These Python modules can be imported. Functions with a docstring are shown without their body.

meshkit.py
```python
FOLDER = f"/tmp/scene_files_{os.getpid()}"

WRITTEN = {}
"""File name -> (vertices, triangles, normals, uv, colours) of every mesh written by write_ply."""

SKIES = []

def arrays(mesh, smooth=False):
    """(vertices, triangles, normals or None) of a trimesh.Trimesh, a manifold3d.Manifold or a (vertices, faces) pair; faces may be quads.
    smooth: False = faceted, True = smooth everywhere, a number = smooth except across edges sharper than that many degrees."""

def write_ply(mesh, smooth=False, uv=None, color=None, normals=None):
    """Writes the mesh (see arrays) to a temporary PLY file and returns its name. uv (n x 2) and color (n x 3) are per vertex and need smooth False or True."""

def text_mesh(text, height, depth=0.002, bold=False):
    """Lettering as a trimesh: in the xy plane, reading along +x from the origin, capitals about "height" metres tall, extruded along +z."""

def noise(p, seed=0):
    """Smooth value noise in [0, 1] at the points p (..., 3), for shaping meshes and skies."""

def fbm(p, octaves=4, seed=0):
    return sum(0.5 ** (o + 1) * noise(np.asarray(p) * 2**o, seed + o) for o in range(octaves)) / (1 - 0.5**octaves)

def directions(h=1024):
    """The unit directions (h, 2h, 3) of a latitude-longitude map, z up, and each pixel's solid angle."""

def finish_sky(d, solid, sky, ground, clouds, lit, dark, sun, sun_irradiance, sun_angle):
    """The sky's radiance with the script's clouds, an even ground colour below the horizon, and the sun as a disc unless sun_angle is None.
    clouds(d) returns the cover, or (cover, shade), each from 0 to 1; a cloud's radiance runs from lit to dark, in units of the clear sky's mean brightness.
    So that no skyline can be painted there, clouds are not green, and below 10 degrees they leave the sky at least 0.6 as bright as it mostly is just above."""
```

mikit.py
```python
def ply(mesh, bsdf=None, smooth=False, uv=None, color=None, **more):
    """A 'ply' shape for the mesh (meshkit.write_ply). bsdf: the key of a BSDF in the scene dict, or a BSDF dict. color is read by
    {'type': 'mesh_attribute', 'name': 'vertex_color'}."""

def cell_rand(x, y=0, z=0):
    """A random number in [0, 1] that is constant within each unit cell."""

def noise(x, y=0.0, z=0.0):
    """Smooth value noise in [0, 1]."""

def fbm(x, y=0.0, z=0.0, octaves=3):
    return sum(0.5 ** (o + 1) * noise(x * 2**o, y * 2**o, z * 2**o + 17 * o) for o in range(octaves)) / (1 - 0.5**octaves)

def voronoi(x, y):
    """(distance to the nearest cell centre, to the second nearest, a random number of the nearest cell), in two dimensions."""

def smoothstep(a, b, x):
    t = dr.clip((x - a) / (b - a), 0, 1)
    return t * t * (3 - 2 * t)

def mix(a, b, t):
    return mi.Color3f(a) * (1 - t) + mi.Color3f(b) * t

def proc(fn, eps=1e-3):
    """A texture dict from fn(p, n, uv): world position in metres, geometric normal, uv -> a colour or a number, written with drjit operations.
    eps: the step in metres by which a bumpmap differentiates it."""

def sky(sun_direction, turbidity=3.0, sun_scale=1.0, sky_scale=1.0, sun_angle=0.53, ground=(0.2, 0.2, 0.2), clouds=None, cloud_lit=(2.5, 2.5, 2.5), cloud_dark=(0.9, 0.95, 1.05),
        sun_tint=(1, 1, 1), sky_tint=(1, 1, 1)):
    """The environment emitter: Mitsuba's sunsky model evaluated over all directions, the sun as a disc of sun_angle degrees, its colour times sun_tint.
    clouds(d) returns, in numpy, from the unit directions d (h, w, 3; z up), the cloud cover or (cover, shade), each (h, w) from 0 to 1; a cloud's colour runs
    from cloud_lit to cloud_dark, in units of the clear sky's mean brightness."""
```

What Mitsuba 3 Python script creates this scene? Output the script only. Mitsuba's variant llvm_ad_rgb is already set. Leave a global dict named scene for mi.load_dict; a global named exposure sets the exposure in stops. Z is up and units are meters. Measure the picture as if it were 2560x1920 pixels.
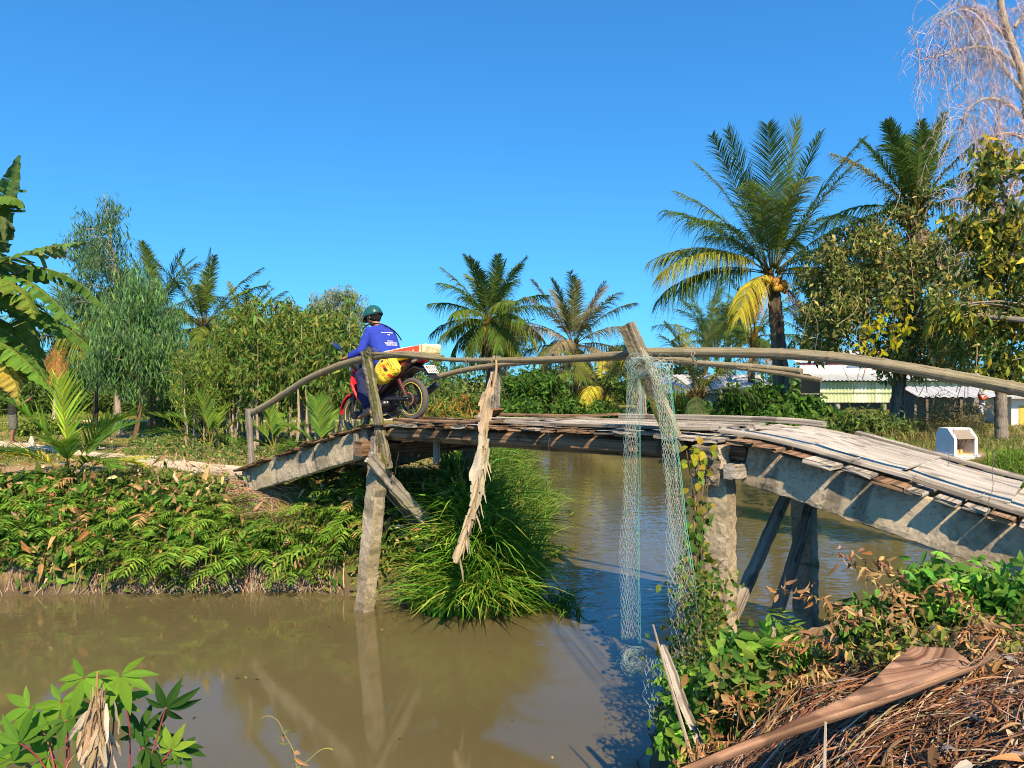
import math, numpy as np, trimesh, manifold3d, shapely, drjit as dr
import mitsuba as mi, mikit, meshkit
from mikit import proc, noise, fbm, voronoi, cell_rand, smoothstep, mix

# ------------------------------------------------------------------ camera, light, exposure
EYE, FOC, HOR = 2.95, 1898.0, 955.0
T = mi.ScalarTransform4f
SUN = (0.22, -0.92, 0.86)
exposure = 2.46
scene, labels = {}, {}
scene['camera'] = {'type': 'perspective', 'fov': 67.98, 'fov_axis': 'x', 'near_clip': 0.05, 'far_clip': 6000.0,
                   'to_world': T().look_at(origin=[0, 0, EYE], target=[0, 10, EYE - 10 * 5 / FOC], up=[0, 0, 1])}
scene['daylight'] = mikit.sky(SUN, turbidity=3.3, sky_scale=0.78, sky_tint=(0.34, 0.99, 1.50), sun_tint=(1.0, 0.95, 0.84), ground=(0.16, 0.15, 0.08))


def at(u, v, d):
    """A surveyed point: bearing and height as read off the photograph, at the distance d worked out from the bridge's plan."""
    return np.array([(u - 1280) / FOC * d, d, EYE - (v - HOR) / FOC * d], float)


# ------------------------------------------------------------------ mesh helpers
R = np.random.default_rng(11)
used = {}


def key(name):
    n = used.get(name, 0)
    used[name] = n + 1
    return name if n == 0 else f'{name}_{n:03d}'


class Soup:
    """Collects vertices, faces and per-vertex colours or uv of ONE mesh."""
    def __init__(s):
        s.v, s.f, s.c, s.uv, s.n = [], [], [], [], 0

    def add(s, v, f, c=None, uv=None):
        v = np.asarray(v, float).reshape(-1, 3)
        f = np.asarray(f, int)
        if f.shape[1] == 4:
            f = np.vstack([f[:, [0, 1, 2]], f[:, [0, 2, 3]]])
        s.v.append(v); s.f.append(f + s.n)
        if c is not None:
            s.c.append(np.broadcast_to(np.asarray(c, float), v.shape))
        if uv is not None:
            s.uv.append(np.asarray(uv, float))
        s.n += len(v)
        return s

    def mesh(s):
        return np.vstack(s.v), np.vstack(s.f)

    def ply(s, bsdf, smooth=False):
        c = np.clip(np.vstack(s.c), 0, 0.999)
        return mikit.ply(s.mesh(), bsdf, smooth=smooth, uv=np.c_[np.round(c[:, 0] * 1023) + 0.01 + c[:, 1] * 0.98, c[:, 2]])


def put(k, shape, label=None, cat=None, group=None, kind=None):
    scene[k] = shape
    tag(k, label, cat, group, kind)
    return k


def tag(k, label=None, cat=None, group=None, kind=None):
    d = {a: b for a, b in (('label', label), ('category', cat), ('group', group), ('kind', kind)) if b}
    if d:
        labels[k] = d


def unit(v):
    v = np.asarray(v, float)
    return v / np.maximum(np.linalg.norm(v, axis=-1, keepdims=True), 1e-9)


def spline(pts, n):
    """Smooth curve through the rows of pts (any number of columns)."""
    from scipy.interpolate import CubicSpline, interp1d
    p = np.asarray(pts, float)
    t = np.r_[0, np.cumsum(np.linalg.norm(np.diff(p[:, :3], axis=0), axis=1))]
    if len(p) < 3:
        return interp1d(t, p, axis=0)(np.linspace(0, t[-1], n))
    return CubicSpline(t, p, axis=0)(np.linspace(0, t[-1], n))


def frames(p, ref=(0, 0, 1)):
    t = unit(np.gradient(p, axis=0))
    ref = np.asarray(ref, float)
    if abs(t[0] @ ref) > 0.95:
        ref = np.array([1.0, 0.2, 0])
    a = unit(np.cross(t, ref))
    return t, a, np.cross(a, t)


def sweep(path, sec, scale=None, ref=(0, 0, 1), jit=0.0, rng=None, u0=None, caps=True):
    """The closed section sec (m,2: right, up) swept along path; returns v, f, uv (u metres along, v metres around)."""
    p = np.asarray(path, float)
    sec = np.asarray(sec, float)
    k, m = len(p), len(sec)
    sc = np.ones(k) if scale is None else np.asarray(scale, float)
    t, a, b = frames(p, ref)
    v = p[:, None] + sc[:, None, None] * (sec[None, :, 0:1] * a[:, None] + sec[None, :, 1:2] * b[:, None])
    if jit:
        v = v + (rng or R).normal(0, jit, v.shape)
    v = np.concatenate([v, v[:, :1]], 1)
    u = np.r_[0, np.cumsum(np.linalg.norm(np.diff(p, axis=0), axis=1))] + ((rng or R).uniform(0, 60) if u0 is None else u0 % 60)
    w = np.r_[0, np.cumsum(np.linalg.norm(np.diff(np.vstack([sec, sec[:1]]), axis=0), axis=1))]
    uv = np.stack(np.broadcast_arrays(u[:, None], w[None]), -1).reshape(-1, 2)
    i, j = np.meshgrid(np.arange(k - 1), np.arange(m), indexing='ij')
    q = np.stack([i * (m + 1) + j, i * (m + 1) + j + 1, (i + 1) * (m + 1) + j + 1, (i + 1) * (m + 1) + j], -1).reshape(-1, 4)
    f = np.vstack([q[:, [0, 1, 2]], q[:, [0, 2, 3]]])
    V, F, U = [v.reshape(-1, 3)], [f], [uv]
    n = k * (m + 1)
    if caps:
        for e, rev in ((0, True), (k - 1, False)):
            ring = v[e, :m]
            V.append(np.vstack([ring, ring.mean(0)]))
            U.append(np.c_[u[e] + np.r_[sec[:, 0], 0] * 0.3, np.r_[sec[:, 1], 0]])
            jj = np.arange(m)
            tri = np.stack([jj, (jj + 1) % m, np.full(m, m)], 1)
            F.append((tri[:, ::-1] if rev else tri) + n)
            n += m + 1
    return np.vstack(V), np.vstack(F)[:, ::-1], np.vstack(U)


def ring(r, m=10):
    a = np.arange(m) * 2 * math.pi / m
    return np.c_[np.cos(a), np.sin(a)] * r


def rect(w, h, c=0.12):
    c = c * min(w, h)
    x, y = w / 2, h / 2
    return np.array([(-x + c, -y), (x - c, -y), (x, -y + c), (x, y - c), (x - c, y), (-x + c, y), (-x, y - c), (-x, -y + c)])


def tube(path, r, m=8, **k):
    return sweep(path, ring(1.0, m), scale=np.broadcast_to(r, (len(path),)), **k)


def tubes(P, r, c, m=3):
    """Many thin tubes at once: centre lines P (n,k,3), radii r (n,k), colours (n,3)."""
    P = np.asarray(P, float)
    n, k = P.shape[:2]
    t = unit(np.gradient(P, axis=1))
    ref = np.where(np.abs(t[:, :1, 2:]) < .9, [[[0, 0, 1.0]]], [[[1.0, .2, 0]]])
    a = unit(np.cross(t, np.broadcast_to(ref, t.shape)))
    b = np.cross(a, t)
    g = np.arange(m) * 2 * math.pi / m
    V = P[:, :, None] + np.broadcast_to(r, (n, k))[:, :, None, None] * (np.cos(g)[:, None] * a[:, :, None] + np.sin(g)[:, None] * b[:, :, None])
    base = (np.arange(n) * k * m)[:, None, None] + (np.arange(k - 1) * m)[None, :, None]
    j = np.arange(m)[None, None]
    q = np.stack([base + j, base + m + j, base + m + (j + 1) % m, base + (j + 1) % m], -1).reshape(-1, 4)
    return V.reshape(-1, 3), q, np.repeat(np.broadcast_to(c, (n, 3)), k * m, 0)


def bez(a, b, c, k):
    """Quadratic curves (n,k,3) from a over b to c, each (n,3)."""
    t = np.linspace(0, 1, k)[None, :, None]
    a, b, c = (np.asarray(x, float)[:, None] for x in (a, b, c))
    return a * (1 - t) ** 2 + 2 * (2 * b - .5 * (a + c)) * t * (1 - t) + c * t * t


def box(lo, hi):
    m = trimesh.creation.box(bounds=[lo, hi])
    return np.array(m.vertices), np.array(m.faces)


def tf(v, m):
    return v @ m[:3, :3].T + m[:3, 3]


def bar(s, a, b, w, h, bev=0.12, ref=(0, 0, 1), n=2, jit=0, c=None, uv=True):
    p = np.linspace(a, b, n)
    v, f, u = sweep(p, rect(w, h, bev), ref=ref, jit=jit)
    s.add(v, f, c, u if uv else None)
    return s


def ribbons(P, S, c, fold=0.0, N=None):
    """Many ribbons at once: centre lines P (n,k,3), half-width vectors S (n,k,3), colours (n,3). fold lifts the edges to a V by that share of the width."""
    P, S = np.asarray(P, float), np.asarray(S, float)
    n, k = P.shape[:2]
    c = np.broadcast_to(np.asarray(c, float), (n, 3))
    if fold:
        up = np.cross(S, np.gradient(P, axis=1))
        up = unit(up) * np.linalg.norm(S, axis=-1, keepdims=True) * fold
        V = np.stack([P - S + up, P, P + S + up], 2)
        w = 3
    else:
        V = np.stack([P - S, P + S], 2)
        w = 2
    base = (np.arange(n) * k * w)[:, None, None]
    i = np.arange(k - 1)[None, :, None] * w
    j = np.arange(w - 1)[None, None, :]
    a = base + i + j
    q = np.stack([a, a + 1, a + w + 1, a + w], -1).reshape(-1, 4)
    f = np.vstack([q[:, [0, 1, 2]], q[:, [0, 2, 3]]])
    C = np.repeat(c, k * w, 0)
    return V.reshape(-1, 3), f, C


def leaf_cards(p, d, nrm, L, W, c, bend=0.25, k=4, fold=0.25):
    """Leaves: base p (n,3), direction d, face normal nrm, lengths, widths (half), colours."""
    n = len(p)
    d = unit(d)
    s = unit(np.cross(d, nrm))
    nn = np.cross(s, d)
    t = np.linspace(0, 1, k)[None, :, None]
    L = np.broadcast_to(L, (n,))[:, None, None]
    W = np.broadcast_to(W, (n,))[:, None, None]
    bend = np.broadcast_to(bend, (n,))[:, None, None]
    P = p[:, None] + d[:, None] * L * t - nn[:, None] * L * bend * t * t
    prof = (np.sin(np.pi * np.clip(t, 0.04, 0.985) ** 0.8))
    S = s[:, None] * W * prof
    return ribbons(P, S, c, fold)


def vary(col, n, rng, amt=0.25, hue=0.12):
    """n colours round col, each leaf or blade its own."""
    col = np.asarray(col, float)
    if col.ndim == 2:
        col = col[rng.integers(0, len(col), n)]
    g = np.exp(rng.normal(0, amt, (n, 1)))
    h = np.exp(rng.normal(0, hue, (n, 3)) * np.array([1, 0.4, 1]))
    return np.clip(col * g * h, 0.004, 0.85)


def rand_dirs(n, rng):
    return unit(rng.normal(0, 1, (n, 3)))


# ------------------------------------------------------------------ materials
def unpack(p, n, uv):
    """A piece's own colour, packed into its uv (Soup.ply): red in the whole part of u, green in its fraction, blue in v."""
    r = dr.floor(uv.x)
    return mi.Color3f(r / 1023.0, (uv.x - r - 0.01) / 0.98, uv.y)


VC = proc(unpack)


def mat(name, base, rough=0.6, spec=0.4, **k):
    scene[name] = {'type': 'twosided', 'b': {'type': 'principled', 'base_color': base if isinstance(base, dict) else {'type': 'rgb', 'value': list(base)}, 'roughness': rough, 'specular': spec, **k}}


scene['m_leaf'] = {'type': 'principledthin', 'base_color': VC, 'roughness': 0.45, 'spec_trans': 0.0, 'eta': 1.4, 'diff_trans': 0.75}
scene['m_dryleaf'] = {'type': 'principledthin', 'base_color': VC, 'roughness': 0.7, 'spec_trans': 0.0, 'eta': 1.3, 'diff_trans': 0.35}
mat('m_paint', VC, 0.5, 0.4)
mat('m_gloss', VC, 0.18, 0.5, clearcoat=0.6, clearcoat_gloss=0.9)
mat('m_matte', VC, 0.85, 0.2)
mat('m_metal', VC, 0.35, 0.5, metallic=0.9)


def n2(x, y, k=0):
    """Value noise in two dimensions, 0 to 1."""
    x, y = mi.Float(x), mi.Float(y)
    i, j = dr.floor(x), dr.floor(y)
    a, b = x - i, y - j
    a, b = a * a * (3 - 2 * a), b * b * (3 - 2 * b)
    I, J = mi.UInt32(mi.Int32(i) + 100000), mi.UInt32(mi.Int32(j) + 100000 + 977 * k)

    def h(di, dj):
        q = (I + di) * 374761393 + (J + dj) * 668265263
        q = (q ^ (q >> 13)) * 1274126177
        return mi.Float((q ^ (q >> 16)) & 0xFFFF) / 65535.0

    return dr.lerp(dr.lerp(h(0, 0), h(1, 0), a), dr.lerp(h(0, 1), h(1, 1), a), b)


def f2(x, y, o=2, k=0):
    return sum(0.5 ** (i + 1) * n2(x * 2.03 ** i, y * 2.03 ** i, k + i) for i in range(o)) / (1 - 0.5 ** o)


# one wood material for all: its kind is told by which span of 200 m the uv lies in
WOODS = {'m_greywood': ((0.13, 0.112, 0.09), (0.28, 0.25, 0.21), (0.42, 0.385, 0.335), 0.0), 'm_brownwood': ((0.06, 0.035, 0.02), (0.17, 0.10, 0.055), (0.28, 0.185, 0.115), 0.0),
         'm_mosswood': ((0.14, 0.12, 0.075), (0.25, 0.215, 0.14), (0.38, 0.34, 0.26), 0.85), 'm_bamboo': ((0.19, 0.155, 0.10), (0.27, 0.225, 0.15), (0.37, 0.32, 0.235), 0.35), 'm_sheet': ((0.27, 0.245, 0.21), (0.33, 0.305, 0.27), (0.40, 0.375, 0.34), 0.0),
         'm_palebark': ((0.22, 0.17, 0.12), (0.44, 0.36, 0.27), (0.62, 0.54, 0.44), 0.0), 'm_darkbark': ((0.05, 0.038, 0.028), (0.14, 0.11, 0.08), (0.25, 0.205, 0.16), 0.0),
         'm_sheath': ((0.11, 0.05, 0.03), (0.25, 0.125, 0.075), (0.38, 0.235, 0.155), 0.0)}
WOODI = {k: i for i, k in enumerate(WOODS)}


def wood_col(p, n, uv):
    band = dr.floor(uv.x / 200.0)
    D_, M_, L_, mo = mi.Color3f(0), mi.Color3f(0), mi.Color3f(0), mi.Float(0)
    for i, (a, b, c, m) in enumerate(WOODS.values()):
        on = dr.abs(band - i) < 0.5
        D_, M_, L_, mo = dr.select(on, mi.Color3f(a), D_), dr.select(on, mi.Color3f(b), M_), dr.select(on, mi.Color3f(c), L_), dr.select(on, m, mo)
    g = f2(uv.x * 1.3, uv.y * 55.0, 2)
    big = n2(uv.x * 0.21 + 3.1, uv.y * 2.0, 7)
    blot = f2(uv.x * 6, uv.y * 9, 2, 9)
    c = D_ + (M_ - D_) * smoothstep(0.2, 0.6, g)
    c = c + (L_ - c) * smoothstep(0.45, 0.95, g * 0.5 + big * 0.6)
    c = c * (1 - smoothstep(0.58, 0.74, blot) * 0.45)
    t = smoothstep(0.46, 0.66, f2(uv.x * 3.1 + 5, uv.y * 7, 2, 15)) * mo
    c = c * (1 - t) + mi.Color3f(0.13, 0.14, 0.025) * t
    return c * (1 - 0.42 * smoothstep(0.72, 0.82, n2(uv.x * 1.1, uv.y * 85.0, 5)))


def wood_bump(p, n, uv):
    return n2(uv.x * 1.3, uv.y * 55.0) - 0.6 * smoothstep(0.66, 0.8, n2(uv.x * 1.1, uv.y * 85.0, 5))


scene['m_wood'] = {'type': 'bumpmap', 'tex': proc(wood_bump, 0.002), 'scale': 0.002, 'bsdf': {'type': 'principled', 'base_color': proc(wood_col), 'roughness': 0.8, 'specular': 0.25}}


def wply(v, f, u, bsdf, smooth=False):
    if bsdf in WOODI:
        u = np.asarray(u, float) + [200.0 * WOODI[bsdf], 50.0]
        bsdf = 'm_wood'
    return mikit.ply((v, f), bsdf, smooth=smooth, uv=u)


def concrete(p, n, uv):
    a = n2(uv.x * 3, uv.y * 4, 3)
    fine = f2(uv.x * 34, uv.y * 34, 2, 5)
    streak = f2(uv.x * 9, uv.y * 1.7, 2, 11)
    c = mix((0.24, 0.20, 0.145), (0.45, 0.385, 0.29), smoothstep(0.25, 0.75, a * 0.5 + fine * 0.5))
    c = mix(c, (0.06, 0.055, 0.045), smoothstep(0.60, 0.78, streak) * 0.6)
    c = mix(c, (0.05, 0.047, 0.04), smoothstep(0.74, 0.84, fine) * 0.5)
    return mix(c, (0.22, 0.20, 0.08), smoothstep(0.6, 0.8, n2(uv.x * 4 + 4, uv.y * 4, 17)) * 0.3)


scene['m_concrete'] = {'type': 'bumpmap', 'tex': proc(lambda p, n, uv: f2(uv.x * 34, uv.y * 34, 2, 5)), 'scale': 0.006,
                       'bsdf': {'type': 'principled', 'base_color': proc(concrete), 'roughness': 0.9, 'specular': 0.2}}
# ------------------------------------------------------------------ the setting: ground, water, paths
CANAL = np.array([(-60, 10.6), (-14, 10.5), (-7, 10.45), (-3.2, 10.75), (-2.0, 10.4), (-1.3, 9.95), (-0.6, 9.7), (-0.15, 9.75), (0.0, 10.05), (0.05, 11.4), (0.35, 13), (0.65, 17.6), (0.4, 27), (-0.7, 35.5), (-0.4, 37.2),
                  (1.5, 36), (5.85, 30), (8.2, 22.5), (8.9, 17.5), (9.2, 14), (8.6, 11), (6.6, 8.4), (4.6, 7.2), (3.2, 6.9), (2.3, 7.0), (1.7, 7.1), (1.3, 6.9), (1.18, 6.4), (1.0, 5.6), (0.75, 4.7), (0.35, 3.9), (-0.8, 3.5), (-5, 3.3), (-60, 3.0)], float)
_poly = shapely.Polygon(CANAL)
shapely.prepare(_poly)


def ground_z(x, y):
    """Height of the ground (and of the canal's bed) over the water level."""
    x, y = np.asarray(x, float), np.asarray(y, float)
    pt = shapely.points(x, y)
    d = shapely.distance(pt, _poly.exterior)
    wet = shapely.contains(_poly, pt)
    top = 1.50 - 0.30 * np.clip((y - 15) / 7, 0, 1) * (x < 2) - 0.25 * np.clip((y - 11) / 5, 0, 1) * (x > 2)
    top = top + 0.35 * np.clip((y - 25) / 8, 0, 1) * (x > 2)
    top = top + 0.10 * (meshkit.noise(np.stack([x * 0.35, y * 0.35, 0 * x], -1)) - 0.5) + 0.05 * (meshkit.noise(np.stack([x * 1.7, y * 1.7, 0 * x], -1), 3) - 0.5)
    wid = np.where(y > 9.5, np.where(x < 1.5, 1.5, 2.3), 2.4)
    t = np.clip(d / wid, 0, 1)
    rough = 0.22 * (meshkit.fbm(np.stack([x * 1.9, y * 1.9, 0 * x], -1), 3, 5) - 0.5) * np.sin(np.pi * t)
    land = top * (1 - (1 - t) ** 2.0) + rough
    return np.where(wet, -0.05 - np.minimum(d * 0.6, 0.9), land)


def axis(lo, a, b, hi, step):
    mid = np.arange(a, b, step)
    g = [step * 1.3]
    while sum(g) < max(hi - b, a - lo):
        g.append(g[-1] * 1.22)
    g = np.cumsum(g)
    return np.r_[(a - g[g <= a - lo])[::-1], lo, mid, b + g[g <= hi - b], hi] if False else np.unique(np.r_[lo, a - g[g < a - lo], mid, b + g[g < hi - b], hi])


gx, gy = axis(-2500, -13, 13, 2500, 0.11), axis(-60, 1.5, 24, 4000, 0.11)
GX, GY = np.meshgrid(gx, gy, indexing='ij')
GZ = ground_z(GX.ravel(), GY.ravel()).reshape(GX.shape)
ni, nj = GX.shape
ii, jj = np.meshgrid(np.arange(ni - 1), np.arange(nj - 1), indexing='ij')
q = np.stack([ii * nj + jj, (ii + 1) * nj + jj, (ii + 1) * nj + jj + 1, ii * nj + jj + 1], -1).reshape(-1, 4)


def soil(p, n, uv):
    a = f2(p.x * 0.55, p.y * 0.55, 3)
    b = f2(p.x * 7 + p.z * 3, p.y * 7 - p.z * 3, 3, 4)
    fine = n2(p.x * 38, p.y * 38 + p.z * 20, 8)
    dirt = mix((0.16, 0.105, 0.06), (0.34, 0.25, 0.155), b * 0.6 + fine * 0.5)
    grass = mix((0.06, 0.075, 0.018), (0.19, 0.18, 0.05), b * 0.5 + fine * 0.5)
    ash = mix((0.03, 0.028, 0.026), (0.30, 0.285, 0.27), smoothstep(0.35, 0.7, b * 0.5 + fine * 0.5))
    c = mix(dirt, grass, smoothstep(0.40, 0.56, a + 0.18 * (b - 0.5)))
    c = mix(c, grass, smoothstep(22.0, 32.0, p.y) * 0.85)
    burnt = smoothstep(0.2, 1.0, p.x) * (1 - smoothstep(3.9, 4.6, p.y + (b - 0.5) * 1.2)) * (1 - smoothstep(3.4, 4.2, p.x))
    c = mix(c, ash, burnt * 0.92)
    mud = 1 - smoothstep(0.02, 0.35, p.z + (b - 0.5) * 0.4)
    return mix(c, mix((0.06, 0.045, 0.03), (0.15, 0.115, 0.075), b), mud)


scene['m_soil'] = {'type': 'bumpmap', 'tex': proc(lambda p, n, uv: f2(p.x * 24 + p.z * 9, p.y * 24 - p.z * 13, 2), 0.003), 'scale': 0.03,
                   'bsdf': {'type': 'principled', 'base_color': proc(soil), 'roughness': 0.95, 'specular': 0.15}}
put('ground', mikit.ply((np.stack([GX, GY, GZ], -1).reshape(-1, 3), q), 'm_soil', smooth=True), kind='structure')

# muddy water: one sheet over the canal, the bed rises through it at the banks


def ripple(p, n, uv):
    fine = f2(p.x * 5 + 2.5 * n2(p.x * 0.8, p.y * 0.8, 3), p.y * 13, 2)
    far = smoothstep(7.0, 13.0, p.y + 3.0 * (n2(p.x * 0.5, p.y * 0.5, 9) - 0.5)) * 0.96 + 0.04
    return (0.2 * n2(p.x * 2.1, p.y * 3.2, 5) + fine) * far


def mud_water(p, n, uv):
    return mix((0.225, 0.195, 0.095), (0.28, 0.245, 0.125), f2(p.x * 0.4, p.y * 0.6, 2))


scene['m_water'] = {'type': 'bumpmap', 'tex': proc(ripple, 0.01), 'scale': 0.0055,
                    'bsdf': {'type': 'roughplastic', 'diffuse_reflectance': proc(mud_water), 'alpha': 0.005, 'int_ior': 1.52, 'nonlinear': True}}
wx, wy = np.meshgrid([-60.0, 15.0], [2.5, 40.0], indexing='ij')
put('water', mikit.ply((np.stack([wx, wy, 0 * wx], -1).reshape(-1, 3), np.array([[0, 2, 3, 1]])), 'm_water'), kind='structure')


def draped(name, pts, w, bsdf, lift=0.02, n=60, wob=0.12):
    c = spline(np.c_[np.asarray(pts, float), np.zeros(len(pts))], n)
    t = unit(np.gradient(c, axis=0))
    s = np.c_[-t[:, 1], t[:, 0], 0 * t[:, 0]]
    hw = np.broadcast_to(w, (n,)) / 2 * (1 + wob * (meshkit.noise(c * 2.3) - 0.5) * 2)
    m = 5
    o = np.linspace(-1, 1, m)
    P = c[:, None] + s[:, None] * hw[:, None, None] * o[None, :, None]
    P[..., 2] = ground_z(P[..., 0].ravel(), P[..., 1].ravel()).reshape(P.shape[:2]) + np.where(np.abs(o) > 0.99, -0.05, lift)
    i, j = np.meshgrid(np.arange(n - 1), np.arange(m - 1), indexing='ij')
    f = np.stack([i * m + j, i * m + j + 1, (i + 1) * m + j + 1, (i + 1) * m + j], -1).reshape(-1, 4)[:, ::-1]
    put(name, mikit.ply((P.reshape(-1, 3), f), bsdf, smooth=True), kind='structure')


scene['m_path'] = {'type': 'twosided', 'b': {'type': 'principled', 'base_color': proc(lambda p, n, uv: mix((0.24, 0.19, 0.135), (0.46, 0.40, 0.32), f2(p.x * 5, p.y * 5, 3) * 0.8 + 0.25 * n2(p.x * 40, p.y * 40))), 'roughness': 0.95, 'specular': 0.1}}
draped('path', [(-3.9, 11.9), (-4.8, 12.7), (-6.0, 13.7), (-8.6, 15.6), (-12.3, 19.5), (-20, 23)], np.interp(np.linspace(0, 1, 60), [0, .3, .6, 1], [1.5, 0.85, 1.5, 2.4]), 'm_path', 0.03)
draped('path_behind_trees', [(-24, 33), (-16, 33.5), (-11, 34), (-5, 35.5)], 1.6, 'm_path', 0.03)
# ------------------------------------------------------------------ the footbridge (frame: t along to the right, s inward, z up)
O2, E2, N2 = np.array([-1.85, 9.75]), np.array([0.766, -0.643]), np.array([0.643, 0.766])
WID = 2.0


def B(t, s, z):
    xy = O2 + E2 * t + N2 * s
    return np.array([xy[0], xy[1], z])


def deck_z(t):
    t = np.asarray(t, float)
    sm = lambda a, k: 0.5 * (a - np.sqrt(a * a + k * k))      # soft min(a, 0)
    return 2.43 + 0.272 * sm(t, 0.3) + 0.016 * np.clip(t, 0, 5) + 0.262 * sm(5.05 - t, 0.5) + 0.03


BR = 'footbridge'
tag(BR, 'weathered footbridge of planks on concrete piles and beams, with bamboo handrails, over the muddy canal', 'bridge')
rb = np.random.default_rng(5)


def part(name, v, f, u, bsdf, smooth=False, label=None, root=BR):
    put(key(f'{root}__{name}'), wply(v, f, u, bsdf, smooth), label)


def rough_beam(a, b, w, h, jit, n=40, ref=(0, 0, 1), amp=0.0, seed=0, m=5, scale=None, curve=None):
    """A beam whose faces are cut up finely and worn by noise."""
    p = np.linspace(a, b, n)
    if curve is not None:
        p = p + np.outer(np.interp(np.linspace(0, 1, n), *zip(*curve)), [0, 0, 1])
    x, y = w / 2, h / 2
    e = np.linspace(-1, 1, m)[:-1]
    c = 0.94
    sec = np.vstack([np.c_[e * x, 0 * e - y], np.c_[0 * e + x, e * y], np.c_[-e * x, 0 * e + y], np.c_[0 * e - x, -e * y]])
    corner = (np.abs(sec[:, 0]) > x * 0.99) & (np.abs(sec[:, 1]) > y * 0.99)
    sec[corner] *= c
    v, f, u = sweep(p, sec, ref=ref, u0=seed * 7.3, scale=scale)
    q = v * 1.0
    d = np.stack([meshkit.fbm(q * 9, 3, seed + k) - 0.5 for k in range(3)], -1) * amp + np.stack([meshkit.noise(q * 31, seed + 9 + k) - 0.5 for k in range(3)], -1) * jit
    return v + d, f, u


# piles
def pile(t, s, z0, z1, w, lean=(0, 0), seed=1):
    v, f, u = rough_beam(B(t + lean[0], s + lean[1], z0), B(t, s, z1), w, w * 0.95, 0.012, 60, ref=(*N2, 0), amp=0.035, seed=seed)
    part('pile', v, f, u, 'm_concrete')


pile(0.20, 0.02, -0.9, 2.06, 0.20, lean=(-0.40, -0.02), seed=1)
pile(0.05, 1.92, -0.5, 2.05, 0.235, seed=2)
pile(4.78, 0.03, -0.4, 2.12, 0.225, lean=(0.03, 0), seed=3)
pile(4.85, 1.95, -0.8, 2.14, 0.225, lean=(0.05, 0), seed=4)
v, f, u = rough_beam(B(4.74, -0.02, 2.06), B(4.74, -0.02, 2.40), 0.29, 0.30, 0.03, 24, ref=(*N2, 0), amp=0.10, seed=8)
part('pile_cap', v, f, u, 'm_concrete', label='rough broken concrete cap of the right near pile')
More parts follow.
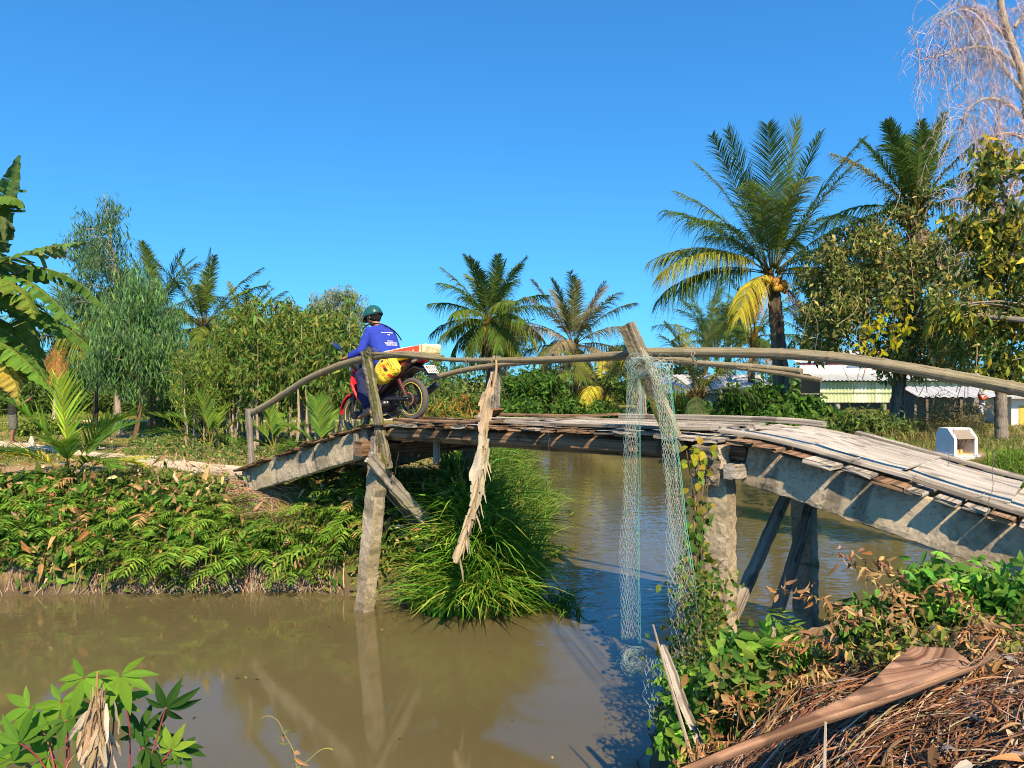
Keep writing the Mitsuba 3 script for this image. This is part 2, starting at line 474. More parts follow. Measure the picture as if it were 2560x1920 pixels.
# cross beams
v, f, u = rough_beam(B(0.0, -0.16, 2.10), B(0.0, 2.15, 2.10), 0.15, 0.19, 0.01, 40, amp=0.02, seed=11)
part('cross_beam', v, f, u, 'm_brownwood')
v, f, u = rough_beam(B(0.22, -0.05, 2.09), B(0.22, 2.15, 2.07), 0.13, 0.17, 0.01, 40, amp=0.02, seed=12)
part('cross_beam', v, f, u, 'm_brownwood')
v, f, u = rough_beam(B(4.97, -0.2, 2.19), B(5.05, 2.15, 2.17), 0.12, 0.13, 0.01, 40, amp=0.03, seed=13)
part('cross_beam', v, f, u, 'm_greywood', label='round ended timber cross beam on the right piles')
for t, s, z0, z1, w in ((0.24, -0.1, 1.90, 2.26, 0.075), (1.0, 0.25, 1.96, 2.3, 0.07), (-0.2, -0.03, 2.02, 2.28, 0.06), (5.5, 0.3, 1.98, 2.2, 0.08), (-0.9, 0.25, 1.86, 2.0, 0.06)):
    v, f, u = rough_beam(B(t, s, z0), B(t, s, z1), w, w * 0.8, 0.008, 12, ref=(*N2, 0), amp=0.015, seed=20)
    part('stub_post', v, f, u, 'm_greywood')
# braces
def brace(a, b, w, h, seed, mat_='m_greywood'):
    v, f, u = rough_beam(a, b, w, h, 0.006, 50, ref=(*N2, 0), amp=0.02, seed=seed)
    part('brace', v, f, u, mat_)


brace(B(0.35, -0.27, 2.03), B(0.08, 1.45, 0.55), 0.05, 0.155, 31)
brace(B(0.05, 0.12, 1.70), B(-0.12, 1.30, 0.62), 0.05, 0.12, 32)
brace(B(4.84, 1.90, 2.10), B(4.70, 0.08, 0.45), 0.105, 0.095, 33)
brace(B(5.02, 1.96, 1.92), B(4.92, 0.62, 0.35), 0.105, 0.095, 34)

# concrete ramp beams
def ramp_beam(t0, t1, s, seed, h=0.35, w=0.15):
    v, f, u = rough_beam(B(t0, s, float(deck_z(t0)) - 0.05 - h / 2), B(t1, s, float(deck_z(t1)) - 0.05 - h / 2), w, h, 0.012, 110, amp=0.035, seed=seed, m=8)
    part('concrete_beam', v, f, u, 'm_concrete')


ramp_beam(-3.0, -0.02, 0.09, 41, 0.36)
ramp_beam(-3.0, -0.02, 1.86, 42, 0.36)
ramp_beam(5.02, 9.4, 0.09, 43)
ramp_beam(5.02, 9.4, 1.86, 44)
# log beams of the middle span
for s, sd in ((0.10, 51), (0.78, 53), (1.3, 54), (1.88, 52)):
    n = 70
    tt = np.linspace(0.04, 5.02, n)
    sc = 1.0 - 0.22 * np.exp(-((tt - 0.1) / 0.35) ** 2) + 0.08 * (meshkit.noise(np.c_[tt * 1.3, 0 * tt, 0 * tt + sd]) - 0.5)
    p = np.array([B(t, s, float(deck_z(t)) - 0.055 - 0.105) for t in tt])
    p[:, 2] += 0.02 * np.sin(tt * 1.1 + sd)
    v, f, u = sweep(p, rect(0.17, 0.20, 0.35), scale=sc, u0=sd)
    v = v + 0.022 * (np.stack([meshkit.fbm(v * 6, 3, sd + k) for k in range(3)], -1) - 0.5)
    part('log_beam', v, f, u, 'm_brownwood')

# deck planks across, one by one
t = -3.05
n_pl = 0
while t < 9.3:
    w = rb.uniform(0.15, 0.27)
    mid = t + w / 2
    over = 0.08 if mid < 0 else (0.06 if mid < 4.3 else 0.12)
    s0 = -over - rb.uniform(-0.02, 0.07)
    s1 = WID + 0.03 + rb.uniform(-0.05, 0.10)
    th = rb.uniform(0.028, 0.04)
    dz = rb.normal(0, 0.007)
    slope = float(deck_z(mid + .05) - deck_z(mid - .05)) / 0.1
    tilt = slope + rb.normal(0, 0.02)
    skew = rb.normal(0, 0.035) if mid < 5 else rb.normal(0, 0.02)
    n = 14
    ss = np.linspace(s0, s1, n)
    p = np.array([B(mid + skew * (x - 1) / 1.0, x, float(deck_z(mid)) - 0.045 + dz + rb.normal(0, 0.0015)) for x in ss])
    sec = rect(w - rb.uniform(0.004, 0.02), th, 0.15)
    v, f, u = sweep(p, sec, ref=unit([E2[0] * -tilt, E2[1] * -tilt, 1]))
    v = v + 0.012 * (np.stack([meshkit.fbm(v * 14, 3, 60 + k) for k in range(3)], -1) - 0.5)
    ends = np.abs((v[:, :2] - O2) @ N2 - s0) < 0.05
    v[ends] += np.c_[N2[None] * rb.normal(0, 0.012, (ends.sum(), 1)), np.zeros(ends.sum())]
    k = rb.random()
    part('deck_plank', v, f, u, 'm_brownwood' if k < (0.7 if mid < 4 else 0.3) else 'm_greywood')
    t += w + rb.uniform(0.0, 0.012)

# boards lying lengthwise on the planks
def board(t0, t1, s0, s1, w, th, lift, bsdf='m_greywood', curl=0.0, seed=0, label=None, name='deck_board'):
    n = max(6, int((t1 - t0) / 0.12))
    tt = np.linspace(t0, t1, n)
    s = np.linspace(s0, s1, n)
    c = curl * ((np.abs(tt - (t0 + t1) / 2) / ((t1 - t0) / 2)) ** 4)
    p = np.array([B(a, b, float(deck_z(a)) - 0.018 + lift + cc) for a, b, cc in zip(tt, s, c)])
    v, f, u = sweep(p, rect(w, th, 0.1), u0=seed * 3.7)
    v = v + 0.006 * (np.stack([meshkit.fbm(v * 10, 3, seed + k) for k in range(3)], -1) - 0.5)
    part(name, v, f, u, bsdf, label=label)


t = -2.95
while t < 4.6:                                   # middle span and left ramp: a ragged running strip of three or four boards
    L = rb.uniform(1.3, 2.3)
    t1 = min(t + L, 5.0)
    for s in (0.45, 0.78, 1.12, 1.45):
        if rb.random() < (0.5 if t < 0.6 else 0.95):
            board(t + rb.uniform(0, .25), t1 - rb.uniform(0.0, 0.2), s + rb.normal(0, .03), s + rb.normal(0, .03), rb.uniform(0.25, 0.31), 0.022, 0.012 + rb.uniform(0, .008), 'm_greywood', rb.uniform(0, 0.03), int(rb.integers(1, 400)))
    t = t1
t = 4.9
while t < 9.2:                                   # right ramp: wide grey sheets butted along the ramp
    L = rb.uniform(0.55, 0.8)
    board(t + 0.006, min(t + L, 9.25) - 0.006, 1.03, 1.03 + rb.normal(0, 0.02), 1.52 + rb.normal(0, 0.02), 0.016, 0.012 + rb.uniform(0, 0.007), 'm_sheet', rb.uniform(0, 0.014), int(rb.integers(1, 400)), name='deck_sheet')
    t += L
for t0, t1, s, l in ((4.75, 6.3, 0.13, .03), (6.32, 7.7, 0.12, .03), (7.72, 9.2, 0.13, .03), (5.4, 6.9, 1.93, .03), (6.92, 8.2, 1.94, .03), (8.22, 9.2, 1.93, .03)):
    board(t0, t1, s, s + rb.normal(0, .015), 0.15, 0.03, l, 'm_greywood', 0.01, int(t0 * 13), name='edge_board')
board(2.55, 5.05, 1.98, 2.02, 0.12, 0.06, 0.045, 'm_greywood', 0.0, 77, name='edge_board')
board(0.35, 2.5, 1.95, 1.97, 0.14, 0.035, 0.04, 'm_brownwood', 0.03, 78, name='edge_board')
board(0.5, 2.3, 0.06, 0.02, 0.16, 0.03, 0.03, 'm_brownwood', 0.02, 79, name='edge_board')
board(2.3, 4.7, 0.08, 0.10, 0.17, 0.03, 0.03, 'm_greywood', 0.02, 80, name='edge_board')
v, f, u = rough_beam(B(0.75, 0.25, 2.50), B(1.55, 0.5, 2.475), 0.2, 0.03, 0.012, 16, amp=0.05, seed=83)
part('deck_board', v, f, u, 'm_brownwood', label='loose broken board piece lying behind the rear wheel')
v, f, u = rough_beam(B(1.05, 1.15, 2.50), B(1.3, 1.0, 2.60), 0.22, 0.03, 0.012, 12, amp=0.04, seed=84)
part('deck_board', v, f, u, 'm_brownwood', label='splintered board end sticking up from the deck')

# rail posts
def post(a, b, w, h, bsdf, seed, label, ref=None):
    v, f, u = rough_beam(a, b, w, h, 0.01, 50, ref=ref or (*N2, 0), amp=0.02, seed=seed)
    part('rail_post', v, f, u, bsdf, label=label)


post(at(969, 1171, 9.52), at(913, 878, 9.55), 0.15, 0.06, 'm_mosswood', 91, 'mossy leaning plank post bolted to the left pile')
post(at(1698, 1130, 6.82), at(1567, 812, 6.95), 0.135, 0.115, 'm_mosswood', 92, 'thick mossy post leaning left beside the net')
a_, b_ = at(625, 1200, 11.6), at(625, 1022, 11.6)
pp = np.linspace(a_, b_, 24)
pp[:, 0] += 0.015 * np.sin(np.linspace(0, 5, 24))
v, f, u = tube(pp, 0.05 + 0.006 * np.sin(np.linspace(0, 9, 24)), 12)
part('rail_post', v, f, u, 'm_greywood', smooth=True, label='short round post at the foot of the left ramp')
post(B(0.42, 2.0, 2.40), at(1242, 890, 11.0), 0.10, 0.08, 'm_greywood', 93, 'grey far rail post behind the hanging dry leaf')
post(B(2.85, 2.0, 2.44), at(1604, 898, 9.5), 0.09, 0.08, 'm_greywood', 94, None)

# bamboo rails: knotted tubes
def bamboo(pts, r0, r1, m=12, every=0.36, label=None, bsdf='m_bamboo'):
    c = spline(pts, 160)
    L = np.r_[0, np.cumsum(np.linalg.norm(np.diff(c, axis=0), axis=1))]
    r = np.interp(L / L[-1], [0, 1], [r0, r1])
    ph = (L % every) / every
    r = r * (1 + 0.16 * np.exp(-((ph - 0.5) * every / 0.014) ** 2) - 0.03 * np.exp(-((ph - 0.54) * every / 0.02) ** 2))
    c = c + 0.008 * (np.stack([meshkit.noise(c * 3.0, k) for k in range(3)], -1) - 0.5)
    v, f, u = tube(c, r, m)
    part('bamboo_rail', v, f, u, bsdf, smooth=True, label=label)


def s2(x, y, d):          # a point read from a 2212 pixel wide view
    return at(x * 1.15732, y * 1.15732, d)


bamboo([s2(547, 891, 11.55), s2(600, 860, 11.1), s2(670, 817, 10.55), s2(740, 787, 10.05), s2(800, 772, 9.62), s2(870, 766, 9.2), s2(955, 774, 8.8)], 0.05, 0.042, every=0.42)
bamboo([s2(795, 764, 9.56), s2(880, 768, 9.1), s2(1000, 778, 8.5), s2(1080, 778, 8.2), s2(1200, 776, 7.8), s2(1300, 770, 7.45), s2(1395, 768, 7.05)], 0.014, 0.042, every=0.33)
bamboo([s2(1350, 762, 7.15), s2(1500, 761, 6.75), s2(1650, 763, 6.4), s2(1800, 773, 6.05), s2(1950, 795, 5.72), s2(2100, 822, 5.45), s2(2260, 853, 5.15), s2(2450, 890, 4.85)], 0.043, 0.048, every=0.41, label='thickest bamboo handrail, running down to the right ramp')
bamboo([s2(935, 817, 11.6), s2(1000, 800, 11.3), s2(1070, 789, 10.95), s2(1200, 779, 10.3), s2(1300, 774, 9.85), s2(1400, 773, 9.4), s2(1500, 781, 9.0)], 0.040, 0.034, m=10)
bamboo([s2(1385, 775, 9.5), s2(1500, 783, 9.0), s2(1620, 792, 8.6), s2(1732, 803, 8.2)], 0.03, 0.036, m=10)
bamboo([s2(1470, 777, 9.15), s2(1600, 796, 8.66), s2(1700, 809, 8.3), s2(1775, 821, 8.05)], 0.022, 0.026, m=10)

# rope lashings, bolts, wires
def lashing(c, ax, r, n=5, wd=0.03, root=BR, col=(0.30, 0.27, 0.2), tr=0.004, name='rope_lashing'):
    a = np.linspace(0, n * 2 * math.pi, n * 14)
    ax = unit(ax)
    x = unit(np.cross(ax, [0.3, 0.1, 1]))
    y = np.cross(ax, x)
    p = c + r * (np.cos(a)[:, None] * x + np.sin(a)[:, None] * y) + np.outer(np.linspace(-wd, wd, len(a)) + 0.012 * np.sin(a * 1.7), ax)
    v, f, u = tube(p, tr, 5)
    s = Soup().add(v, f, col)
    put(key(f'{root}__{name}'), s.ply('m_matte', True))


lashing(s2(803, 762, 9.56), (0.2, 0, 1), 0.10, 6, 0.05, col=(0.12, 0.11, 0.09))
for x, y, d, r in ((1010, 779, 8.46, .04), (1068, 779, 8.25, .05), (1500, 768, 6.75, .055), (1505, 786, 9.0, .045), (1620, 795, 8.6, .05), (1375, 770, 7.1, .06)):
    lashing(s2(x, y, d), (0.85, -0.45, 0), r, 3, 0.015)
for x, y, d in ((835, 975, 9.47), (838, 1003, 9.46), (848, 1022, 9.5), (893, 1071, 10.0)):
    m = trimesh.creation.icosphere(1, 0.014)
    put(key(BR + '__bolt'), Soup().add(np.array(m.vertices) + s2(x, y, d), m.faces, (0.10, 0.05, 0.03)).ply('m_matte', True))
rw = np.random.default_rng(8)
for a, b in ((s2(1695, 960, 6.2), s2(1660, 1035, 6.35)), (s2(2150, 970, 5.4), s2(2135, 1110, 5.3)), (s2(2258, 960, 5.2), s2(2240, 1190, 5.15)), (s2(2060, 920, 5.6), s2(2046, 1005, 5.55)), (s2(862, 975, 9.5), s2(850, 1040, 9.5)), (s2(1185, 935, 7.7), s2(1187, 975, 7.7))):
    p = np.linspace(a, b, 12) + rw.normal(0, 0.006, (12, 3))
    v, f, u = tube(p, 0.0022, 5)
    put(key(BR + '__wire'), Soup().add(v, f, (0.12, 0.11, 0.1)).ply('m_matte', True))
for t in (5.9, 6.75, 7.6, 8.2):
    a = np.linspace(0, 2 * math.pi, 14)
    c = B(t, 0.13, float(deck_z(t)) + 0.01)
    p = c + np.c_[np.cos(a) * 0.085 * E2[0] * 0.2 + np.sin(a) * 0.085 * N2[0], np.cos(a) * 0.085 * E2[1] * 0.2 + np.sin(a) * 0.085 * N2[1], np.abs(np.cos(a * 0.5)) * 0.03 + 0.012]
    v, f, u = tube(p, 0.003, 5)
    put(key(BR + '__wire'), Soup().add(v, f, (0.35, 0.33, 0.3)).ply('m_matte', True))
# ------------------------------------------------------------------ plants: makers
GREEN, YELLOW, DRY = (0.055, 0.105, 0.018), (0.20, 0.20, 0.03), (0.30, 0.19, 0.09)


def frond(base, az, el, L, droop, rng, col=GREEN, leaf=0.62, nl=62, wide=0.019, hang=0.55, rach=0.022, rcol=(0.16, 0.15, 0.04), start=0.16, missing=0.0, vee=0.22, twist=0.0, fwd=0.3):
    """One palm frond as a mesh: arching midrib and its two rows of leaflets."""
    s = np.linspace(0, 1, 26)
    e = np.radians(el) - np.radians(droop) * s ** 1.35
    a = np.radians(az) + np.radians(twist) * s * s
    d = np.stack([np.cos(e) * np.cos(a), np.cos(e) * np.sin(a), np.sin(e)], -1)
    p = np.asarray(base, float) + np.vstack([[0, 0, 0], np.cumsum((d[1:] + d[:-1]) / 2 * L / 25, 0)])
    sp = Soup()
    v, f, u = tube(p, rach * (1 - 0.85 * s) * (1 + 1.1 * np.exp(-s / 0.06)), 5)
    sp.add(v, f, rcol)
    si = np.linspace(start, 0.995, nl) + rng.normal(0, 0.003, nl)
    si = np.clip(si, 0, 1)
    P0 = np.stack([np.interp(si, s, p[:, k]) for k in range(3)], -1)
    t = unit(np.stack([np.interp(si, s, d[:, k]) for k in range(3)], -1))
    side = unit(np.cross(t, [0, 0, 1.0]) + 1e-6)
    up = np.cross(side, t)
    prof = np.clip(np.sin(np.pi * (0.14 + 0.80 * (si - start) / (1 - start))) ** 0.75, 0.12, 1)
    for sg in (-1, 1):
        n = nl
        keep = rng.random(n) > missing
        fw = fwd + 0.75 * si + rng.normal(0, 0.06, n)
        dd = unit(t * fw[:, None] + side * sg + up * (vee + rng.normal(0, 0.10, n))[:, None])
        ll = leaf * prof * np.exp(rng.normal(0, 0.08, n))
        k = np.linspace(0, 1, 5)[None, :, None]
        g = (hang * ll * np.exp(rng.normal(0, 0.25, n)))[:, None, None]
        Q = P0[:, None] + dd[:, None] * ll[:, None, None] * (k - 0.12 * hang * k * k) - np.array([0, 0, 1.0]) * g * k * k
        w = unit(np.cross(dd, up) * 0.8 + t * 0.5 + rng.normal(0, 0.2, (n, 3)))
        S = w[:, None] * wide * np.array([0.75, 1, 0.85, 0.5, 0.06])[None, :, None]
        c = vary(np.asarray(col) * 1.65, n, rng, 0.22, 0.14)
        v, f, c = ribbons(Q[keep], S[keep], c[keep])
        sp.add(v, f, c)
    return sp


def trunk(sp_key, pts, r0, r1, bsdf='m_darkbark', ringed=0.0, m=12, n=60, flare=0.0, seed=0, label=None):
    c = spline(pts, n)
    L = np.r_[0, np.cumsum(np.linalg.norm(np.diff(c, axis=0), axis=1))]
    r = np.interp(L / L[-1], [0, 1], [r0, r1]) * (1 + flare * np.exp(-L / 0.35))
    if ringed:
        r = r * (1 + ringed * (np.mod(L, 0.16) / 0.16 - 0.5))
    v, f, u = tube(c, r, m)
    v = v + 0.25 * r1 * (np.stack([meshkit.fbm(v * 6, 2, seed + k) for k in range(3)], -1) - 0.5)
    put(sp_key, wply(v, f, u, bsdf, True), label)
    return c


def palm(label, base, top, r0, fronds, rng, cols, leaf=0.62, nl=60, wide=0.019, nuts=0, dead=0, name='coconut_palm', group=None, bsdf='m_darkbark', hangdead=1.6):
    k = key(name)
    tag(k, label, 'palm tree', group)
    base, top = np.asarray(base, float), np.asarray(top, float)
    mid = (base + top) / 2 + rng.normal(0, 0.06, 3) * [1, 1, 0]
    trunk(k + '__trunk', [base - [0, 0, .3], mid, top], r0, r0 * 0.72, bsdf, 0.16, flare=0.5, seed=int(rng.integers(99)))
    for i, fr in enumerate(fronds):
        az, el, L, dr_ = fr[:4]
        col = fr[4] if len(fr) > 4 else cols[i % len(cols)]
        b = top + np.array([math.cos(math.radians(az)), math.sin(math.radians(az)), 0]) * r0 * 0.55 + [0, 0, 0.12 + 0.25 * math.sin(math.radians(max(el, 0)))]
        put(key(k + '__frond'), frond(b, az, el, L, dr_, rng, col, leaf * L / 4.2 * 1.55, int(nl * 1.15), wide * 1.05, hang=float(np.interp(el, [-10, 35, 60, 85], [.95, .85, .45, .14])), fwd=float(np.interp(el, [30, 80], [.35, .7])), missing=0.03 + 0.05 * rng.random(), twist=rng.normal(0, 14)).ply('m_leaf'))
    for i in range(dead):
        az = rng.uniform(180, 360)
        b = top + np.array([math.cos(math.radians(az)) * r0, math.sin(math.radians(az)) * r0, -0.15 - 0.2 * rng.random()])
        put(key(k + '__dead_frond'), frond(b, az, -30 - 25 * rng.random(), hangdead * rng.uniform(0.7, 1.1), 45, rng, (0.20, 0.13, 0.075), 0.5, 34, 0.014, hang=0.9, rcol=(0.2, 0.13, 0.08), missing=0.2).ply('m_dryleaf'), 'dead brown frond hanging down the trunk' if i == 0 else None)
    for i in range(nuts):
        a = rng.uniform(190, 350)
        m = trimesh.creation.icosphere(2, 0.13)
        v = np.array(m.vertices) * [1, 1, 1.25] + top + np.array([math.cos(math.radians(a)) * (r0 + .14), math.sin(math.radians(a)) * (r0 + .14), -0.12 - 0.38 * rng.random()])
        put(key(k + '__coconut'), Soup().add(v, m.faces, vary((0.42, 0.22, 0.03), 1, rng)[0]).ply('m_paint', True))
    # fibrous leaf bases round the head
    sp = Soup()
    n = 40
    a = rng.uniform(0, 2 * math.pi, n)
    P0 = top + np.stack([np.cos(a) * r0 * .8, np.sin(a) * r0 * .8, rng.uniform(-0.5, 0.15, n)], -1)
    d = unit(np.stack([np.cos(a) * .5, np.sin(a) * .5, rng.uniform(.3, 1.2, n)], -1))
    kk = np.linspace(0, 1, 4)[None, :, None]
    v, f, c = ribbons(P0[:, None] + d[:, None] * kk * rng.uniform(.25, .55, n)[:, None, None], np.stack([-np.sin(a), np.cos(a), 0 * a], -1)[:, None] * np.array([.09, .07, .05, .02])[None, :, None], vary([(0.24, 0.14, 0.06), (0.3, 0.2, 0.05)], n, rng))
    put(k + '__leaf_bases', sp.add(v, f, c).ply('m_dryleaf'))
    return k


def spread(n, rng, Lm, el_hi=84, el_lo=-12, dr_hi=75, dr_lo=15, az0=0.0):
    """n fronds all round a crown, the young upright in the middle, the old hanging outside."""
    out = []
    for i in range(n):
        t = (i + 0.5) / n
        out.append((az0 + i * 137.5 + rng.normal(0, 8), el_hi + (el_lo - el_hi) * t ** 1.1 + rng.normal(0, 4), Lm * (0.78 + 0.25 * math.sin(math.pi * min(1, t + .15))) * rng.uniform(.92, 1.08), dr_lo + (dr_hi - dr_lo) * t + rng.normal(0, 6)))
    return out


def leaves_at(cent, rad, per, rng, L, W, col, hang=0.0, out=0.0, bend=0.3, squash=(1, 1, 1), fold=0.0, k=3, amt=0.25):
    """Leaf cards in clumps: per leaves round every centre."""
    cent = np.asarray(cent, float)
    n = len(cent) * per
    rad = np.repeat(np.broadcast_to(rad, (len(cent),)), per)
    off = rand_dirs(n, rng) * (rng.random(n) ** 0.45 * rad)[:, None] * np.asarray(squash)
    p = np.repeat(cent, per, 0) + off
    d = rand_dirs(n, rng) * (1 - 0.6 * hang) + np.array([0, 0, -1.0]) * hang * 1.6 + unit(off) * out
    nr = rand_dirs(n, rng) + np.array([0, -0.25, 0.7]) * (1 - hang) + unit(off) * 0.6 * hang
    ll = L * np.exp(rng.normal(0, 0.22, n))
    return leaf_cards(p, d, nr, ll, W * ll / L, vary(np.asarray(col) * 1.8, n, rng, amt), bend * np.exp(rng.normal(0, .4, n)), k, fold)


def blobs(ells, n, rng, shell=0.35):
    """n clump centres in ellipsoids (x, y, z, rx, ry, rz), more of them near the outside."""
    e = np.asarray(ells, float)
    w = np.prod(e[:, 3:], axis=1) ** (2 / 3)
    i = rng.choice(len(e), n, p=w / w.sum())
    return e[i, :3] + rand_dirs(n, rng) * (rng.random(n)[:, None] ** shell) * e[i, 3:]


def limbs(sp, spine, cent, rng, r=0.02, col=(0.2, 0.16, 0.12), every=1, m=4):
    """Thin curved limbs from the spine (k,3) out to the clump centres."""
    c = cent[::every]
    hd_ = np.linalg.norm(spine[None, :, :2] - c[:, None, :2], axis=2)
    h = c[:, 2] - 0.35 * hd_.min(1) - 0.1
    a = spine[np.argmin(np.abs(spine[None, :, 2] - h[:, None]) + 0.15 * hd_, axis=1)]
    mid = (a + c) / 2 + np.array([0, 0, 0.12]) * np.linalg.norm(c - a, axis=1)[:, None] + rng.normal(0, 0.06, c.shape)
    sp.add(*tubes(bez(a, mid, c, 7), np.linspace(r, r * .25, 7)[None] * rng.uniform(.7, 1.3, (len(c), 1)), col, m))


def tree(name, label, spine, r0, r1, ells, ncl, rad, per, L, W, col, rng, hang=0.0, bark='m_darkbark', limb_r=0.03, limb_col=(0.2, 0.16, 0.12), every=2, group=None, cat='tree', shell=0.35, bend=0.3, squash=(1, 1, 1), amt=0.25):
    k = key(name)
    tag(k, label, cat, group)
    c = trunk(k + '__trunk', spine, r0, r1, bark, seed=int(rng.integers(99)), m=10, n=40, flare=.3)
    cen = blobs(ells, ncl, rng, shell)
    sp = Soup()
    limbs(sp, c, cen, rng, limb_r, limb_col, every)
    put(k + '__branches', sp.ply('m_matte', True), kind='stuff')
    v, f, cc = leaves_at(cen, rad, per, rng, L, W, col, hang, bend=bend, squash=squash, amt=amt)
    put(k + '__crown', Soup().add(v, f, cc).ply('m_leaf'))
    return k


def bush(name, label, ells, ncl, rad, per, L, W, col, rng, group=None, cat='shrub', hang=0.0, stems=10, shell=0.4, bend=0.3, amt=0.25, base=None):
    k = key(name)
    tag(k, label, cat, group)
    cen = blobs(ells, ncl, rng, shell)
    e = np.asarray(ells, float)
    sp = Soup()
    for c in cen[:: max(1, ncl // max(stems, 1))]:
        b = e[np.argmin(np.linalg.norm(e[:, :2] - c[:2], axis=1))]
        foot = np.array([b[0] + rng.normal(0, b[3] * .3), b[1] + rng.normal(0, b[4] * .3), 0])
        foot[2] = float(ground_z(foot[0], foot[1])) - 0.05 if base is None else base
        p = spline([foot, (foot + c) / 2 + rng.normal(0, .05, 3), c], 8)
        v, f, u = tube(p, np.linspace(0.014, 0.005, 8), 4)
        sp.add(v, f, (0.17, 0.13, 0.08))
    put(k + '__stems', sp.ply('m_matte', True), kind='stuff')
    v, f, cc = leaves_at(cen, rad, per, rng, L, W, col, hang, bend=bend, amt=amt)
    put(k + '__foliage', Soup().add(v, f, cc).ply('m_leaf'))
    return k


def gz(x, y):
    return float(ground_z(x, y))


# ------------------------------------------------------------------ far tree belt
rt = np.random.default_rng(21)
cen = []
for x in np.arange(-95, 95, 2.6):
    y = rt.uniform(75, 92)
    h = 3.0 + 2.4 * meshkit.noise(np.array([[x * 0.09, 0.3, 0.0]]))[0] + rt.uniform(-.4, .6)
    cen.append(blobs([(x, y, 1.2 + h * 0.5, 2.6, 2.0, h * 0.5)], 13, rt))
v, f, c = leaves_at(np.vstack(cen), 1.0, 26, rt, 0.55, 0.16, [(0.06, 0.10, 0.03), (0.075, 0.11, 0.03), (0.055, 0.09, 0.035)], 0.3)
put('distant_trees', Soup().add(v, f, c).ply('m_leaf'), 'low dark belt of distant trees behind the palms', 'trees', kind='stuff')

# ------------------------------------------------------------------ coconut palms
rp = np.random.default_rng(33)
PG = [(0.045, 0.085, 0.02), (0.06, 0.105, 0.022), (0.08, 0.12, 0.025)]
PY = [(0.075, 0.115, 0.022), (0.12, 0.15, 0.028), (0.17, 0.18, 0.03)]
hx = s2(1668, 600, 30)
YL = (0.30, 0.27, 0.035)
palm('tall coconut palm with orange nuts, standing alone right of the middle', [s2(1692, 905, 30)[0], 30, gz(s2(1692, 905, 30)[0], 30)], hx, 0.33, [
    (195, 67, 5.6, 12), (178, 77, 5.7, 10), (300, 84, 5.6, 10), (10, 76, 5.8, 12), (350, 64, 5.9, 16), (8, 60, 5.6, 18), (355, 42, 5.0, 34), (25, 34, 4.6, 45), (174, 54, 5.0, 26),
    (186, 30, 4.9, 58, (0.13, 0.16, 0.03)), (200, 26, 5.2, 72, (0.18, 0.19, 0.03)), (178, 10, 4.8, 55, PG[0]), (225, -8, 3.4, 62, YL), (325, 12, 3.6, 85, YL), (350, 4, 4.0, 70, (0.2, 0.2, 0.03)), (90, 66, 5.2, 20), (115, 44, 4.8, 42), (60, 40, 4.8, 40),
    (210, 45, 4.6, 60), (160, 35, 4.4, 60), (240, 60, 4.8, 62), (290, 52, 4.4, 80), (30, 20, 4.2, 75), (340, 30, 4.4, 62), (185, 44, 5.0, 42), (265, 66, 4.6, 66, PY[1]), (150, 68, 5.5, 24), (250, 80, 5.4, 26), (140, 20, 4.4, 60)], rp, PG, 0.72, 84, 0.021, nuts=11, dead=7, hangdead=2.2)
palm('coconut palm with full green crown, left one of the pair beyond the canal', [s2(1058, 900, 40)[0], 40, gz(-1, 40)], s2(1056, 700, 40), 0.24, spread(34, rp, 3.5, az0=20, el_lo=-30), rp, PY[:2] + PG, 0.72, 68, 0.026, nuts=8, dead=4)
palm('coconut palm with greyish ragged fronds, right one of the pair beyond the canal', [s2(1244, 900, 41)[0], 41, gz(3, 41)], s2(1240, 752, 41), 0.26, spread(28, rp, 3.8, az0=75, el_lo=-25), rp, [(0.12, 0.115, 0.06), (0.09, 0.11, 0.035), (0.19, 0.16, 0.10)], 0.68, 62, 0.023, nuts=5, dead=6, hangdead=1.8)
palm('short coconut palm hanging yellow fronds beside the raised net', [s2(1300, 905, 36)[0], 36, 1.5], s2(1300, 850, 36), 0.28, spread(11, rp, 3.0, 70, -15, 90, 40, az0=10), rp, PY + [YL], 0.6, 50, 0.022)
palm('young coconut palm with orange leaf bases behind the middle of the deck', [s2(1508, 905, 27)[0], 27, 1.4], s2(1506, 868, 27), 0.15, spread(13, rp, 3.0, 84, 5, 80, 25, az0=40), rp, [(0.05, 0.075, 0.03), (0.11, 0.13, 0.03)], 0.6, 54, 0.018)
palm('dark palm with blue green fronds left of the tall palm', [s2(1520, 905, 44)[0], 44, 1.6], s2(1530, 740, 44), 0.2, spread(15, rp, 3.6, az0=5, el_lo=10), rp, PG, 0.62, 50, 0.02)
palm('palm with dark fronds close behind the trunk of the tall palm', [s2(1625, 905, 38)[0], 38, 1.6], s2(1630, 735, 38), 0.2, spread(16, rp, 3.0, az0=60, el_lo=-25), rp, PG, 0.6, 46, 0.02, dead=3)
palm('palm crown showing low behind the tall palm, right of its trunk', [s2(1740, 905, 42)[0], 42, 1.6], s2(1745, 735, 42), 0.2, spread(14, rp, 2.8, az0=30, el_lo=-15), rp, PG, 0.6, 46, 0.02)
palm('palm overgrown with creepers, its dark crown rising above them', [12.6, 25, gz(12.6, 25)], s2(1975, 470, 25), 0.23, [(200, 70, 2.9, 16), (170, 62, 2.8, 14), (110, 80, 2.9, 12), (80, 76, 2.8, 12), (300, 78, 2.9, 14), (20, 66, 2.9, 16), (350, 58, 2.8, 20), (182, 44, 3.2, 22, (0.12, 0.13, 0.06)), (250, 70, 2.7, 20), (40, 74, 2.9, 10), (190, 78, 2.9, 12), (0, 80, 2.9, 14), (225, 58, 3.0, 60), (300, 40, 3.2, 70), (355, 25, 3.4, 75), (170, 20, 3.2, 70)], rp, PG, 0.7, 80, 0.02, dead=3, hangdead=2.0)
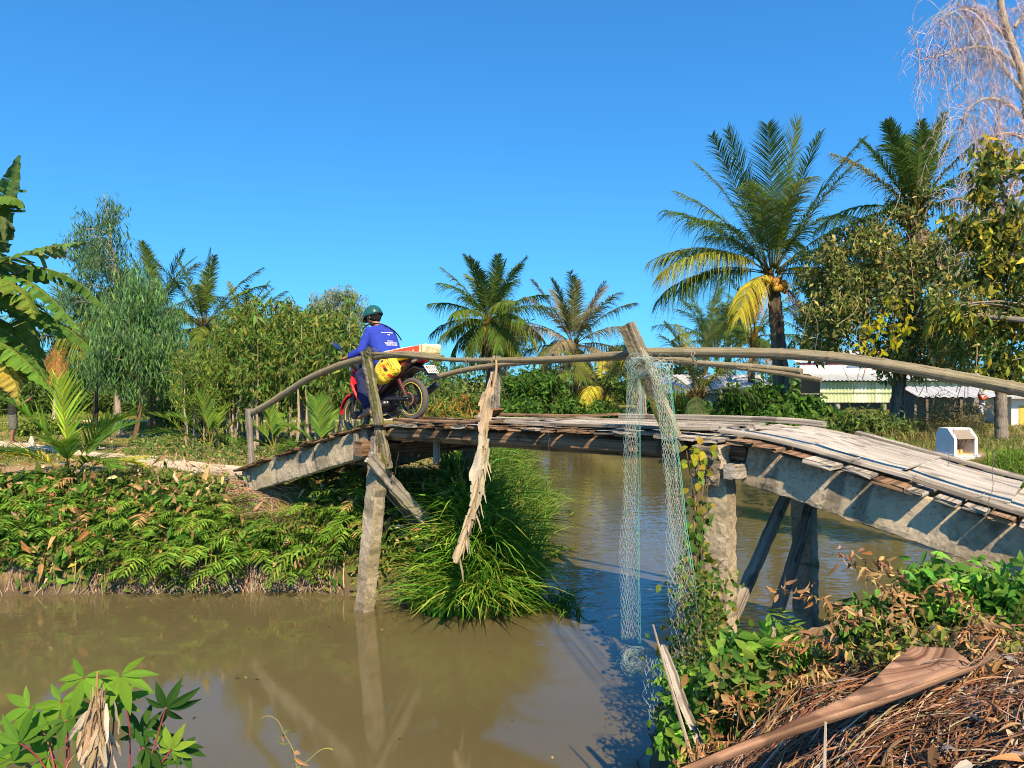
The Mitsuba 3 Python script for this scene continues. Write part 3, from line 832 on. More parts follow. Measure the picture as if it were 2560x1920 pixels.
palm('palm at the right edge with hanging yellow fronds', [s2(2165, 930, 22)[0], 22, gz(12.6, 22)], s2(2165, 690, 22), 0.17, [(200, -10, 2.2, 70, PG[1]), (230, 10, 2.4, 95, PG[1]), (185, 15, 2.3, 100, PG[1]), (170, 30, 2.4, 110, YL), (300, 10, 2.2, 95, YL), (330, 40, 2.5, 80), (100, 60, 2.6, 40), (260, 45, 2.2, 120, (0.2, 0.2, .04))], rp, PG, 0.75, 50, 0.016, bsdf='m_greywood')
# left group
palm('coconut palm with upswept fronds behind the tall drooping tree', [s2(345, 905, 36)[0], 36, 1.2], s2(342, 690, 36), 0.2, spread(16, rp, 3.4, az0=0, el_lo=0), rp, PG, 0.7, 60, 0.02)
palm('coconut palm with a leaning banded trunk right of the drooping trees', [s2(325, 905, 31)[0], 31, 1.2], s2(440, 715, 33), 0.2, spread(20, rp, 3.3, az0=35, el_lo=-25), rp, PG + PY[:1], 0.66, 60, 0.02, nuts=4)
palm('coconut palm, rightmost and smallest of the left group', [s2(545, 905, 42)[0], 42, 1.2], s2(530, 730, 42), 0.2, spread(18, rp, 3.3, az0=10, el_lo=-15), rp, PY[:2] + PG, 0.64, 54, 0.02)
palm('coconut palm with olive hanging fronds behind the banana plant', [s2(122, 905, 27)[0], 27, 1.2], s2(135, 740, 27), 0.15, [(340, 35, 3.0, 95, PY[1]), (200, 40, 3.0, 90, PY[0]), (270, 45, 2.6, 110, PY[1]), (310, 20, 2.8, 100, PY[1]), (20, 25, 3.0, 95, PY[0]), (160, 20, 2.8, 80), (60, 60, 3.0, 60), (240, 10, 2.4, 90, (0.18, .14, .05)), (290, -20, 2.0, 70, (0.24, .14, .05)), (0, 60, 3.0, 60), (120, 70, 3.0, 40), (225, 65, 2.8, 70)], rp, PG, 0.75, 58, 0.017, bsdf='m_palebark')
palm('coconut palm with yellowing fronds low behind the sapling rows', [s2(478, 905, 33)[0], 33, 1.2], s2(470, 800, 33), 0.2, spread(12, rp, 2.6, 70, -20, 90, 35, az0=100), rp, PY, 0.62, 46, 0.018)
# young coconut palms without a trunk
def seedling(label, base, fr, rng, col, leaf, nl, wide, group=None, vee=0.35, fwd=0.9):
    k = key('coconut_seedling')
    tag(k, label, 'palm seedling', group)
    m = trimesh.creation.icosphere(2, 0.10)
    put(k + '__nut', Soup().add(np.array(m.vertices) * [1, 1, .8] + base, m.faces, (0.2, 0.14, 0.09)).ply('m_matte', True))
    for az, el, L, dr_, c in fr:
        put(key(k + '__frond'), frond(np.asarray(base) + [0, 0, .03], az, el, L, dr_, rng, c or col, leaf * L, nl, wide, hang=0.12, rach=0.014, rcol=(0.30, 0.30, 0.05), start=0.34, vee=vee, fwd=fwd).ply('m_leaf'))
    return k


rs = np.random.default_rng(44)
LG = (0.13, 0.22, 0.025)
b0 = s2(152, 1040, 11.7)
seedling('bright green young coconut palm on the edge of the left bank', b0, [(250, 86, 1.55, 10, (0.17, 0.26, .028)), (190, 72, 1.45, 40, (0.08, .17, .02)), (345, 66, 1.4, 50, (0.09, .17, .02)), (200, 50, 1.25, 70, (0.05, .11, .02)), (330, 45, 1.2, 75, (0.07, .14, .02)), (215, 30, 0.95, 90, (.04, .09, .02)), (170, 40, 1.3, 62, (0.30, .30, .03)), (5, 38, 1.15, 65, (0.26, .28, .03)), (290, 60, 1.2, 60, None), (60, 60, 1.3, 50, (0.05, .11, .02))], rs, LG, 0.45, 34, 0.016)
for x, y, d, h, lb in ((455, 962, 17.5, 1.2, 'young coconut palm in front of the sapling row, left of the ramp post'), (592, 968, 16.5, 1.0, 'young coconut palm just right of the ramp post'), (695, 955, 14.5, 1.05, 'young coconut palm close to the front wheel of the motorcycle'), (405, 940, 20.0, 1.2, 'young coconut palm in the shade at the left end of the sapling row')):
    b = s2(x, y, d)
    b[2] = gz(b[0], b[1])
    seedling(lb, b, [(250 + rs.normal(0, 20), 84, h * 1.1, 15, None), (180 + rs.normal(0, 15), 65, h, 60, None), (0 + rs.normal(0, 15), 62, h, 60, None), (220, 45, h * .9, 80, (0.06, .12, .02)), (320, 45, h * .9, 80, (0.07, .14, .02)), (90, 70, h, 40, None)], rs, (0.10, 0.18, 0.03), 0.45, 26, 0.016)

# ------------------------------------------------------------------ drooping eucalyptus trees, left
re_ = np.random.default_rng(55)
EU = [(0.065, 0.125, 0.06), (0.05, 0.10, 0.05), (0.085, 0.15, 0.06)]
b = s2(252, 930, 27); b[2] = gz(b[0], b[1])
tp = s2(225, 420, 27)
tree('drooping_tree', 'tallest drooping tree on the left, blue green with a pale trunk', [b - [0, 0, .2], s2(255, 800, 27), s2(250, 600, 27), tp], 0.13, 0.02, [
    (*s2(228, 480, 27), .8, .8, .9), (*s2(230, 560, 27), 1.35, 1.2, .9), (*s2(240, 640, 27), 1.5, 1.3, 1.0), (*s2(215, 720, 27), 1.6, 1.3, 1.0), (*s2(180, 520, 27), .6, .6, .5), (*s2(290, 610, 27), .9, .9, .7), (*s2(175, 660, 27), .9, .8, .7)],
    250, 0.42, 44, 0.20, 0.017, EU, re_, hang=0.62, bark='m_palebark', limb_r=0.026, limb_col=(0.35, 0.29, 0.22), shell=.5)
for x, y, d, ells, lab, r0 in (
        (286, 945, 22.5, [(300, 640, .7, .8), (300, 720, 1.2, .9), (255, 760, 1.0, .8), (320, 790, 1.1, .75), (260, 810, .75, .5), (350, 760, .7, .7)], 'drooping tree with the longest hanging leaves, in front of the tallest one', .075),
        (262, 928, 25.5, [(260, 690, 1.1, .8), (235, 790, .9, .7), (290, 790, .9, .7)], 'pale trunked drooping tree right beside the tallest one', .12),
        (327, 932, 24.0, [(335, 700, .9, .9), (350, 790, .9, .7), (315, 780, .8, .6)], 'slender drooping tree, rightmost of its group', .05),
        (205, 925, 29.0, [(195, 700, 1.2, 1.0), (190, 790, 1.1, .8)], 'dense drooping tree behind the banana leaves', .1)):
    b = s2(x, y, d); b[2] = gz(b[0], b[1])
    e = [(*s2(ex, ey, d), er, er, ez) for ex, ey, er, ez in ells]
    top = s2(x + 8, min(q_[1] for q_ in ells), d)
    tree('drooping_tree', lab, [b - [0, 0, .2], (b + top) / 2 + re_.normal(0, .08, 3) * [1, 1, 0], top], r0, .02, e, 42 * len(e), 0.4, 40, 0.21, 0.018, [(0.07, 0.14, 0.06), (0.055, 0.115, 0.05), (0.10, 0.19, 0.05)], re_, hang=0.8, bark='m_palebark' if r0 > .1 else 'm_brownwood', limb_r=.02, limb_col=(0.3, .24, .18), shell=.5)
b = s2(735, 900, 62); b[2] = 1.2
tree('eucalyptus', 'tall round crowned pale tree far behind the rider', [b, s2(738, 780, 62), s2(733, 650, 62)], .3, .06, [
    (*s2(700, 660, 62), 1.4, 1.4, 1.3), (*s2(740, 640, 62), 1.6, 1.4, 1.0), (*s2(762, 670, 62), 1.3, 1.3, 1.6), (*s2(720, 690, 62), 1.5, 1.3, 1.0), (*s2(745, 720, 62), 1.6, 1.3, 1.0), (*s2(700, 720, 62), 1.0, 1.0, .8), (*s2(735, 755, 62), 1.3, 1.2, .8)], 190, 0.5, 50, 0.26, 0.035, [(0.17, 0.21, 0.15), (0.13, 0.175, 0.12)], re_, hang=0.5, bark='m_palebark', limb_r=.05, limb_col=(0.3, .27, .22), shell=.6)
for x, y0, y1, d, rr, lab in ((655, 672, 760, 44, 1.9, 'feathery tree with a pointed top behind the sapling rows'), (615, 690, 780, 48, 1.7, 'rounded tree left of the pointed one behind the saplings'), (690, 730, 800, 40, 1.7, 'tree rising just left of the far tall crown'), (760, 735, 800, 40, 1.3, 'small tree hidden partly by the riding man'), (1090, 640, 770, 52, 2.0, 'dark tree behind the green coconut palm'), (1350, 745, 800, 50, 2.4, 'tree behind the post with the net'), (1570, 655, 730, 55, 2.0, 'broad dark tree behind the tall palm, left of its trunk')):
    c0 = s2(x, y0, d); c1 = s2(x, y1, d)
    h = (c0[2] - c1[2])
    tree('background_tree', lab, [[c0[0], d, 1.2], [c0[0] + .1, d, (1.2 + c0[2]) / 2], [c0[0], d, c0[2] - .2]], .12, .03, [(c0[0], d, c0[2] - h * .18, rr * .35, rr * .35, h * .25), (c0[0], d, c0[2] - h * .5, rr * .8, rr * .7, h * .35), (c0[0] - .2, d, c0[2] - h * .85, rr, rr * .8, h * .4)], 90, .5, 40, .24, .045, [(0.055, 0.095, 0.04), (0.075, 0.115, 0.045), (0.05, .08, .035)], re_, hang=.4, limb_r=.03, shell=.5)

# ------------------------------------------------------------------ the dense row of thin saplings behind the left ramp: a few models, many copies
rq = np.random.default_rng(66)
SAP = []
for i in range(7):
    h = rq.uniform(2.5, 3.3)
    n = 16
    zz = np.linspace(-0.1, h, n)
    p = np.c_[np.cumsum(rq.normal(0, .018, n)), np.cumsum(rq.normal(0, .018, n)), zz]
    v, f, u = tube(p, np.linspace(0.042, 0.009, n) * rq.uniform(.7, 1.1), 6)
    tr = wply(v, f, u, 'm_palebark', True)
    cen = []
    for _ in range(30):
        z = h * rq.uniform(0.42, 1.0)
        a, r = rq.uniform(0, 2 * math.pi), rq.uniform(.05, .48) * (1.15 - 0.5 * z / h)
        cen.append([np.interp(z, zz, p[:, 0]) + math.cos(a) * r, np.interp(z, zz, p[:, 1]) + math.sin(a) * r, z])
    v, f, c = leaves_at(np.array(cen), .2, 22, rq, 0.135, 0.02, [(0.07, 0.13, 0.025), (0.10, 0.15, 0.03), (0.14, 0.14, 0.035), (0.06, .12, .03)], 0.45, bend=.45)
    SAP.append((tr, Soup().add(v, f, c).ply('m_leaf')))


def sapling(x, y, s=1.0, label='thin pale stemmed sapling in the dense row behind the left ramp', group='saplings in the dense row'):
    k = key('sapling')
    tr, cr = SAP[int(rq.integers(len(SAP)))]
    M = T().translate([x, y, gz(x, y)]).rotate([0, 0, 1], float(rq.uniform(0, 360))).rotate([1, 0, 0], float(rq.normal(0, 3))).scale(float(s))
    put(k + '__trunk', {**tr, 'to_world': M})
    put(k + '__crown', {**cr, 'to_world': M})
    tag(k, label, 'sapling', group)


for i in range(92):
    u = rq.uniform(395, 790)
    d = rq.uniform(17.5, 24) - (u - 395) / 395 * 2.5
    x = s2(u, 0, d)[0]
    topw = np.interp(u, [395, 450, 560, 700, 790], [.62, .85, .98, 1.0, .85]) * (0.75 + .25 * d / 20)
    sapling(x, d, topw * rq.uniform(.82, 1.24))
for u, d, s in ((905, 21, .75), (930, 23, .8), (880, 22, .8), (850, 24, .9), (820, 22, .9)):
    sapling(s2(u, 0, d)[0], d, s, 'thin sapling behind the motorcycle, right of the dense row', 'saplings behind the motorcycle')

# ------------------------------------------------------------------ shrubs beyond the bridge
rbu = np.random.default_rng(77)
def bsh(lab, u, d, w, z0, z1, ncl, L, W, col, dep=None, per=40, rad=.3, name='shrub', **k):
    x = s2(u, 0, d)[0]
    bush(name, lab, [(x, d, (z0 + z1) / 2, w, dep or w * .8, (z1 - z0) / 2)], ncl, rad, per, L, W, col, rbu, **k)


BG = [(0.045, 0.10, 0.02), (0.06, 0.125, 0.022), (0.035, .08, .018)]
bsh('rounded dark green bush beyond the canal, between the two coconut palms', 1160, 38, 1.7, 1.3, 3.5, 95, .24, .05, BG, per=46, rad=.36)
bsh('low bright bush at the foot of the rounded dark one', 1110, 36.5, 1.6, 1.1, 2.0, 50, .2, .05, BG)
bsh('shrub with narrow leaves behind the rear wheel', 960, 20, .9, 1.2, 2.3, 60, .24, .018, [(0.06, 0.11, .025), (.12, .14, .03), (.2, .12, .03)], hang=.2)
bsh('red tipped hedge shrub left of the grey far rail post', 1015, 22, .9, 1.2, 2.5, 60, .18, .03, [(0.05, 0.09, .02), (.06, .1, .02), (.22, .1, .03)])
bsh('shrub with pale leaves between palms at the left end of the far bank', 925, 27, 1.3, 1.2, 2.9, 70, .2, .035, [(.08, .12, .03), (.06, .1, .025)])
bsh('leafy shrub under the yellow fronds on the far bank', 1265, 34, 1.6, 1.2, 2.1, 55, .2, .05, BG)
bsh('dark shrub left of the young orange based palm', 1455, 31, 1.4, 1.3, 2.4, 55, .2, .05, BG)
for u, d, w, z1, lab in ((1600, 27, .9, 2.9, 'glossy large leaved shrub left of the tall palm trunk'), (1650, 27.5, .8, 3.1, 'tallest glossy shrub against the tall palm trunk'), (1740, 26, .8, 2.6, 'glossy shrub right of the tall palm trunk'), (1785, 24, .6, 2.0, 'glossy shrub at the right end, above the far edge board'), (1690, 25, 1.0, 2.1, 'low glossy shrub in front of the tall palm trunk')):
    bsh(lab, u, d, w * .85, 1.2, z1, 30, .27, .06, [(0.04, 0.09, .016), (.06, .12, .02), (.03, .07, .016)], hang=.35, per=26)
bsh('low bright green bush beside the far edge of the right ramp', 1895, 17.5, .55, 1.1, 1.6, 50, .12, .03, [(0.09, .19, .03), (.07, .15, .025)], per=40, rad=.2)
bsh('shaded shrub mound behind the low bright green bush', 1870, 23, 1.3, 1.2, 2.0, 60, .16, .03, [(0.07, .11, .028), (.09, .12, .035)])
bsh('thorny looking shrub with bare stalks in front of the dark shed', 2050, 24, 1.4, 1.3, 2.5, 60, .16, .012, [(0.10, .10, .04), (.16, .13, .06)], per=24)

for u, d, w, z1, lab in ((15, 40, 2.6, 3.2, 'dark thicket at the far left edge behind the lawn'), (85, 43, 2.4, 3.4, 'dark thicket left of the pale palm trunk'), (165, 42, 2.2, 3.0, 'dark thicket right of the pale palm trunk'), (215, 45, 2.0, 3.2, 'thicket behind the pale trunked drooping trees'), (300, 42, 2.0, 3.0, 'thicket between the drooping trees and the leaning palm'), (375, 40, 2.2, 2.6, 'thicket under the leaning palm'), (430, 30, 1.7, 3.0, 'dark thicket behind the left end of the sapling row'), (20, 55, 4.0, 5.5, 'tall dark thicket far behind the banana plant'), (130, 58, 4.0, 6, 'tall dark thicket far behind the pale palm trunk'), (420, 52, 3.5, 5.0, 'tall thicket far behind the banded palm'), (600, 38, 2.4, 4.2, 'thicket filling the gap behind the middle of the sapling row'), (840, 48, 2.6, 3.6, 'thicket far behind the sack on the motorbike'), (1340, 46, 2.6, 3.4, 'thicket far behind the leaning post'), (1440, 48, 2.4, 4.0, 'thicket far left of the dark palm')):
    bsh(lab, u, d, w, 1.1, z1, int(40 + 25 * w), .26, .05, [(0.05, .09, .022), (.07, .11, .028)], rad=.45, per=36, hang=.2)
bsh('sunlit leafy shrub beside the path behind the standing person', 85, 25, .9, 1.15, 1.75, 40, .12, .035, [(.10, .15, .03), (.13, .17, .04)])

# ------------------------------------------------------------------ creepers over the right palm
rv = np.random.default_rng(88)
k = key('creeper')
tag(k, 'great mound of creepers with dull olive leaves smothering the right hand palm', 'creeper')
E = [(1800, 640, 26, 1.15, 1.3, 1.2), (1850, 560, 25.5, 1.3, 1.3, 1.2), (1780, 720, 26, .8, 1.0, .9), (1930, 540, 25, 1.4, 1.3, 1.3), (1900, 680, 25, 1.6, 1.4, 1.5), (2000, 620, 24, 1.5, 1.3, 1.4), (2020, 730, 24, 1.4, 1.3, 1.0), (1950, 780, 25, .9, .9, .7), (2090, 660, 22, 1.0, 1.0, 1.0), (2080, 760, 22, .9, .9, .6), (2060, 540, 23, .9, .9, .9), (2130, 730, 21, .7, .7, .6), (1970, 440, 25, .7, .7, .8)]
cen = blobs([(*s2(x, y, d), a, b_, c_) for x, y, d, a, b_, c_ in E], 560, rv, .3)
v, f, c = leaves_at(cen, .38, 46, rv, 0.17, 0.036, [(0.095, 0.13, 0.035), (0.075, .11, .034), (.15, .16, .05), (.24, .2, .07)], .35, bend=.4, amt=.32)
put(k + '__foliage', Soup().add(v, f, c).ply('m_leaf'))
sp = Soup()
c = cen[::3]
c = c[c[:, 1] < 25.6]
q0 = c + rv.normal(0, .3, c.shape) + [0, -.35, .2]
sp.add(*tubes(bez(q0, q0 + np.c_[rv.normal(0, .15, len(c)), np.full(len(c), -.1), np.full(len(c), -.4)], q0 + np.c_[rv.normal(0, .25, len(c)), 0 * q0[:, 0], -rv.uniform(.7, 1.5, len(c))], 7), .012, vary((0.28, 0.22, 0.14), len(c), rv)))
put(k + '__stems', sp.ply('m_matte', True), kind='stuff')
k = key('yellow_vine')
tag(k, 'spray of bright yellow leaves hanging in front of the creepers', 'vine')
pts = []
for path in ([(1925, 640), (1900, 690), (1885, 740), (1900, 775)], [(1930, 650), (1958, 680), (1950, 730)], [(1895, 700), (1870, 715), (1880, 755)], [(1905, 690), (1935, 720), (1915, 760)]):
    c = spline([s2(x, y, 14.5) for x, y in path], 12)
    pts.append(c + rv.normal(0, .05, c.shape))
P = np.repeat(np.vstack(pts), 2, 0)
n = len(P)
v, f, c = leaf_cards(P + rv.normal(0, .05, P.shape), rand_dirs(n, rv) + [0, -.2, -.8], rand_dirs(n, rv) + [0, -1, .6], rv.uniform(.11, .17, n), .035, vary([(0.42, 0.40, .02), (.30, .34, .02), (.5, .42, .03)], n, rv, .15, .05), .4)
put(k + '__foliage', Soup().add(v, f, c).ply('m_leaf'))
for c in pts:
    v, f, u = tube(c, .008, 4)
    put(key(k + '__stem'), Soup().add(v, f, (.2, .15, .07)).ply('m_matte', True))
v, f, u = tube(spline([s2(1925, 640, 14.5), s2(1990, 560, 15), s2(2080, 500, 14)], 20), .01, 4)
put(key(k + '__stem'), Soup().add(v, f, (.2, .15, .07)).ply('m_matte', True))

# ------------------------------------------------------------------ the near tree at the right edge and the bare weeping tree
rn = np.random.default_rng(99)
D = 11.0
E = [(2170, 360, .5, .45), (2120, 400, .3, .3), (2190, 450, .5, .35), (2130, 500, .42, .25), (2060, 470, .25, .15), (2205, 560, .6, .4), (2120, 580, .35, .25), (2200, 680, .55, .3), (2180, 780, .45, .3), (2090, 620, .25, .2), (2240, 640, .6, 1.2), (2085, 680, .35, .22), (2120, 700, .3, .2), (2050, 665, .25, .16)]
k = tree('leaning_tree', 'tree leaning in at the right edge with yellow and dark leaves', [[8.6, D + .6, 0.9], [8.0, D, 3.0], s2(2280, 640, D), s2(2190, 480, D), s2(2160, 330, D)], .13, .02, [(*s2(x, y, D), a, a, c_) for x, y, a, c_ in E], 190, .2, 24, .13, .026, [(0.06, 0.09, .025), (.04, .06, .02), (.16, .17, .03), (.26, .23, .03)], rn, hang=.45, limb_r=.022, limb_col=(.28, .23, .18), every=1, shell=.6)
trunk(k + '__limb', [s2(2290, 705, 10.3), s2(2190, 690, 10.6), s2(2095, 684, 11.0)], .06, .02, 'm_greywood', label='pale limb reaching left')
k = key('bare_tree')
tag(k, 'bare weeping tree with pinkish grey twigs in the top right corner', 'tree')
D = 13.0
main = [[s2(2225, 0, D)[0] + .5, D, 0.9], s2(2255, 600, D), s2(2222, 300, D), s2(2200, 140, D), s2(2172, 60, D), s2(2165, -60, D)]
trunk(k + '__trunk', main, .13, .05, 'm_palebark', seed=4)
sp = Soup()
br = [[s2(2205, 160, D), s2(2150, 110, D), s2(2060, 112, D - .3), s2(1985, 130, D - .5)], [s2(2180, 90, D), s2(2130, 40, D), s2(2080, 20, D - .4), s2(2030, 45, D - .6)], [s2(2215, 260, D), s2(2150, 215, D), s2(2090, 240, D - .2), s2(2075, 290, D)], [s2(2210, 200, D), s2(2170, 150, D), s2(2110, 60, D), s2(2060, 0, D)], [s2(2215, 300, D), s2(2160, 290, D), s2(2100, 330, D)], [s2(2190, 60, D), s2(2240, 0, D), s2(2290, -40, D)], [s2(2222, 330, D), s2(2170, 350, D), s2(2110, 390, D), s2(2090, 450, D)], [s2(2215, 330, D), s2(2180, 420, D), s2(2120, 560, D)]]
for i, b in enumerate(br):
    c = spline(b, 24)
    v, f, u = tube(c, np.linspace(.035, .006, 24), 6)
    sp.add(v, f, (0.42, .36, .33))
    q0 = c[rn.integers(3, 24, 84)]
    L = rn.uniform(.25, .95, 84) * (1 if i < 3 else .7)
    dx = rn.normal(0, .22, (84, 3))
    Z = np.array([0, 0, 1.0])
    t9 = np.linspace(0, 1, 9)[None, :, None]
    tw = q0[:, None] + dx[:, None] * (2.1 * t9 - .6 * t9 ** 3) + Z * (.30 * t9 * (1 - t9) ** 2 - L[:, None, None] * t9 ** 1.7)
    sp.add(*tubes(tw, np.linspace(.006, .002, 9)[None], vary((0.42, .34, .34), 84, rn)))
    tw = tw[:, 3:].reshape(-1, 3)
    n = len(tw)
    P0 = tw + rn.normal(0, .03, tw.shape)
    dd = unit(rn.normal(0, .7, (n, 3)) + [0, 0, -1])
    kk = np.linspace(0, 1, 3)[None, :, None]
    v, f, c2 = ribbons(P0[:, None] + dd[:, None] * kk * rn.uniform(.08, .25, n)[:, None, None], np.cross(dd, [0, 1, 0])[:, None] * np.array([.004, .003, .001])[None, :, None], vary((.36, .27, .28), n, rn))
    sp.add(v, f, c2)
put(k + '__twigs', sp.ply('m_matte'))
# ------------------------------------------------------------------ buildings, shrine, wires
rh = np.random.default_rng(123)


def corrugated(x0, x1, a, b, pitch, amp, col, rng, stain=None, th=0.01):
    """A ribbed sheet from line a=(y,z) to line b=(y,z) between x0 and x1; the ribs run from a to b; each rib strip its own tone."""
    n = int((x1 - x0) / pitch * 4)
    xs = np.linspace(x0, x1, n + 1)
    h = amp * np.sin(np.arange(n + 1) * math.pi / 2)
    d = unit(np.array([0, b[0] - a[0], b[1] - a[1]]))
    nn = np.array([0, d[2], -d[1]])
    sp = Soup()
    tone = np.repeat(rng.random(n // 8 + 2), 8)[:n]
    for i in range(n):
        c = np.asarray(col, float) * (0.92 + 0.16 * rng.random())
        if stain is not None and tone[i] > 0.55:
            c = np.asarray(stain, float) * (0.85 + 0.3 * rng.random())
        A = lambda k, e: np.array([xs[k], e[0], e[1]]) - nn * h[k]
        sp.add([A(i, a), A(i + 1, a), A(i + 1, b), A(i, b)], [[0, 1, 2, 3]], c)
    return sp


def boxes(sp, lo, hi, c):
    v, f = box(lo, hi)
    return sp.add(v, f, c)


k = 'long_house'
tag(k, 'long low house with pale green ribbed walls, white band and red line, far right', 'house')
Y = 36.0
for i, (x0, x1) in enumerate(((14.6, 17.2), (17.22, 19.9), (19.92, 23.4))):
    put(key(k + '__wall_panel'), corrugated(x0, x1, (Y, 1.98), (Y, 2.98), 0.16, 0.025, (0.50, 0.58, 0.36), rh, (0.66, 0.70, 0.56)).ply('m_paint'))
    put(key(k + '__roof_sheet'), corrugated(x0 - .2, x1 - .02, (Y - .45, 3.02), (Y + .9, 3.36), 0.2, 0.03, (0.40, 0.44, 0.47), rh).ply('m_paint'))
put(k + '__eave', boxes(Soup(), (14.4, Y - .1, 2.96), (23.4, Y - .02, 3.04), (.12, .18, .15)).ply('m_paint'))
put(k + '__rail_band', boxes(Soup(), (14.6, Y - .06, 2.42), (23.4, Y - .03, 2.47), (.30, .36, .2)).ply('m_paint'))
for x in (15.4, 17.6, 19.8, 22):
    put(key(k + '__stilt'), boxes(Soup(), (x, Y + .1, 1.2), (x + .2, Y + .3, 2.0), (.3, .29, .26)).ply('m_matte'))
put(k + '__back_wall', boxes(Soup(), (14.5, Y + 2, 1.2), (23.5, Y + 2.1, 3.3), (.3, .29, .27)).ply('m_matte'))
put(k + '__white_band', boxes(Soup(), (14.0, Y + .95, 3.36), (20.0, Y + 1.05, 3.80), (.78, .76, .76)).ply('m_paint'))
put(k + '__red_line', boxes(Soup(), (14.0, Y + .92, 3.80), (20.0, Y + 1.06, 3.87), (.5, .04, .07)).ply('m_paint'))
put(key(k + '__roof_sheet'), corrugated(13.8, 20.2, (Y + .8, 3.9), (Y + 3.6, 4.6), .25, .03, (.50, .53, .56), rh).ply('m_paint'))
g = trimesh.creation.extrude_polygon(shapely.Polygon([(16.3, 3.95), (18.6, 3.95), (17.4, 4.55)]), .1, engine='earcut')
gv = np.array(g.vertices)
put(k + '__gable', Soup().add(np.c_[gv[:, 0], Y + .7 - gv[:, 2], gv[:, 1]], g.faces, (.8, .79, .78)).ply('m_paint'))
k = 'small_house'
tag(k, 'small house with a wide grey roof and white wall behind the net', 'house')
Y = 39.0
for i, (x0, x1) in enumerate(((7.6, 9.4), (9.42, 11.6), (11.62, 13.6))):
    put(key(k + '__roof_sheet'), corrugated(x0, x1, (Y - .6, 2.40), (Y + 2.2, 3.35), .25, .02, (.42, .44, .46), rh).ply('m_paint'))
    put(key(k + '__wall_panel'), corrugated(x0 - .8, x1 - .85, (Y + .2, 1.2), (Y + .2, 2.42), .2, .02, (.74, .74, .70), rh, (.62, .66, .56)).ply('m_paint'))
put(k + '__plinth', boxes(Soup(), (6.6, Y - .2, 1.1), (8.7, Y + .1, 1.62), (.42, .17, .09)).ply('m_matte'))
k = 'green_shed'
tag(k, 'open shed with a dark green side, behind the tall palm', 'shed')
Y = 36.5
put(k + '__roof', corrugated(10.4, 13.2, (Y - .5, 2.5), (Y + 1.5, 2.95), .2, .02, (.38, .41, .42), rh).ply('m_paint'))
put(k + '__side_wall', boxes(Soup(), (10.6, Y + .6, 1.2), (13.0, Y + .7, 2.62), (.22, .30, .24)).ply('m_matte'))
for x in (10.6, 11.9, 13.0):
    put(key(k + '__post'), boxes(Soup(), (x, Y - .3, 1.2), (x + .1, Y - .2, 2.5), (.3, .28, .25)).ply('m_matte'))
k = 'dark_shed'
tag(k, 'low dark shed with a grey ribbed roof on the right', 'shed')
Y = 27.0
for x0, x1 in ((14.2, 15.6), (15.62, 17.1)):
    put(key(k + '__roof_sheet'), corrugated(x0, x1, (Y - .5, 2.42), (Y + .8, 2.78), .28, .025, (.40, .43, .50), rh).ply('m_paint'))
put(k + '__back_wall', boxes(Soup(), (14.3, Y + .9, 1.2), (17.2, Y + 1.0, 2.7), (.24, .21, .18)).ply('m_matte'))
put(k + '__side_wall', boxes(Soup(), (14.2, Y - .2, 1.2), (14.28, Y + .9, 2.5), (.24, .21, .18)).ply('m_matte'))
put(k + '__plank_wall', boxes(Soup(), (16.0, Y + .2, 1.2), (16.9, Y + .26, 2.1), (.13, .10, .08)).ply('m_matte'))
for x in (14.5, 15.7, 16.95):
    put(key(k + '__post'), boxes(Soup(), (x, Y - .4, 1.2), (x + .09, Y - .3, 2.45), (.17, .14, .12)).ply('m_matte'))
k = 'sack_on_post'
tag(k, 'white and red plastic sack tied round a grey post at the dark shed', 'sack')
c = spline([s2(2120, 892, 22), s2(2122, 876, 22), s2(2120, 850, 22), s2(2128, 836, 22)], 20)
v, f, u = tube(c, np.interp(np.linspace(0, 1, 20), [0, .2, .8, 1], [.04, .075, .07, .03]), 9)
put(k + '__body', Soup().add(v + .02 * rh.normal(0, 1, v.shape), f, (.5, .48, .46)).ply('m_matte', True))
v, f, u = tube(spline([s2(2114, 852, 21.85), s2(2121, 862, 21.8), s2(2130, 856, 21.85)], 8), .045, 7)
put(k + '__red_top', Soup().add(v, f, (.5, .09, .05)).ply('m_matte', True))
k = 'house_corner'
tag(k, 'corner of a white house with a yellow door at the right edge', 'house')
put(k + '__wall', boxes(Soup(), (18.15, 27.6, 1.2), (21.5, 30, 2.35), (.72, .70, .66)).ply('m_paint'))
put(k + '__door', boxes(Soup(), (18.42, 27.57, 1.2), (18.9, 27.6, 2.1), (.55, .42, .08)).ply('m_paint'))
put(k + '__roof', boxes(Soup(), (17.9, 27.2, 2.35), (22, 30.4, 2.42), (.4, .4, .4)).ply('m_paint'))

# the little shrine
k = 'roadside_shrine'
tag(k, 'little white shrine with a red niche on the far right bank', 'shrine')
cx, cy = s2(2065, 0, 18)[0], 18.0
cz = gz(cx, cy) - .02
SM = T().translate([cx, cy, cz]).rotate([0, 0, 1], 12)
SMn = np.array(SM.matrix)


def spart(name, sp, b='m_paint', label=None):
    sp.v = [tf(np.asarray(v), SMn) for v in sp.v]
    put(key(k + '__' + name), sp.ply(b), label)


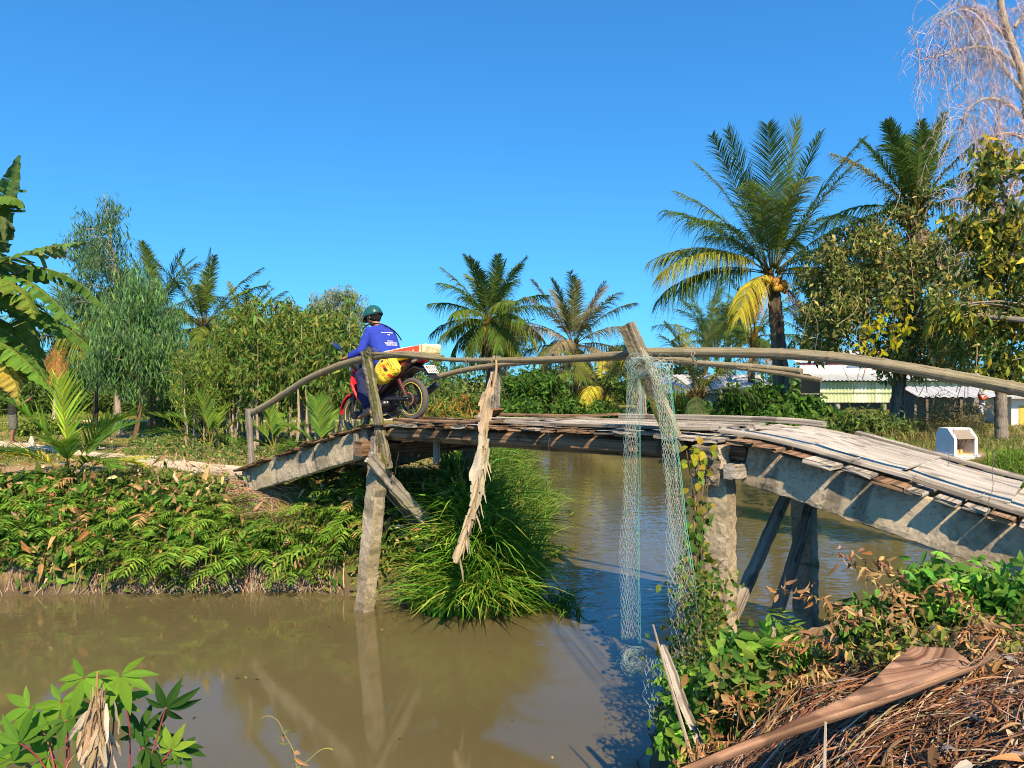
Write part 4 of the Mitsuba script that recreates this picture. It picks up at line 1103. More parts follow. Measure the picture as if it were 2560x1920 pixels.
WH = (.76, .76, .75)
spart('base', boxes(Soup(), (-.37, -.36, 0), (.37, .30, .13), (.48, .52, .58)))
for sgn in (-1, 1):
    pl = shapely.Polygon([(-.30, .13), (.26, .13), (.26, .60), (.16, .74), (-.10, .74), (-.30, .52)])
    g = trimesh.creation.extrude_polygon(pl, .085, engine='earcut')
    gv = np.array(g.vertices)
    x0 = -.325 if sgn < 0 else .24
    spart('side_wall', Soup().add(np.c_[x0 + gv[:, 2], gv[:, 0], gv[:, 1]], g.faces, WH))
spart('back_wall', boxes(Soup(), (-.24, .18, .13), (.24, .26, .70), (.34, .07, .04)), label='red painted back of the niche')
spart('niche_floor', boxes(Soup(), (-.24, -.28, .13), (.24, .18, .15), (.5, .38, .2)))
rf = np.array([(-.245, -.33, .50), (.245, -.33, .50), (.245, -.08, .70), (-.245, -.08, .70)])
spart('canopy', Soup().add(np.vstack([rf, rf + [0, .02, .035]]), [[0, 1, 2, 3], [7, 6, 5, 4], [0, 4, 5, 1], [3, 2, 6, 7], [0, 3, 7, 4], [1, 5, 6, 2]], (.27, .23, .19)), 'm_matte', 'weathered grey brown slab roof over the niche')
spart('top_slab', boxes(Soup(), (-.31, -.10, .705), (.31, .18, .745), (.7, .7, .7)))
a = np.linspace(0, math.pi, 9)
for x in (-.14, .14):
    pl = shapely.Polygon(np.vstack([np.c_[x + .10 * np.cos(a), .40 + .10 * np.sin(a)], [(x - .10, .52), (x + .10, .52)]]))
    g = trimesh.creation.extrude_polygon(pl.buffer(0), .02, engine='earcut')
    gv = np.array(g.vertices)
    spart('arch', Soup().add(np.c_[gv[:, 0], -.26 + gv[:, 2], gv[:, 1]], g.faces, (.30, .16, .1)))
spart('red_tablet', boxes(Soup(), (-.17, .10, .15), (-.09, .13, .36), (.62, .10, .03)))
spart('red_tablet', boxes(Soup(), (.0, .12, .2), (.14, .15, .42), (.40, .08, .03)))
m = trimesh.creation.cylinder(.04, .08, sections=14)
for x in (-.04, .06):
    spart('incense_pot', Soup().add(np.array(m.vertices) + [x, -.08, .19], m.faces, (.6, .42, .16)))
for x in (-.12, .16):
    b_ = np.linspace(0, 4.6, 30)
    p = np.c_[x + (.10 - .014 * b_) * np.cos(b_ + .3), np.full(30, -.365), .058 + (.046 - .006 * b_) * np.sin(b_ + .3)]
    v, f, u = tube(p, .008, 5)
    spart('scroll', Soup().add(v, f, (.8, .8, .8)))

# overhead wires
for i, (a, b, sag, lab) in enumerate(((s2(300, 660, 30), s2(860, 740, 26), .15, 'thin overhead wire crossing the saplings on the left'), (s2(1400, 668, 42), s2(1900, 610, 50), .5, 'upper thin overhead wire left of the tall palm'), (s2(1400, 684, 44), s2(1900, 690, 50), .3, 'lower thin overhead wire behind the tall palm'))):
    t_ = np.linspace(0, 1, 20)[:, None]
    p = a + (b - a) * t_ - np.array([0, 0, 1]) * sag * 4 * t_ * (1 - t_)
    v, f, u = tube(p, .008, 4)
    put(key('overhead_wire'), Soup().add(v, f, (.25, .25, .24)).ply('m_matte'), lab, 'wire')
# ------------------------------------------------------------------ bank plants
rf_ = np.random.default_rng(202)
FERN = []
for i in range(9):
    L = rf_.uniform(.85, 1.2)
    col = [(0.105, 0.20, .028), (0.14, .235, .033), (0.085, .165, .024)][i % 3] if i < 7 else (0.28, .17, .07)
    FERN.append(frond([0, 0, 0], 0, rf_.uniform(62, 80) if i < 4 else rf_.uniform(30, 55), L, rf_.uniform(70, 105), rf_, col, .27, 14, .017, hang=.25, rach=.007, rcol=(.18, .13, .05), start=.16, vee=.05, fwd=.28, missing=.03 if i < 7 else .2).ply('m_leaf' if i < 7 else 'm_dryleaf'))


def fern(x, y, sc, label, n=7, face=None, spread_=180, z=None, dry=.08, group='ferns on the left bank'):
    k = key('fern')
    tag(k, label, 'fern', group)
    z = gz(x, y) if z is None else z
    for j in range(n):
        az = (face if face is not None else 0) + (rf_.uniform(-spread_, spread_) if face is not None else j * 137.5)
        p = FERN[7 + int(rf_.integers(2))] if rf_.random() < dry else FERN[int(rf_.integers(7))]
        M = T().translate([x, y, z]).rotate([0, 0, 1], float(az)).rotate([0, 1, 0], float(rf_.normal(0, 9))).scale(float(sc * rf_.uniform(.75, 1.15)))
        put(key(k + '__frond'), {**p, 'to_world': M})


for i in range(86):                                   # left bank, from the left edge to the foot of the ramp
    x = rf_.uniform(-8.2, -2.1)
    row = rf_.random()
    y = np.interp(x, [-8, -3.2, -2.0], [10.5, 10.75, 10.55]) + (0.04 + (.62 if x > -6.3 else .95) * row)
    if -3.9 < x < -2.9 and row > .45:
        continue
    side = 'left of the young palm' if x < -6.6 else ('between the young palm and the ramp post' if x < -3.7 else 'below the left ramp')
    fern(x, y, rf_.uniform(.65, 1.0) * (1 - .35 * row), f'leathery fern on the {"upper" if row > .5 else "lower"} left bank {side}', int(rf_.integers(6, 9)), 270, 120)
# low weeds and leaves that cover the slopes: nobody could count them
def cover(name, label, xs, per, L, W, col, rng, hang=.2, b='m_leaf', lift=.15, bend=.35, fold=.0, k=3, out=0.0):
    xs = np.asarray(xs)
    z = ground_z(xs[:, 0], xs[:, 1])
    P = np.repeat(np.c_[xs, z], per, 0)
    n = len(P)
    P = P + rng.normal(0, .09, (n, 3)) + np.c_[np.zeros((n, 2)), rng.random(n) ** 1.3 * lift]
    ll = L * np.exp(rng.normal(0, .3, n))
    d = rand_dirs(n, rng) + np.array([0, -.35, .25 - hang])
    v, f, c = leaf_cards(P, d, rand_dirs(n, rng) + [0, -.5, .9], ll, W * ll / L, vary(np.asarray(col) * 1.5, n, rng, .3), bend * np.exp(rng.normal(0, .4, n)), k, fold)
    put(name, Soup().add(v, f, c).ply(b), label, name.replace('_', ' '), kind='stuff')


def scatter(n, rng, fn):
    """n points from fn(rng, m) -> (m', 2) candidates."""
    out, have = [], 0
    while have < n:
        p = fn(rng, n)
        out.append(p)
        have += len(p)
    return np.vstack(out)[:n]


ru = np.random.default_rng(303)
left = scatter(900, ru, lambda r, m: (lambda x: np.c_[x, np.interp(x, [-14, -8, -3.2, -1.9, -.6, .4], [10.5, 10.5, 10.75, 10.4, 9.75, 10.0]) + r.random(m) ** 1.2 * 1.05])(r.uniform(-13, .4, m)))
right_side = scatter(420, ru, lambda r, m: (lambda y: np.c_[np.interp(y, [10.5, 11.4, 13, 17, 27, 36], [.3, .6, .7, .75, .4, -.6]) - r.random(m) * 1.5, y])(10.4 + 26 * r.random(m) ** 2))
left = left[~((left[:, 0] > -4.1) & (left[:, 0] < -3.0) & (left[:, 1] > 11.05))]
cover('undergrowth', 'tangled leafy undergrowth on the left bank', np.vstack([left, right_side]), 15, .12, .026, [(.065, .13, .025), (.09, .16, .03), (.05, .10, .02), (.18, .18, .04)], ru, lift=.16)
cover('withered_leaves', 'curled brown withered leaves among the ferns of the left bank', left[:700], 4, .085, .020, [(.32, .2, .09), (.22, .13, .06), (.40, .28, .15)], ru, .5, 'm_dryleaf', .5, .9, .3, 4)


def blades(pos, h, wid, dirs, arch, col, rng, k=6, name=None):
    """Grass blades: feet pos, heights h, horizontal lean dirs (n,2), arch = how far the tips bend over."""
    n = len(pos)
    t = np.linspace(0, 1, k)[None, :, None]
    h = np.broadcast_to(h, (n,))[:, None, None]
    ar = np.broadcast_to(arch, (n,))[:, None, None]
    D3 = np.c_[dirs, np.zeros(n)][:, None]
    P = pos[:, None] + np.array([0, 0, 1.0]) * h * (t - .62 * ar * t ** 2.4) + D3 * h * ar * .95 * t ** 1.6
    s = np.c_[-dirs[:, 1], dirs[:, 0], rng.normal(0, .3, n)]
    S = unit(s)[:, None] * np.broadcast_to(wid, (n,))[:, None, None] * np.clip(1.15 - t ** 1.5 * 1.1, .05, 1)
    return ribbons(P, S, vary(np.asarray(col) * 1.5, n, rng, .25, .1), 0)


for i, (u, v_, d, w) in enumerate(((35, 1075, 11.2, .45), (120, 1110, 11.0, .40), (205, 1085, 11.25, .40), (300, 1095, 11.15, .38), (380, 1075, 11.3, .34), (60, 1180, 10.8, .40), (180, 1195, 10.75, .36), (425, 1150, 11.0, .30), (560, 1110, 11.0, .34), (640, 1120, 10.9, .32))):
    c_ = s2(u, v_, d)
    bush('bank_shrub', ['broad leaved shrub at the far left of the left bank', 'broad leaved shrub below the bright young palm', 'broad leaved shrub right below the foot of the bright young palm', 'broad leaved shrub midway between the young palm and the ramp post', 'broad leaved shrub left of the straw heap', 'low broad leaved shrub at the far left near the water', 'low broad leaved shrub near the water below the young palm', 'broad leaved shrub just under the straw heap', 'broad leaved shrub under the left ramp', 'broad leaved shrub under the left ramp, nearer the pile'][i], [(c_[0], d, gz(c_[0], d) + .18, w, .3, .2)], 26, .16, 16, .17, .036, [(.075, .16, .025), (.10, .2, .03), (.06, .12, .02), (.26, .17, .07)], rf_, hang=.35, stems=8)


# the tall grass clump under the bridge
def clump(center, n, spreadr, h0, h1, wid, col, rng, arch=(.5, 1.2), bias=(0, -.4)):
    a = rng.uniform(0, 2 * math.pi, n)
    r = np.sqrt(rng.random(n)) * spreadr
    p = np.c_[center[0] + np.cos(a) * r, center[1] + np.sin(a) * r]
    z = np.maximum(ground_z(p[:, 0], p[:, 1]), -.02)
    az = rng.uniform(0, 2 * math.pi, n)
    d = unit(np.c_[np.cos(az) + bias[0] + np.cos(a) * .5, np.sin(az) + bias[1] + np.sin(a) * .5])
    return blades(np.c_[p, z], rng.uniform(h0, h1, n), wid * rng.uniform(.7, 1.2, n), d, rng.uniform(*arch, n), col, rng)


rg = np.random.default_rng(404)
sp = Soup()
for cx_, cy_, n, sr, h0, h1 in ((-1.05, 10.05, 190, .32, .4, .75), (-.85, 9.85, 260, .35, .45, .95), (-.5, 9.8, 360, .35, .55, 1.2), (-.3, 9.85, 420, .33, .65, 1.35), (-.1, 9.95, 160, .25, .4, .85), (-.65, 10.25, 260, .35, .6, 1.15), (-.3, 10.4, 300, .36, .8, 1.45), (-.15, 10.7, 160, .3, .6, 1.0)):
    sp.add(*clump((cx_, cy_), n, sr, h0, h1, .019, [(.11, .25, .028), (.15, .31, .035), (.08, .19, .024), (.24, .3, .05)], rg, bias=(.1, -.55)))
    sp.add(*clump((cx_, cy_), n // 9, sr, .4, .9, .01, [(.4, .29, .1), (.3, .2, .09)], rg))
put('tall_grass', sp.ply('m_leaf'), 'bright green clump of long arching grass under the left end of the bridge', 'grass', kind='stuff')
sp = Soup()
for i in range(18):                                    # runners that float out over the water to the right
    x, y = rg.uniform(-.2, .75), rg.uniform(9.6, 10.2)
    sp.add(*clump((x, y), 26, .16, .18, .42, .010, [(.08, .18, .025), (.12, .2, .03)], rg, (.6, 1.4), (.5, -.3)))
put('floating_grass', sp.ply('m_leaf'), 'grass runners lying out on the water right of the tall clump', 'grass', kind='stuff')
sp = Soup()
for i in range(52):                                    # reeds behind, on the left bank's corner
    y = rg.uniform(11.3, 17.5) if i > 6 else rg.uniform(10.9, 12)
    x = np.interp(y, [10.5, 11.4, 13, 17], [-.1, .05, .3, .6]) + rg.uniform(-1.1, .0)
    sp.add(*clump((x, y), 95, .3, .5, 1.2, .013, [(.09, .19, .03), (.12, .22, .04), (.18, .23, .05)], rg, (.3, 1.1), (.1, -.5)))
put('reeds', sp.ply('m_leaf'), 'leafy reeds on the corner of the left bank behind the tall grass', 'reeds', kind='stuff')
sp = Soup()
for u_, v_, d, n in ((1185, 1110, 16.5, 10), (1205, 1095, 17, 6), (1190, 1190, 13, 10), (1165, 1215, 12.6, 8), (1145, 1240, 12, 8), (1430, 985, 30, 12)):
    c0 = s2(u_, v_, d)
    for j in range(n):
        p = np.array([c0[0] + rg.normal(0, .18), c0[1] + rg.normal(0, .25), .03])
        L = rg.uniform(.08, .16, 5)
        dd = np.c_[rg.normal(0, 1, (5, 2)), rg.uniform(.2, .8, 5)]
        v, f, c = leaf_cards(np.repeat(p[None], 5, 0), dd, np.tile([0, 0, 1.0], (5, 1)) + rg.normal(0, .3, (5, 3)), L, .03, vary((.12, .19, .03), 5, rg), .3, 4)
        sp.add(v, f, c)
put('water_plants', sp.ply('m_leaf'), 'little floating green plants at the edge of the channel', 'water plants', kind='stuff')

# lawns
def lawn(name, label, n, rng, fn, h0, h1, wid, col, arch=(.2, 1.1)):
    p = scatter(n, rng, fn)
    z = ground_z(p[:, 0], p[:, 1])
    ok = z > .5
    p, z = p[ok], z[ok]
    a = rng.uniform(0, 2 * math.pi, len(p))
    v, f, c = blades(np.c_[p, z - .01], rng.uniform(h0, h1, len(p)), wid, np.c_[np.cos(a), np.sin(a)], rng.uniform(*arch, len(p)), col, rng, 3)
    put(name, Soup().add(v, f, c).ply('m_leaf'), label, 'grass', kind='stuff')


from shapely import LineString, Point
PATHL = LineString([(-3.9, 11.9), (-4.8, 12.7), (-6.0, 13.7), (-8.6, 15.6), (-12.3, 19.5), (-20, 23)]).buffer(.55)
shapely.prepare(PATHL)


def lw(r, m):
    d = 11.7 + 17 * r.random(m) ** 1.5
    x = r.uniform(-.72, -.1, m) * d
    ok = ~shapely.contains_xy(PATHL, x, d) & (meshkit.noise(np.c_[x * .55, d * .55, 0 * x]) > .36 - .12 * r.random(m))
    return np.c_[x, d][ok]


def fan(a0, a1, d0, d1, pw=1.0, hole=None):
    def fn(r, m):
        d = d0 + (d1 - d0) * r.random(m) ** pw
        x = r.uniform(a0, a1, m) * d
        ok = np.ones(m, bool) if hole is None else ~((np.abs(x - hole[0]) < hole[2]) & (np.abs(d - hole[1]) < hole[2]))
        return np.c_[x, d][ok]
    return fn


rl = np.random.default_rng(505)
lawn('lawn', 'patchy short grass on the left bank round the path', 26000, rl, lw, .04, .13, .008, [(.10, .15, .03), (.15, .18, .04), (.28, .24, .10), (.08, .12, .025)])
lawn('far_lawn', 'sunlit grass under the palms beyond the path on the left', 9000, rl, fan(-.75, -.18, 27, 46), .08, .26, .02, [(.12, .17, .03), (.16, .2, .04)])
lawn('bank_grass', 'dry and green grass on the far right bank round the shrine', 15000, rl, fan(.36, .72, 13, 28, 1, (10.6, 17.8, 1.1)), .08, .30, .010, [(.13, .15, .04), (.22, .19, .08), (.08, .13, .03)], (.3, 1.2))
lawn('tall_bank_grass', 'lush tall grass right of the shrine', 5000, rl, fan(.625, .75, 11.5, 17.5), .2, .55, .010, [(.10, .19, .03), (.14, .21, .04)], (.3, 1.0))
lawn('mound_grass', 'olive grass and weeds on the mound under the long house', 9000, rl, fan(.33, .62, 21, 31), .2, .7, .014, [(.09, .11, .035), (.15, .14, .05), (.2, .16, .07)], (.3, 1.0))
cover('ground_weeds', 'low leafy weeds in front of the sapling row', scatter(650, rl, fan(-.50, -.26, 14, 22)), 11, .06, .018, [(.07, .13, .03), (.10, .15, .045), (.15, .16, .05)], rl, lift=.10)
cover('leaf_litter', 'dead leaves and straw scattered on the left bank', scatter(500, rl, fan(-.7, -.28, 11.8, 23.8, 1.4)), 5, .07, .010, [(.28, .2, .11), (.22, .15, .08), (.33, .26, .18)], rl, .2, 'm_dryleaf', .01, .6)
# straw heap at the ramp's foot and pale roots over the water
sp = Soup()
rr = np.random.default_rng(606)
n = 420
x, y, a = rr.normal(-3.75, .28, n), rr.normal(11.45, .22, n), rr.normal(2.9, .5, n)
L = rr.uniform(.2, .6, n)
p = np.c_[x, y, ground_z(x, y) + rr.uniform(0, .10, n)]
q_ = p + np.c_[np.cos(a), np.sin(a) * .8, 0 * a] * L[:, None]
q_[:, 2] = ground_z(q_[:, 0], q_[:, 1]) + rr.uniform(0, .08, n)
sp.add(*tubes(bez(p, (p + q_) / 2 + [0, 0, .05], q_, 5), .004, vary([(.38, .27, .18), (.3, .2, .13)], n, rr)))
put('straw_heap', sp.ply('m_matte'), 'heap of brown straw on the bank left of the ramp post', 'straw', kind='stuff')
sp = Soup()
n = 420
x = np.where(rr.random(n) < .34, rr.normal(-3.2, .35, n), np.where(rr.random(n) < .5, rr.normal(-4.4, .5, n), rr.uniform(-8, -2.4, n)))
y = np.interp(x, [-8, -3.2, -2.0], [10.45, 10.72, 10.5])
z = rr.uniform(.25, .62, n)
sp.add(*tubes(bez(np.c_[x, y + rr.uniform(.1, .3, n), z], np.c_[x + rr.normal(0, .04, n), y + .02, z * .5], np.c_[x + rr.normal(0, .08, n), y - rr.uniform(0, .08, n), rr.uniform(-.05, .06, n)], 6), rr.uniform(.003, .007, (n, 1)), vary([(.36, .29, .22), (.26, .2, .14)], n, rr)))
put('hanging_roots', sp.ply('m_matte'), 'pale hanging roots along the waterline of the left bank', 'roots', kind='stuff')

# ------------------------------------------------------------------ banana plant at the left edge
rba = np.random.default_rng(707)


def banana_leaf(pts, W, col, rng, sag=35, tear=.45, edge=None, n=44, flat=None, side0=None):
    c = spline(pts, n + 1)
    t = unit(np.gradient(c, axis=0))
    side = unit(np.cross(t, [0, 0, 1.0]) if side0 is None else np.cross(t, side0))
    up = np.cross(side, t)
    s = np.linspace(0, 1, n + 1)
    w = W * np.clip(np.sin(np.pi * (.06 + .92 * s) ** .8), .05, 1)
    sp = Soup()
    v, f, u = tube(c, np.linspace(.03, .006, n + 1), 6)
    sp.add(v, f, (.22, .24, .06))
    for sg in (-1, 1):
        i = 0
        while i < n:
            g = int(rng.integers(2, 8)) if rng.random() > tear else int(rng.integers(1, 3))
            j = min(i + g, n)
            th = math.radians(sag + rng.normal(0, 9))
            sh = rng.uniform(.0, .25) if g < 3 else rng.uniform(-.03, .06)
            cc = vary(np.asarray(col) * 1.5, 1, rng, .14, .05)[0]
            rows = []
            for m_ in (np.linspace(i, j, (j - i) + 1)):
                a = int(round(m_))
                pull = (.12 if a == i and i else (-.12 if a == j and j < n else 0)) * rng.uniform(.2, 1)
                out = [c[a]]
                for q_, th_ in ((.35, th * .45), (.7, th * .9), (1.0, th * 1.25)):
                    d = side[a] * sg * math.cos(th_) - up[a] * math.sin(th_) + t[a] * (.22 + sh * q_)
                    out.append(c[a] + d * w[a] * q_ + t[a] * pull * w[a] * q_ * .35 + up[a] * .02 * math.sin(a * 1.9))
                rows.append(out)
            rows = np.array(rows)
            k_, m2 = rows.shape[:2]
            ii_, jj_ = np.meshgrid(np.arange(k_ - 1), np.arange(m2 - 1), indexing='ij')
            f = np.stack([ii_ * m2 + jj_, ii_ * m2 + jj_ + 1, (ii_ + 1) * m2 + jj_ + 1, (ii_ + 1) * m2 + jj_], -1).reshape(-1, 4)
            sp.add(rows.reshape(-1, 3), f, cc)
            if edge is not None and rng.random() < .8:      # scorched brown margin
                o = rows[:, -1]
                e2 = o + (o - rows[:, -2]) * .35
                vv = np.vstack([o, e2])
                m3 = len(o)
                q2 = np.stack([np.arange(m3 - 1), np.arange(m3 - 1) + 1, np.arange(m3 - 1) + 1 + m3, np.arange(m3 - 1) + m3], -1)
                sp.add(vv, q2, vary(edge, 1, rng, .15)[0])
            i = j
    return sp


k = 'banana_plant'
tag(k, 'banana plant reaching in at the left edge with torn broad leaves', 'banana plant')
BD = 15.0
bx = s2(-75, 0, BD)[0]
trunk(k + '__stem', [[bx, BD, gz(bx, BD) - .1], [bx + .05, BD, 3.0], [bx + .1, BD, 4.6]], .16, .09, 'm_greywood')
trunk(k + '__stem_001', [[bx - .5, BD - .4, 1.3], [bx - .35, BD - .4, 2.4], [bx - .2, BD - .3, 3.4]], .13, .07, 'm_greywood')
BGc, BDk = (.085, .17, .03), (.06, .125, .025)
BR_ = (.34, .21, .09)
LV = [
    ([(-60, 640, 0), (-5, 520, .1), (25, 420, 0), (44, 336, -.1)], .30, (.06, .12, .04), 38, None, (0, 1, .3)),
    ([(-70, 520, .2), (-20, 440, .1), (25, 425, -.2), (52, 452, -.5)], .26, BGc, 55, None, None),
    ([(-60, 600, -.3), (-25, 520, -.4), (0, 470, -.5), (10, 520, -.7)], .24, (.09, .13, .05), 60, None, None),
    ([(-60, 610, -.2), (20, 560, -.4), (110, 532, -.5), (186, 524, -.6)], .24, (.085, .155, .045), 40, BR_, None),
    ([(-60, 620, .4), (60, 575, .6), (160, 605, .8), (228, 672, .9)], .30, BDk, 45, None, None),
    ([(-60, 630, -.2), (40, 600, -.4), (110, 645, -.5), (172, 712, -.6)], .30, BGc, 40, None, None),
    ([(-60, 640, -.6), (20, 610, -.9), (55, 640, -1.0), (75, 690, -1.1)], .26, (.13, .19, .03), 35, BR_, None),
    ([(-60, 650, 0), (40, 640, -.2), (90, 680, -.3), (125, 715, -.4)], .28, BDk, 42, None, None),
    ([(-70, 670, .3), (60, 660, .5), (140, 705, .6), (205, 760, .6)], .28, BDk, 45, None, None),
    ([(-60, 720, .2), (20, 720, .0), (70, 770, -.1), (112, 850, -.2)], .30, BDk, 50, None, None),
    ([(-60, 740, -.4), (0, 742, -.6), (60, 785, -.7), (106, 842, -.8)], .22, (.10, .20, .03), 38, None, None),
    ([(-60, 780, -.2), (-20, 770, -.4), (20, 800, -.6), (42, 870, -.7)], .26, (.30, .24, .05), 45, BR_, None),
    ([(-60, 700, .5), (0, 690, .5), (40, 740, .4), (60, 830, .3)], .28, (.07, .13, .025), 50, BR_, None),
    ([(-60, 640, 1), (30, 650, 1.2), (80, 740, 1.2), (95, 840, 1.2)], .28, (.065, .12, .025), 45, BR_, None),
]
for pts, W, col, sag, edge, sd in LV:
    put(key(k + '__leaf'), banana_leaf([s2(x, y, BD + e) for x, y, e in pts], W * 1.55, col, rba, sag * .62, .5, edge, side0=sd).ply('m_leaf'))

# ------------------------------------------------------------------ cassava in the bottom left corner
rc = np.random.default_rng(808)
k = 'cassava_plant'
tag(k, 'bright green palm leaved plant in the bottom left corner, close to the camera', 'cassava plant')
CG = (.15, .30, .035)


def zl(x, y, d):          # read from the enlarged bottom left corner
    return at(x / 2.458, 1550 + y / 2.458, d)


def palmate(hub, main, nrm, R_, col, nl=7, spread_=125, W=.2):
    main, nrm = unit(main), unit(nrm)
    s = unit(np.cross(main, nrm))
    a = np.radians(np.linspace(-spread_, spread_, nl) + rc.normal(0, 5, nl))
    d = np.cos(a)[:, None] * main + np.sin(a)[:, None] * s + rc.normal(0, .06, (nl, 3))
    ll = R_ * (1 - .38 * (np.abs(a) / a.max()) ** 1.6) * np.exp(rc.normal(0, .06, nl))
    v, f, c = leaf_cards(np.repeat(np.asarray(hub)[None], nl, 0) + d * .006, d, np.repeat(nrm[None], nl, 0) + rc.normal(0, .15, (nl, 3)), ll, ll * W * .74, vary(col, nl, rc, .10, .05), .22, 9, .22)
    return Soup().add(v, f, c)


hubs = [((180, 540), (-.5, -.3, -.75), (.2, -.75, .6), .135, CG), ((375, 500), (-.1, -.4, -.9), (.1, -.8, .55), .125, CG), ((515, 355), (-.2, -.3, -.9), (.1, -.7, .6), .115, CG), ((740, 345), (.4, -.4, -.6), (.1, -.6, .8), .135, CG),
        ((700, 520), (.8, -.3, .1), (.1, -.5, .8), .13, CG), ((1015, 545), (.8, .2, .35), (.3, -.8, -.3), .115, (.04, .10, .02)), ((290, 845), (-.3, -.5, .3), (0, -.7, .7), .13, CG), ((1050, 800), (.4, -.2, .75), (.2, -.8, .4), .10, (.19, .34, .04)),
        ((880, 790), (.2, .3, -.3), (.2, -.4, .8), .12, (.05, .12, .025)), ((1120, 790), (.7, .2, -.5), (.1, -.4, .8), .09, (.05, .12, .025)), ((960, 880), (.1, -.2, -.8), (.1, -.5, .7), .10, (.06, .14, .03)), ((120, 760), (-.4, 0, .6), (0, -.8, .4), .11, (.10, .22, .03)), ((60, 860), (-.2, .1, .6), (0, -.7, .6), .12, CG),
        ((250, 720), (.3, .3, .5), (.1, -.7, .6), .10, (.06, .14, .025)), ((400, 620), (.3, .1, -.6), (.2, -.6, .6), .10, (.08, .18, .03)), ((860, 700), (.2, .2, .8), (.3, -.8, .3), .10, (.05, .12, .025)), ((1000, 700), (-.3, .3, -.6), (.2, -.6, .6), .10, (.045, .11, .02))]
roots = [zl(330, 1500, 2.7), zl(760, 1500, 2.75), zl(560, 1500, 2.8)]
for i, ((x, y), mn, nr, R_, col) in enumerate(hubs):
    R_ *= 1.08
    d = 2.8 + .10 * math.sin(i * 2.1) + (.12 if col[1] < .13 else 0)
    h = zl(x, y, d)
    put(key(k + '__leaf'), palmate(h, mn, nr, R_, col).ply('m_leaf'))
    rt_ = roots[0] if x < 420 else (roots[2] if x < 720 else roots[1])
    p = spline([h, h * .7 + rt_ * .3 + [0, .04, .06], rt_ + [0, 0, .12]], 14)
    v, f, u = tube(p, .0032, 6)
    put(key(k + '__petiole'), Soup().add(v, f, (.30, .06, .07)).ply('m_paint', True))
for r_ in roots:
    v, f, u = tube(spline([r_ + [0, 0, .14], r_ + [0.02, .02, -.2], [r_[0], r_[1] - .1, gz(r_[0], r_[1] - .1) - .05]], 10), .011, 7)
    put(key(k + '__stem'), wply(v, f, u, 'm_greywood', True))


def crumpled(p, n, W, L, col, rng, droop=1.0, amp=.5, k=9):
    """Dry crumpled strips hanging from the points p."""
    P0 = p[rng.integers(0, len(p), n)] + rng.normal(0, .01, (n, 3))
    t = np.linspace(0, 1, k)
    d = unit(rng.normal(0, .28, (n, 3)) + [0, 0, -droop])
    Q = P0[:, None] + d[:, None] * (L * rng.uniform(.5, 1.1, n))[:, None, None] * t[None, :, None]
    ph = rng.uniform(0, 6, (n, 1))
    Q = Q + (np.sin(t[None] * 13 + ph) * W * amp * t)[..., None] * rand_dirs(n, rng)[:, None]
    s0 = rand_dirs(n, rng)
    a = rng.uniform(-1.2, 1.2, n)[:, None] * t[None] * 2
    s1 = unit(np.cross(d, s0))
    s2_ = np.cross(d, s1)
    S = (np.cos(a)[..., None] * s1[:, None] + np.sin(a)[..., None] * s2_[:, None]) * (W * rng.uniform(.5, 1.2, n))[:, None, None] * (.35 + .65 * np.sin(np.pi * np.clip(t * .95 + .03, 0, 1)))[None, :, None]
    return ribbons(Q, S, vary(col, n, rng, .2, .06), .35)


k = 'dead_leaf_cluster'
tag(k, 'withered brown leaf bunch hanging on its stalk among the bottom left green leaves', 'dead leaf')
st = spline([zl(600, 320, 2.66), zl(598, 480, 2.66), zl(610, 620, 2.66), zl(590, 760, 2.66)], 16)
v, f, u = tube(st, np.linspace(.004, .006, 16), 6)
put(k + '__stalk', Soup().add(v, f, (.42, .26, .10)).ply('m_matte', True))
sp = Soup()
sp.add(*crumpled(np.array([zl(590 + rc.normal(0, 30), 620 + rc.normal(0, 40), 2.66) for _ in range(30)]), 60, .012, .17, [(.46, .35, .24), (.38, .27, .17), (.52, .42, .31)], rc, 1.4))
sp.add(*crumpled(st[3:10], 26, .008, .12, [(.36, .27, .18), (.42, .30, .18)], rc, 1.6))
put(k + '__withered_blades', sp.ply('m_dryleaf'), kind='stuff')
k = 'weed'
tag(k, 'spindly weed with curled dead leaves, leaning over the water at the bottom edge', 'weed')
st = spline([zl(1600, 610, 2.75), zl(1660, 592, 2.75), zl(1705, 620, 2.75), zl(1740, 690, 2.75), zl(1790, 780, 2.75), zl(1820, 920, 2.75), zl(1830, 1400, 2.8)], 30)
v, f, u = tube(st, np.linspace(.0012, .004, 30), 5)
v2, f2_, u2 = tube(spline([zl(1825, 910, 2.75), zl(1900, 860, 2.75), zl(2010, 790, 2.75), zl(2045, 800, 2.75)], 14), .002, 5)
put(k + '__stem', Soup().add(v, f, (.33, .25, .10)).add(v2, f2_, (.3, .3, .06)).ply('m_matte', True))
n = 26
P = st[rc.integers(6, 22, n)]
v, f, c = leaf_cards(P, rand_dirs(n, rc) + [0, 0, -.5], rand_dirs(n, rc), rc.uniform(.02, .05, n), .008, vary([(.44, .30, .18), (.3, .18, .09), (.16, .22, .05)], n, rc), .8, 5, .3)
put(k + '__leaves', Soup().add(v, f, c).ply('m_dryleaf'), kind='stuff')
n = 22
P = st[rc.integers(18, 24, n)] + rc.normal(0, .01, (n, 3))
v, f, c = leaf_cards(P, rand_dirs(n, rc) + [.2, 0, .4], rand_dirs(n, rc) + [0, -.5, .5], rc.uniform(.03, .06, n), .009, vary([(.14, .2, .04), (.2, .22, .05)], n, rc), .3, 5, .2)
put(k + '__green_leaves', Soup().add(v, f, c).ply('m_leaf'), kind='stuff')
# ------------------------------------------------------------------ near right bank: shrubs, dry stuff, sticks, net
r7 = np.random.default_rng(909)
LGc = [(.09, .19, .03), (.12, .23, .035), (.06, .14, .025)]


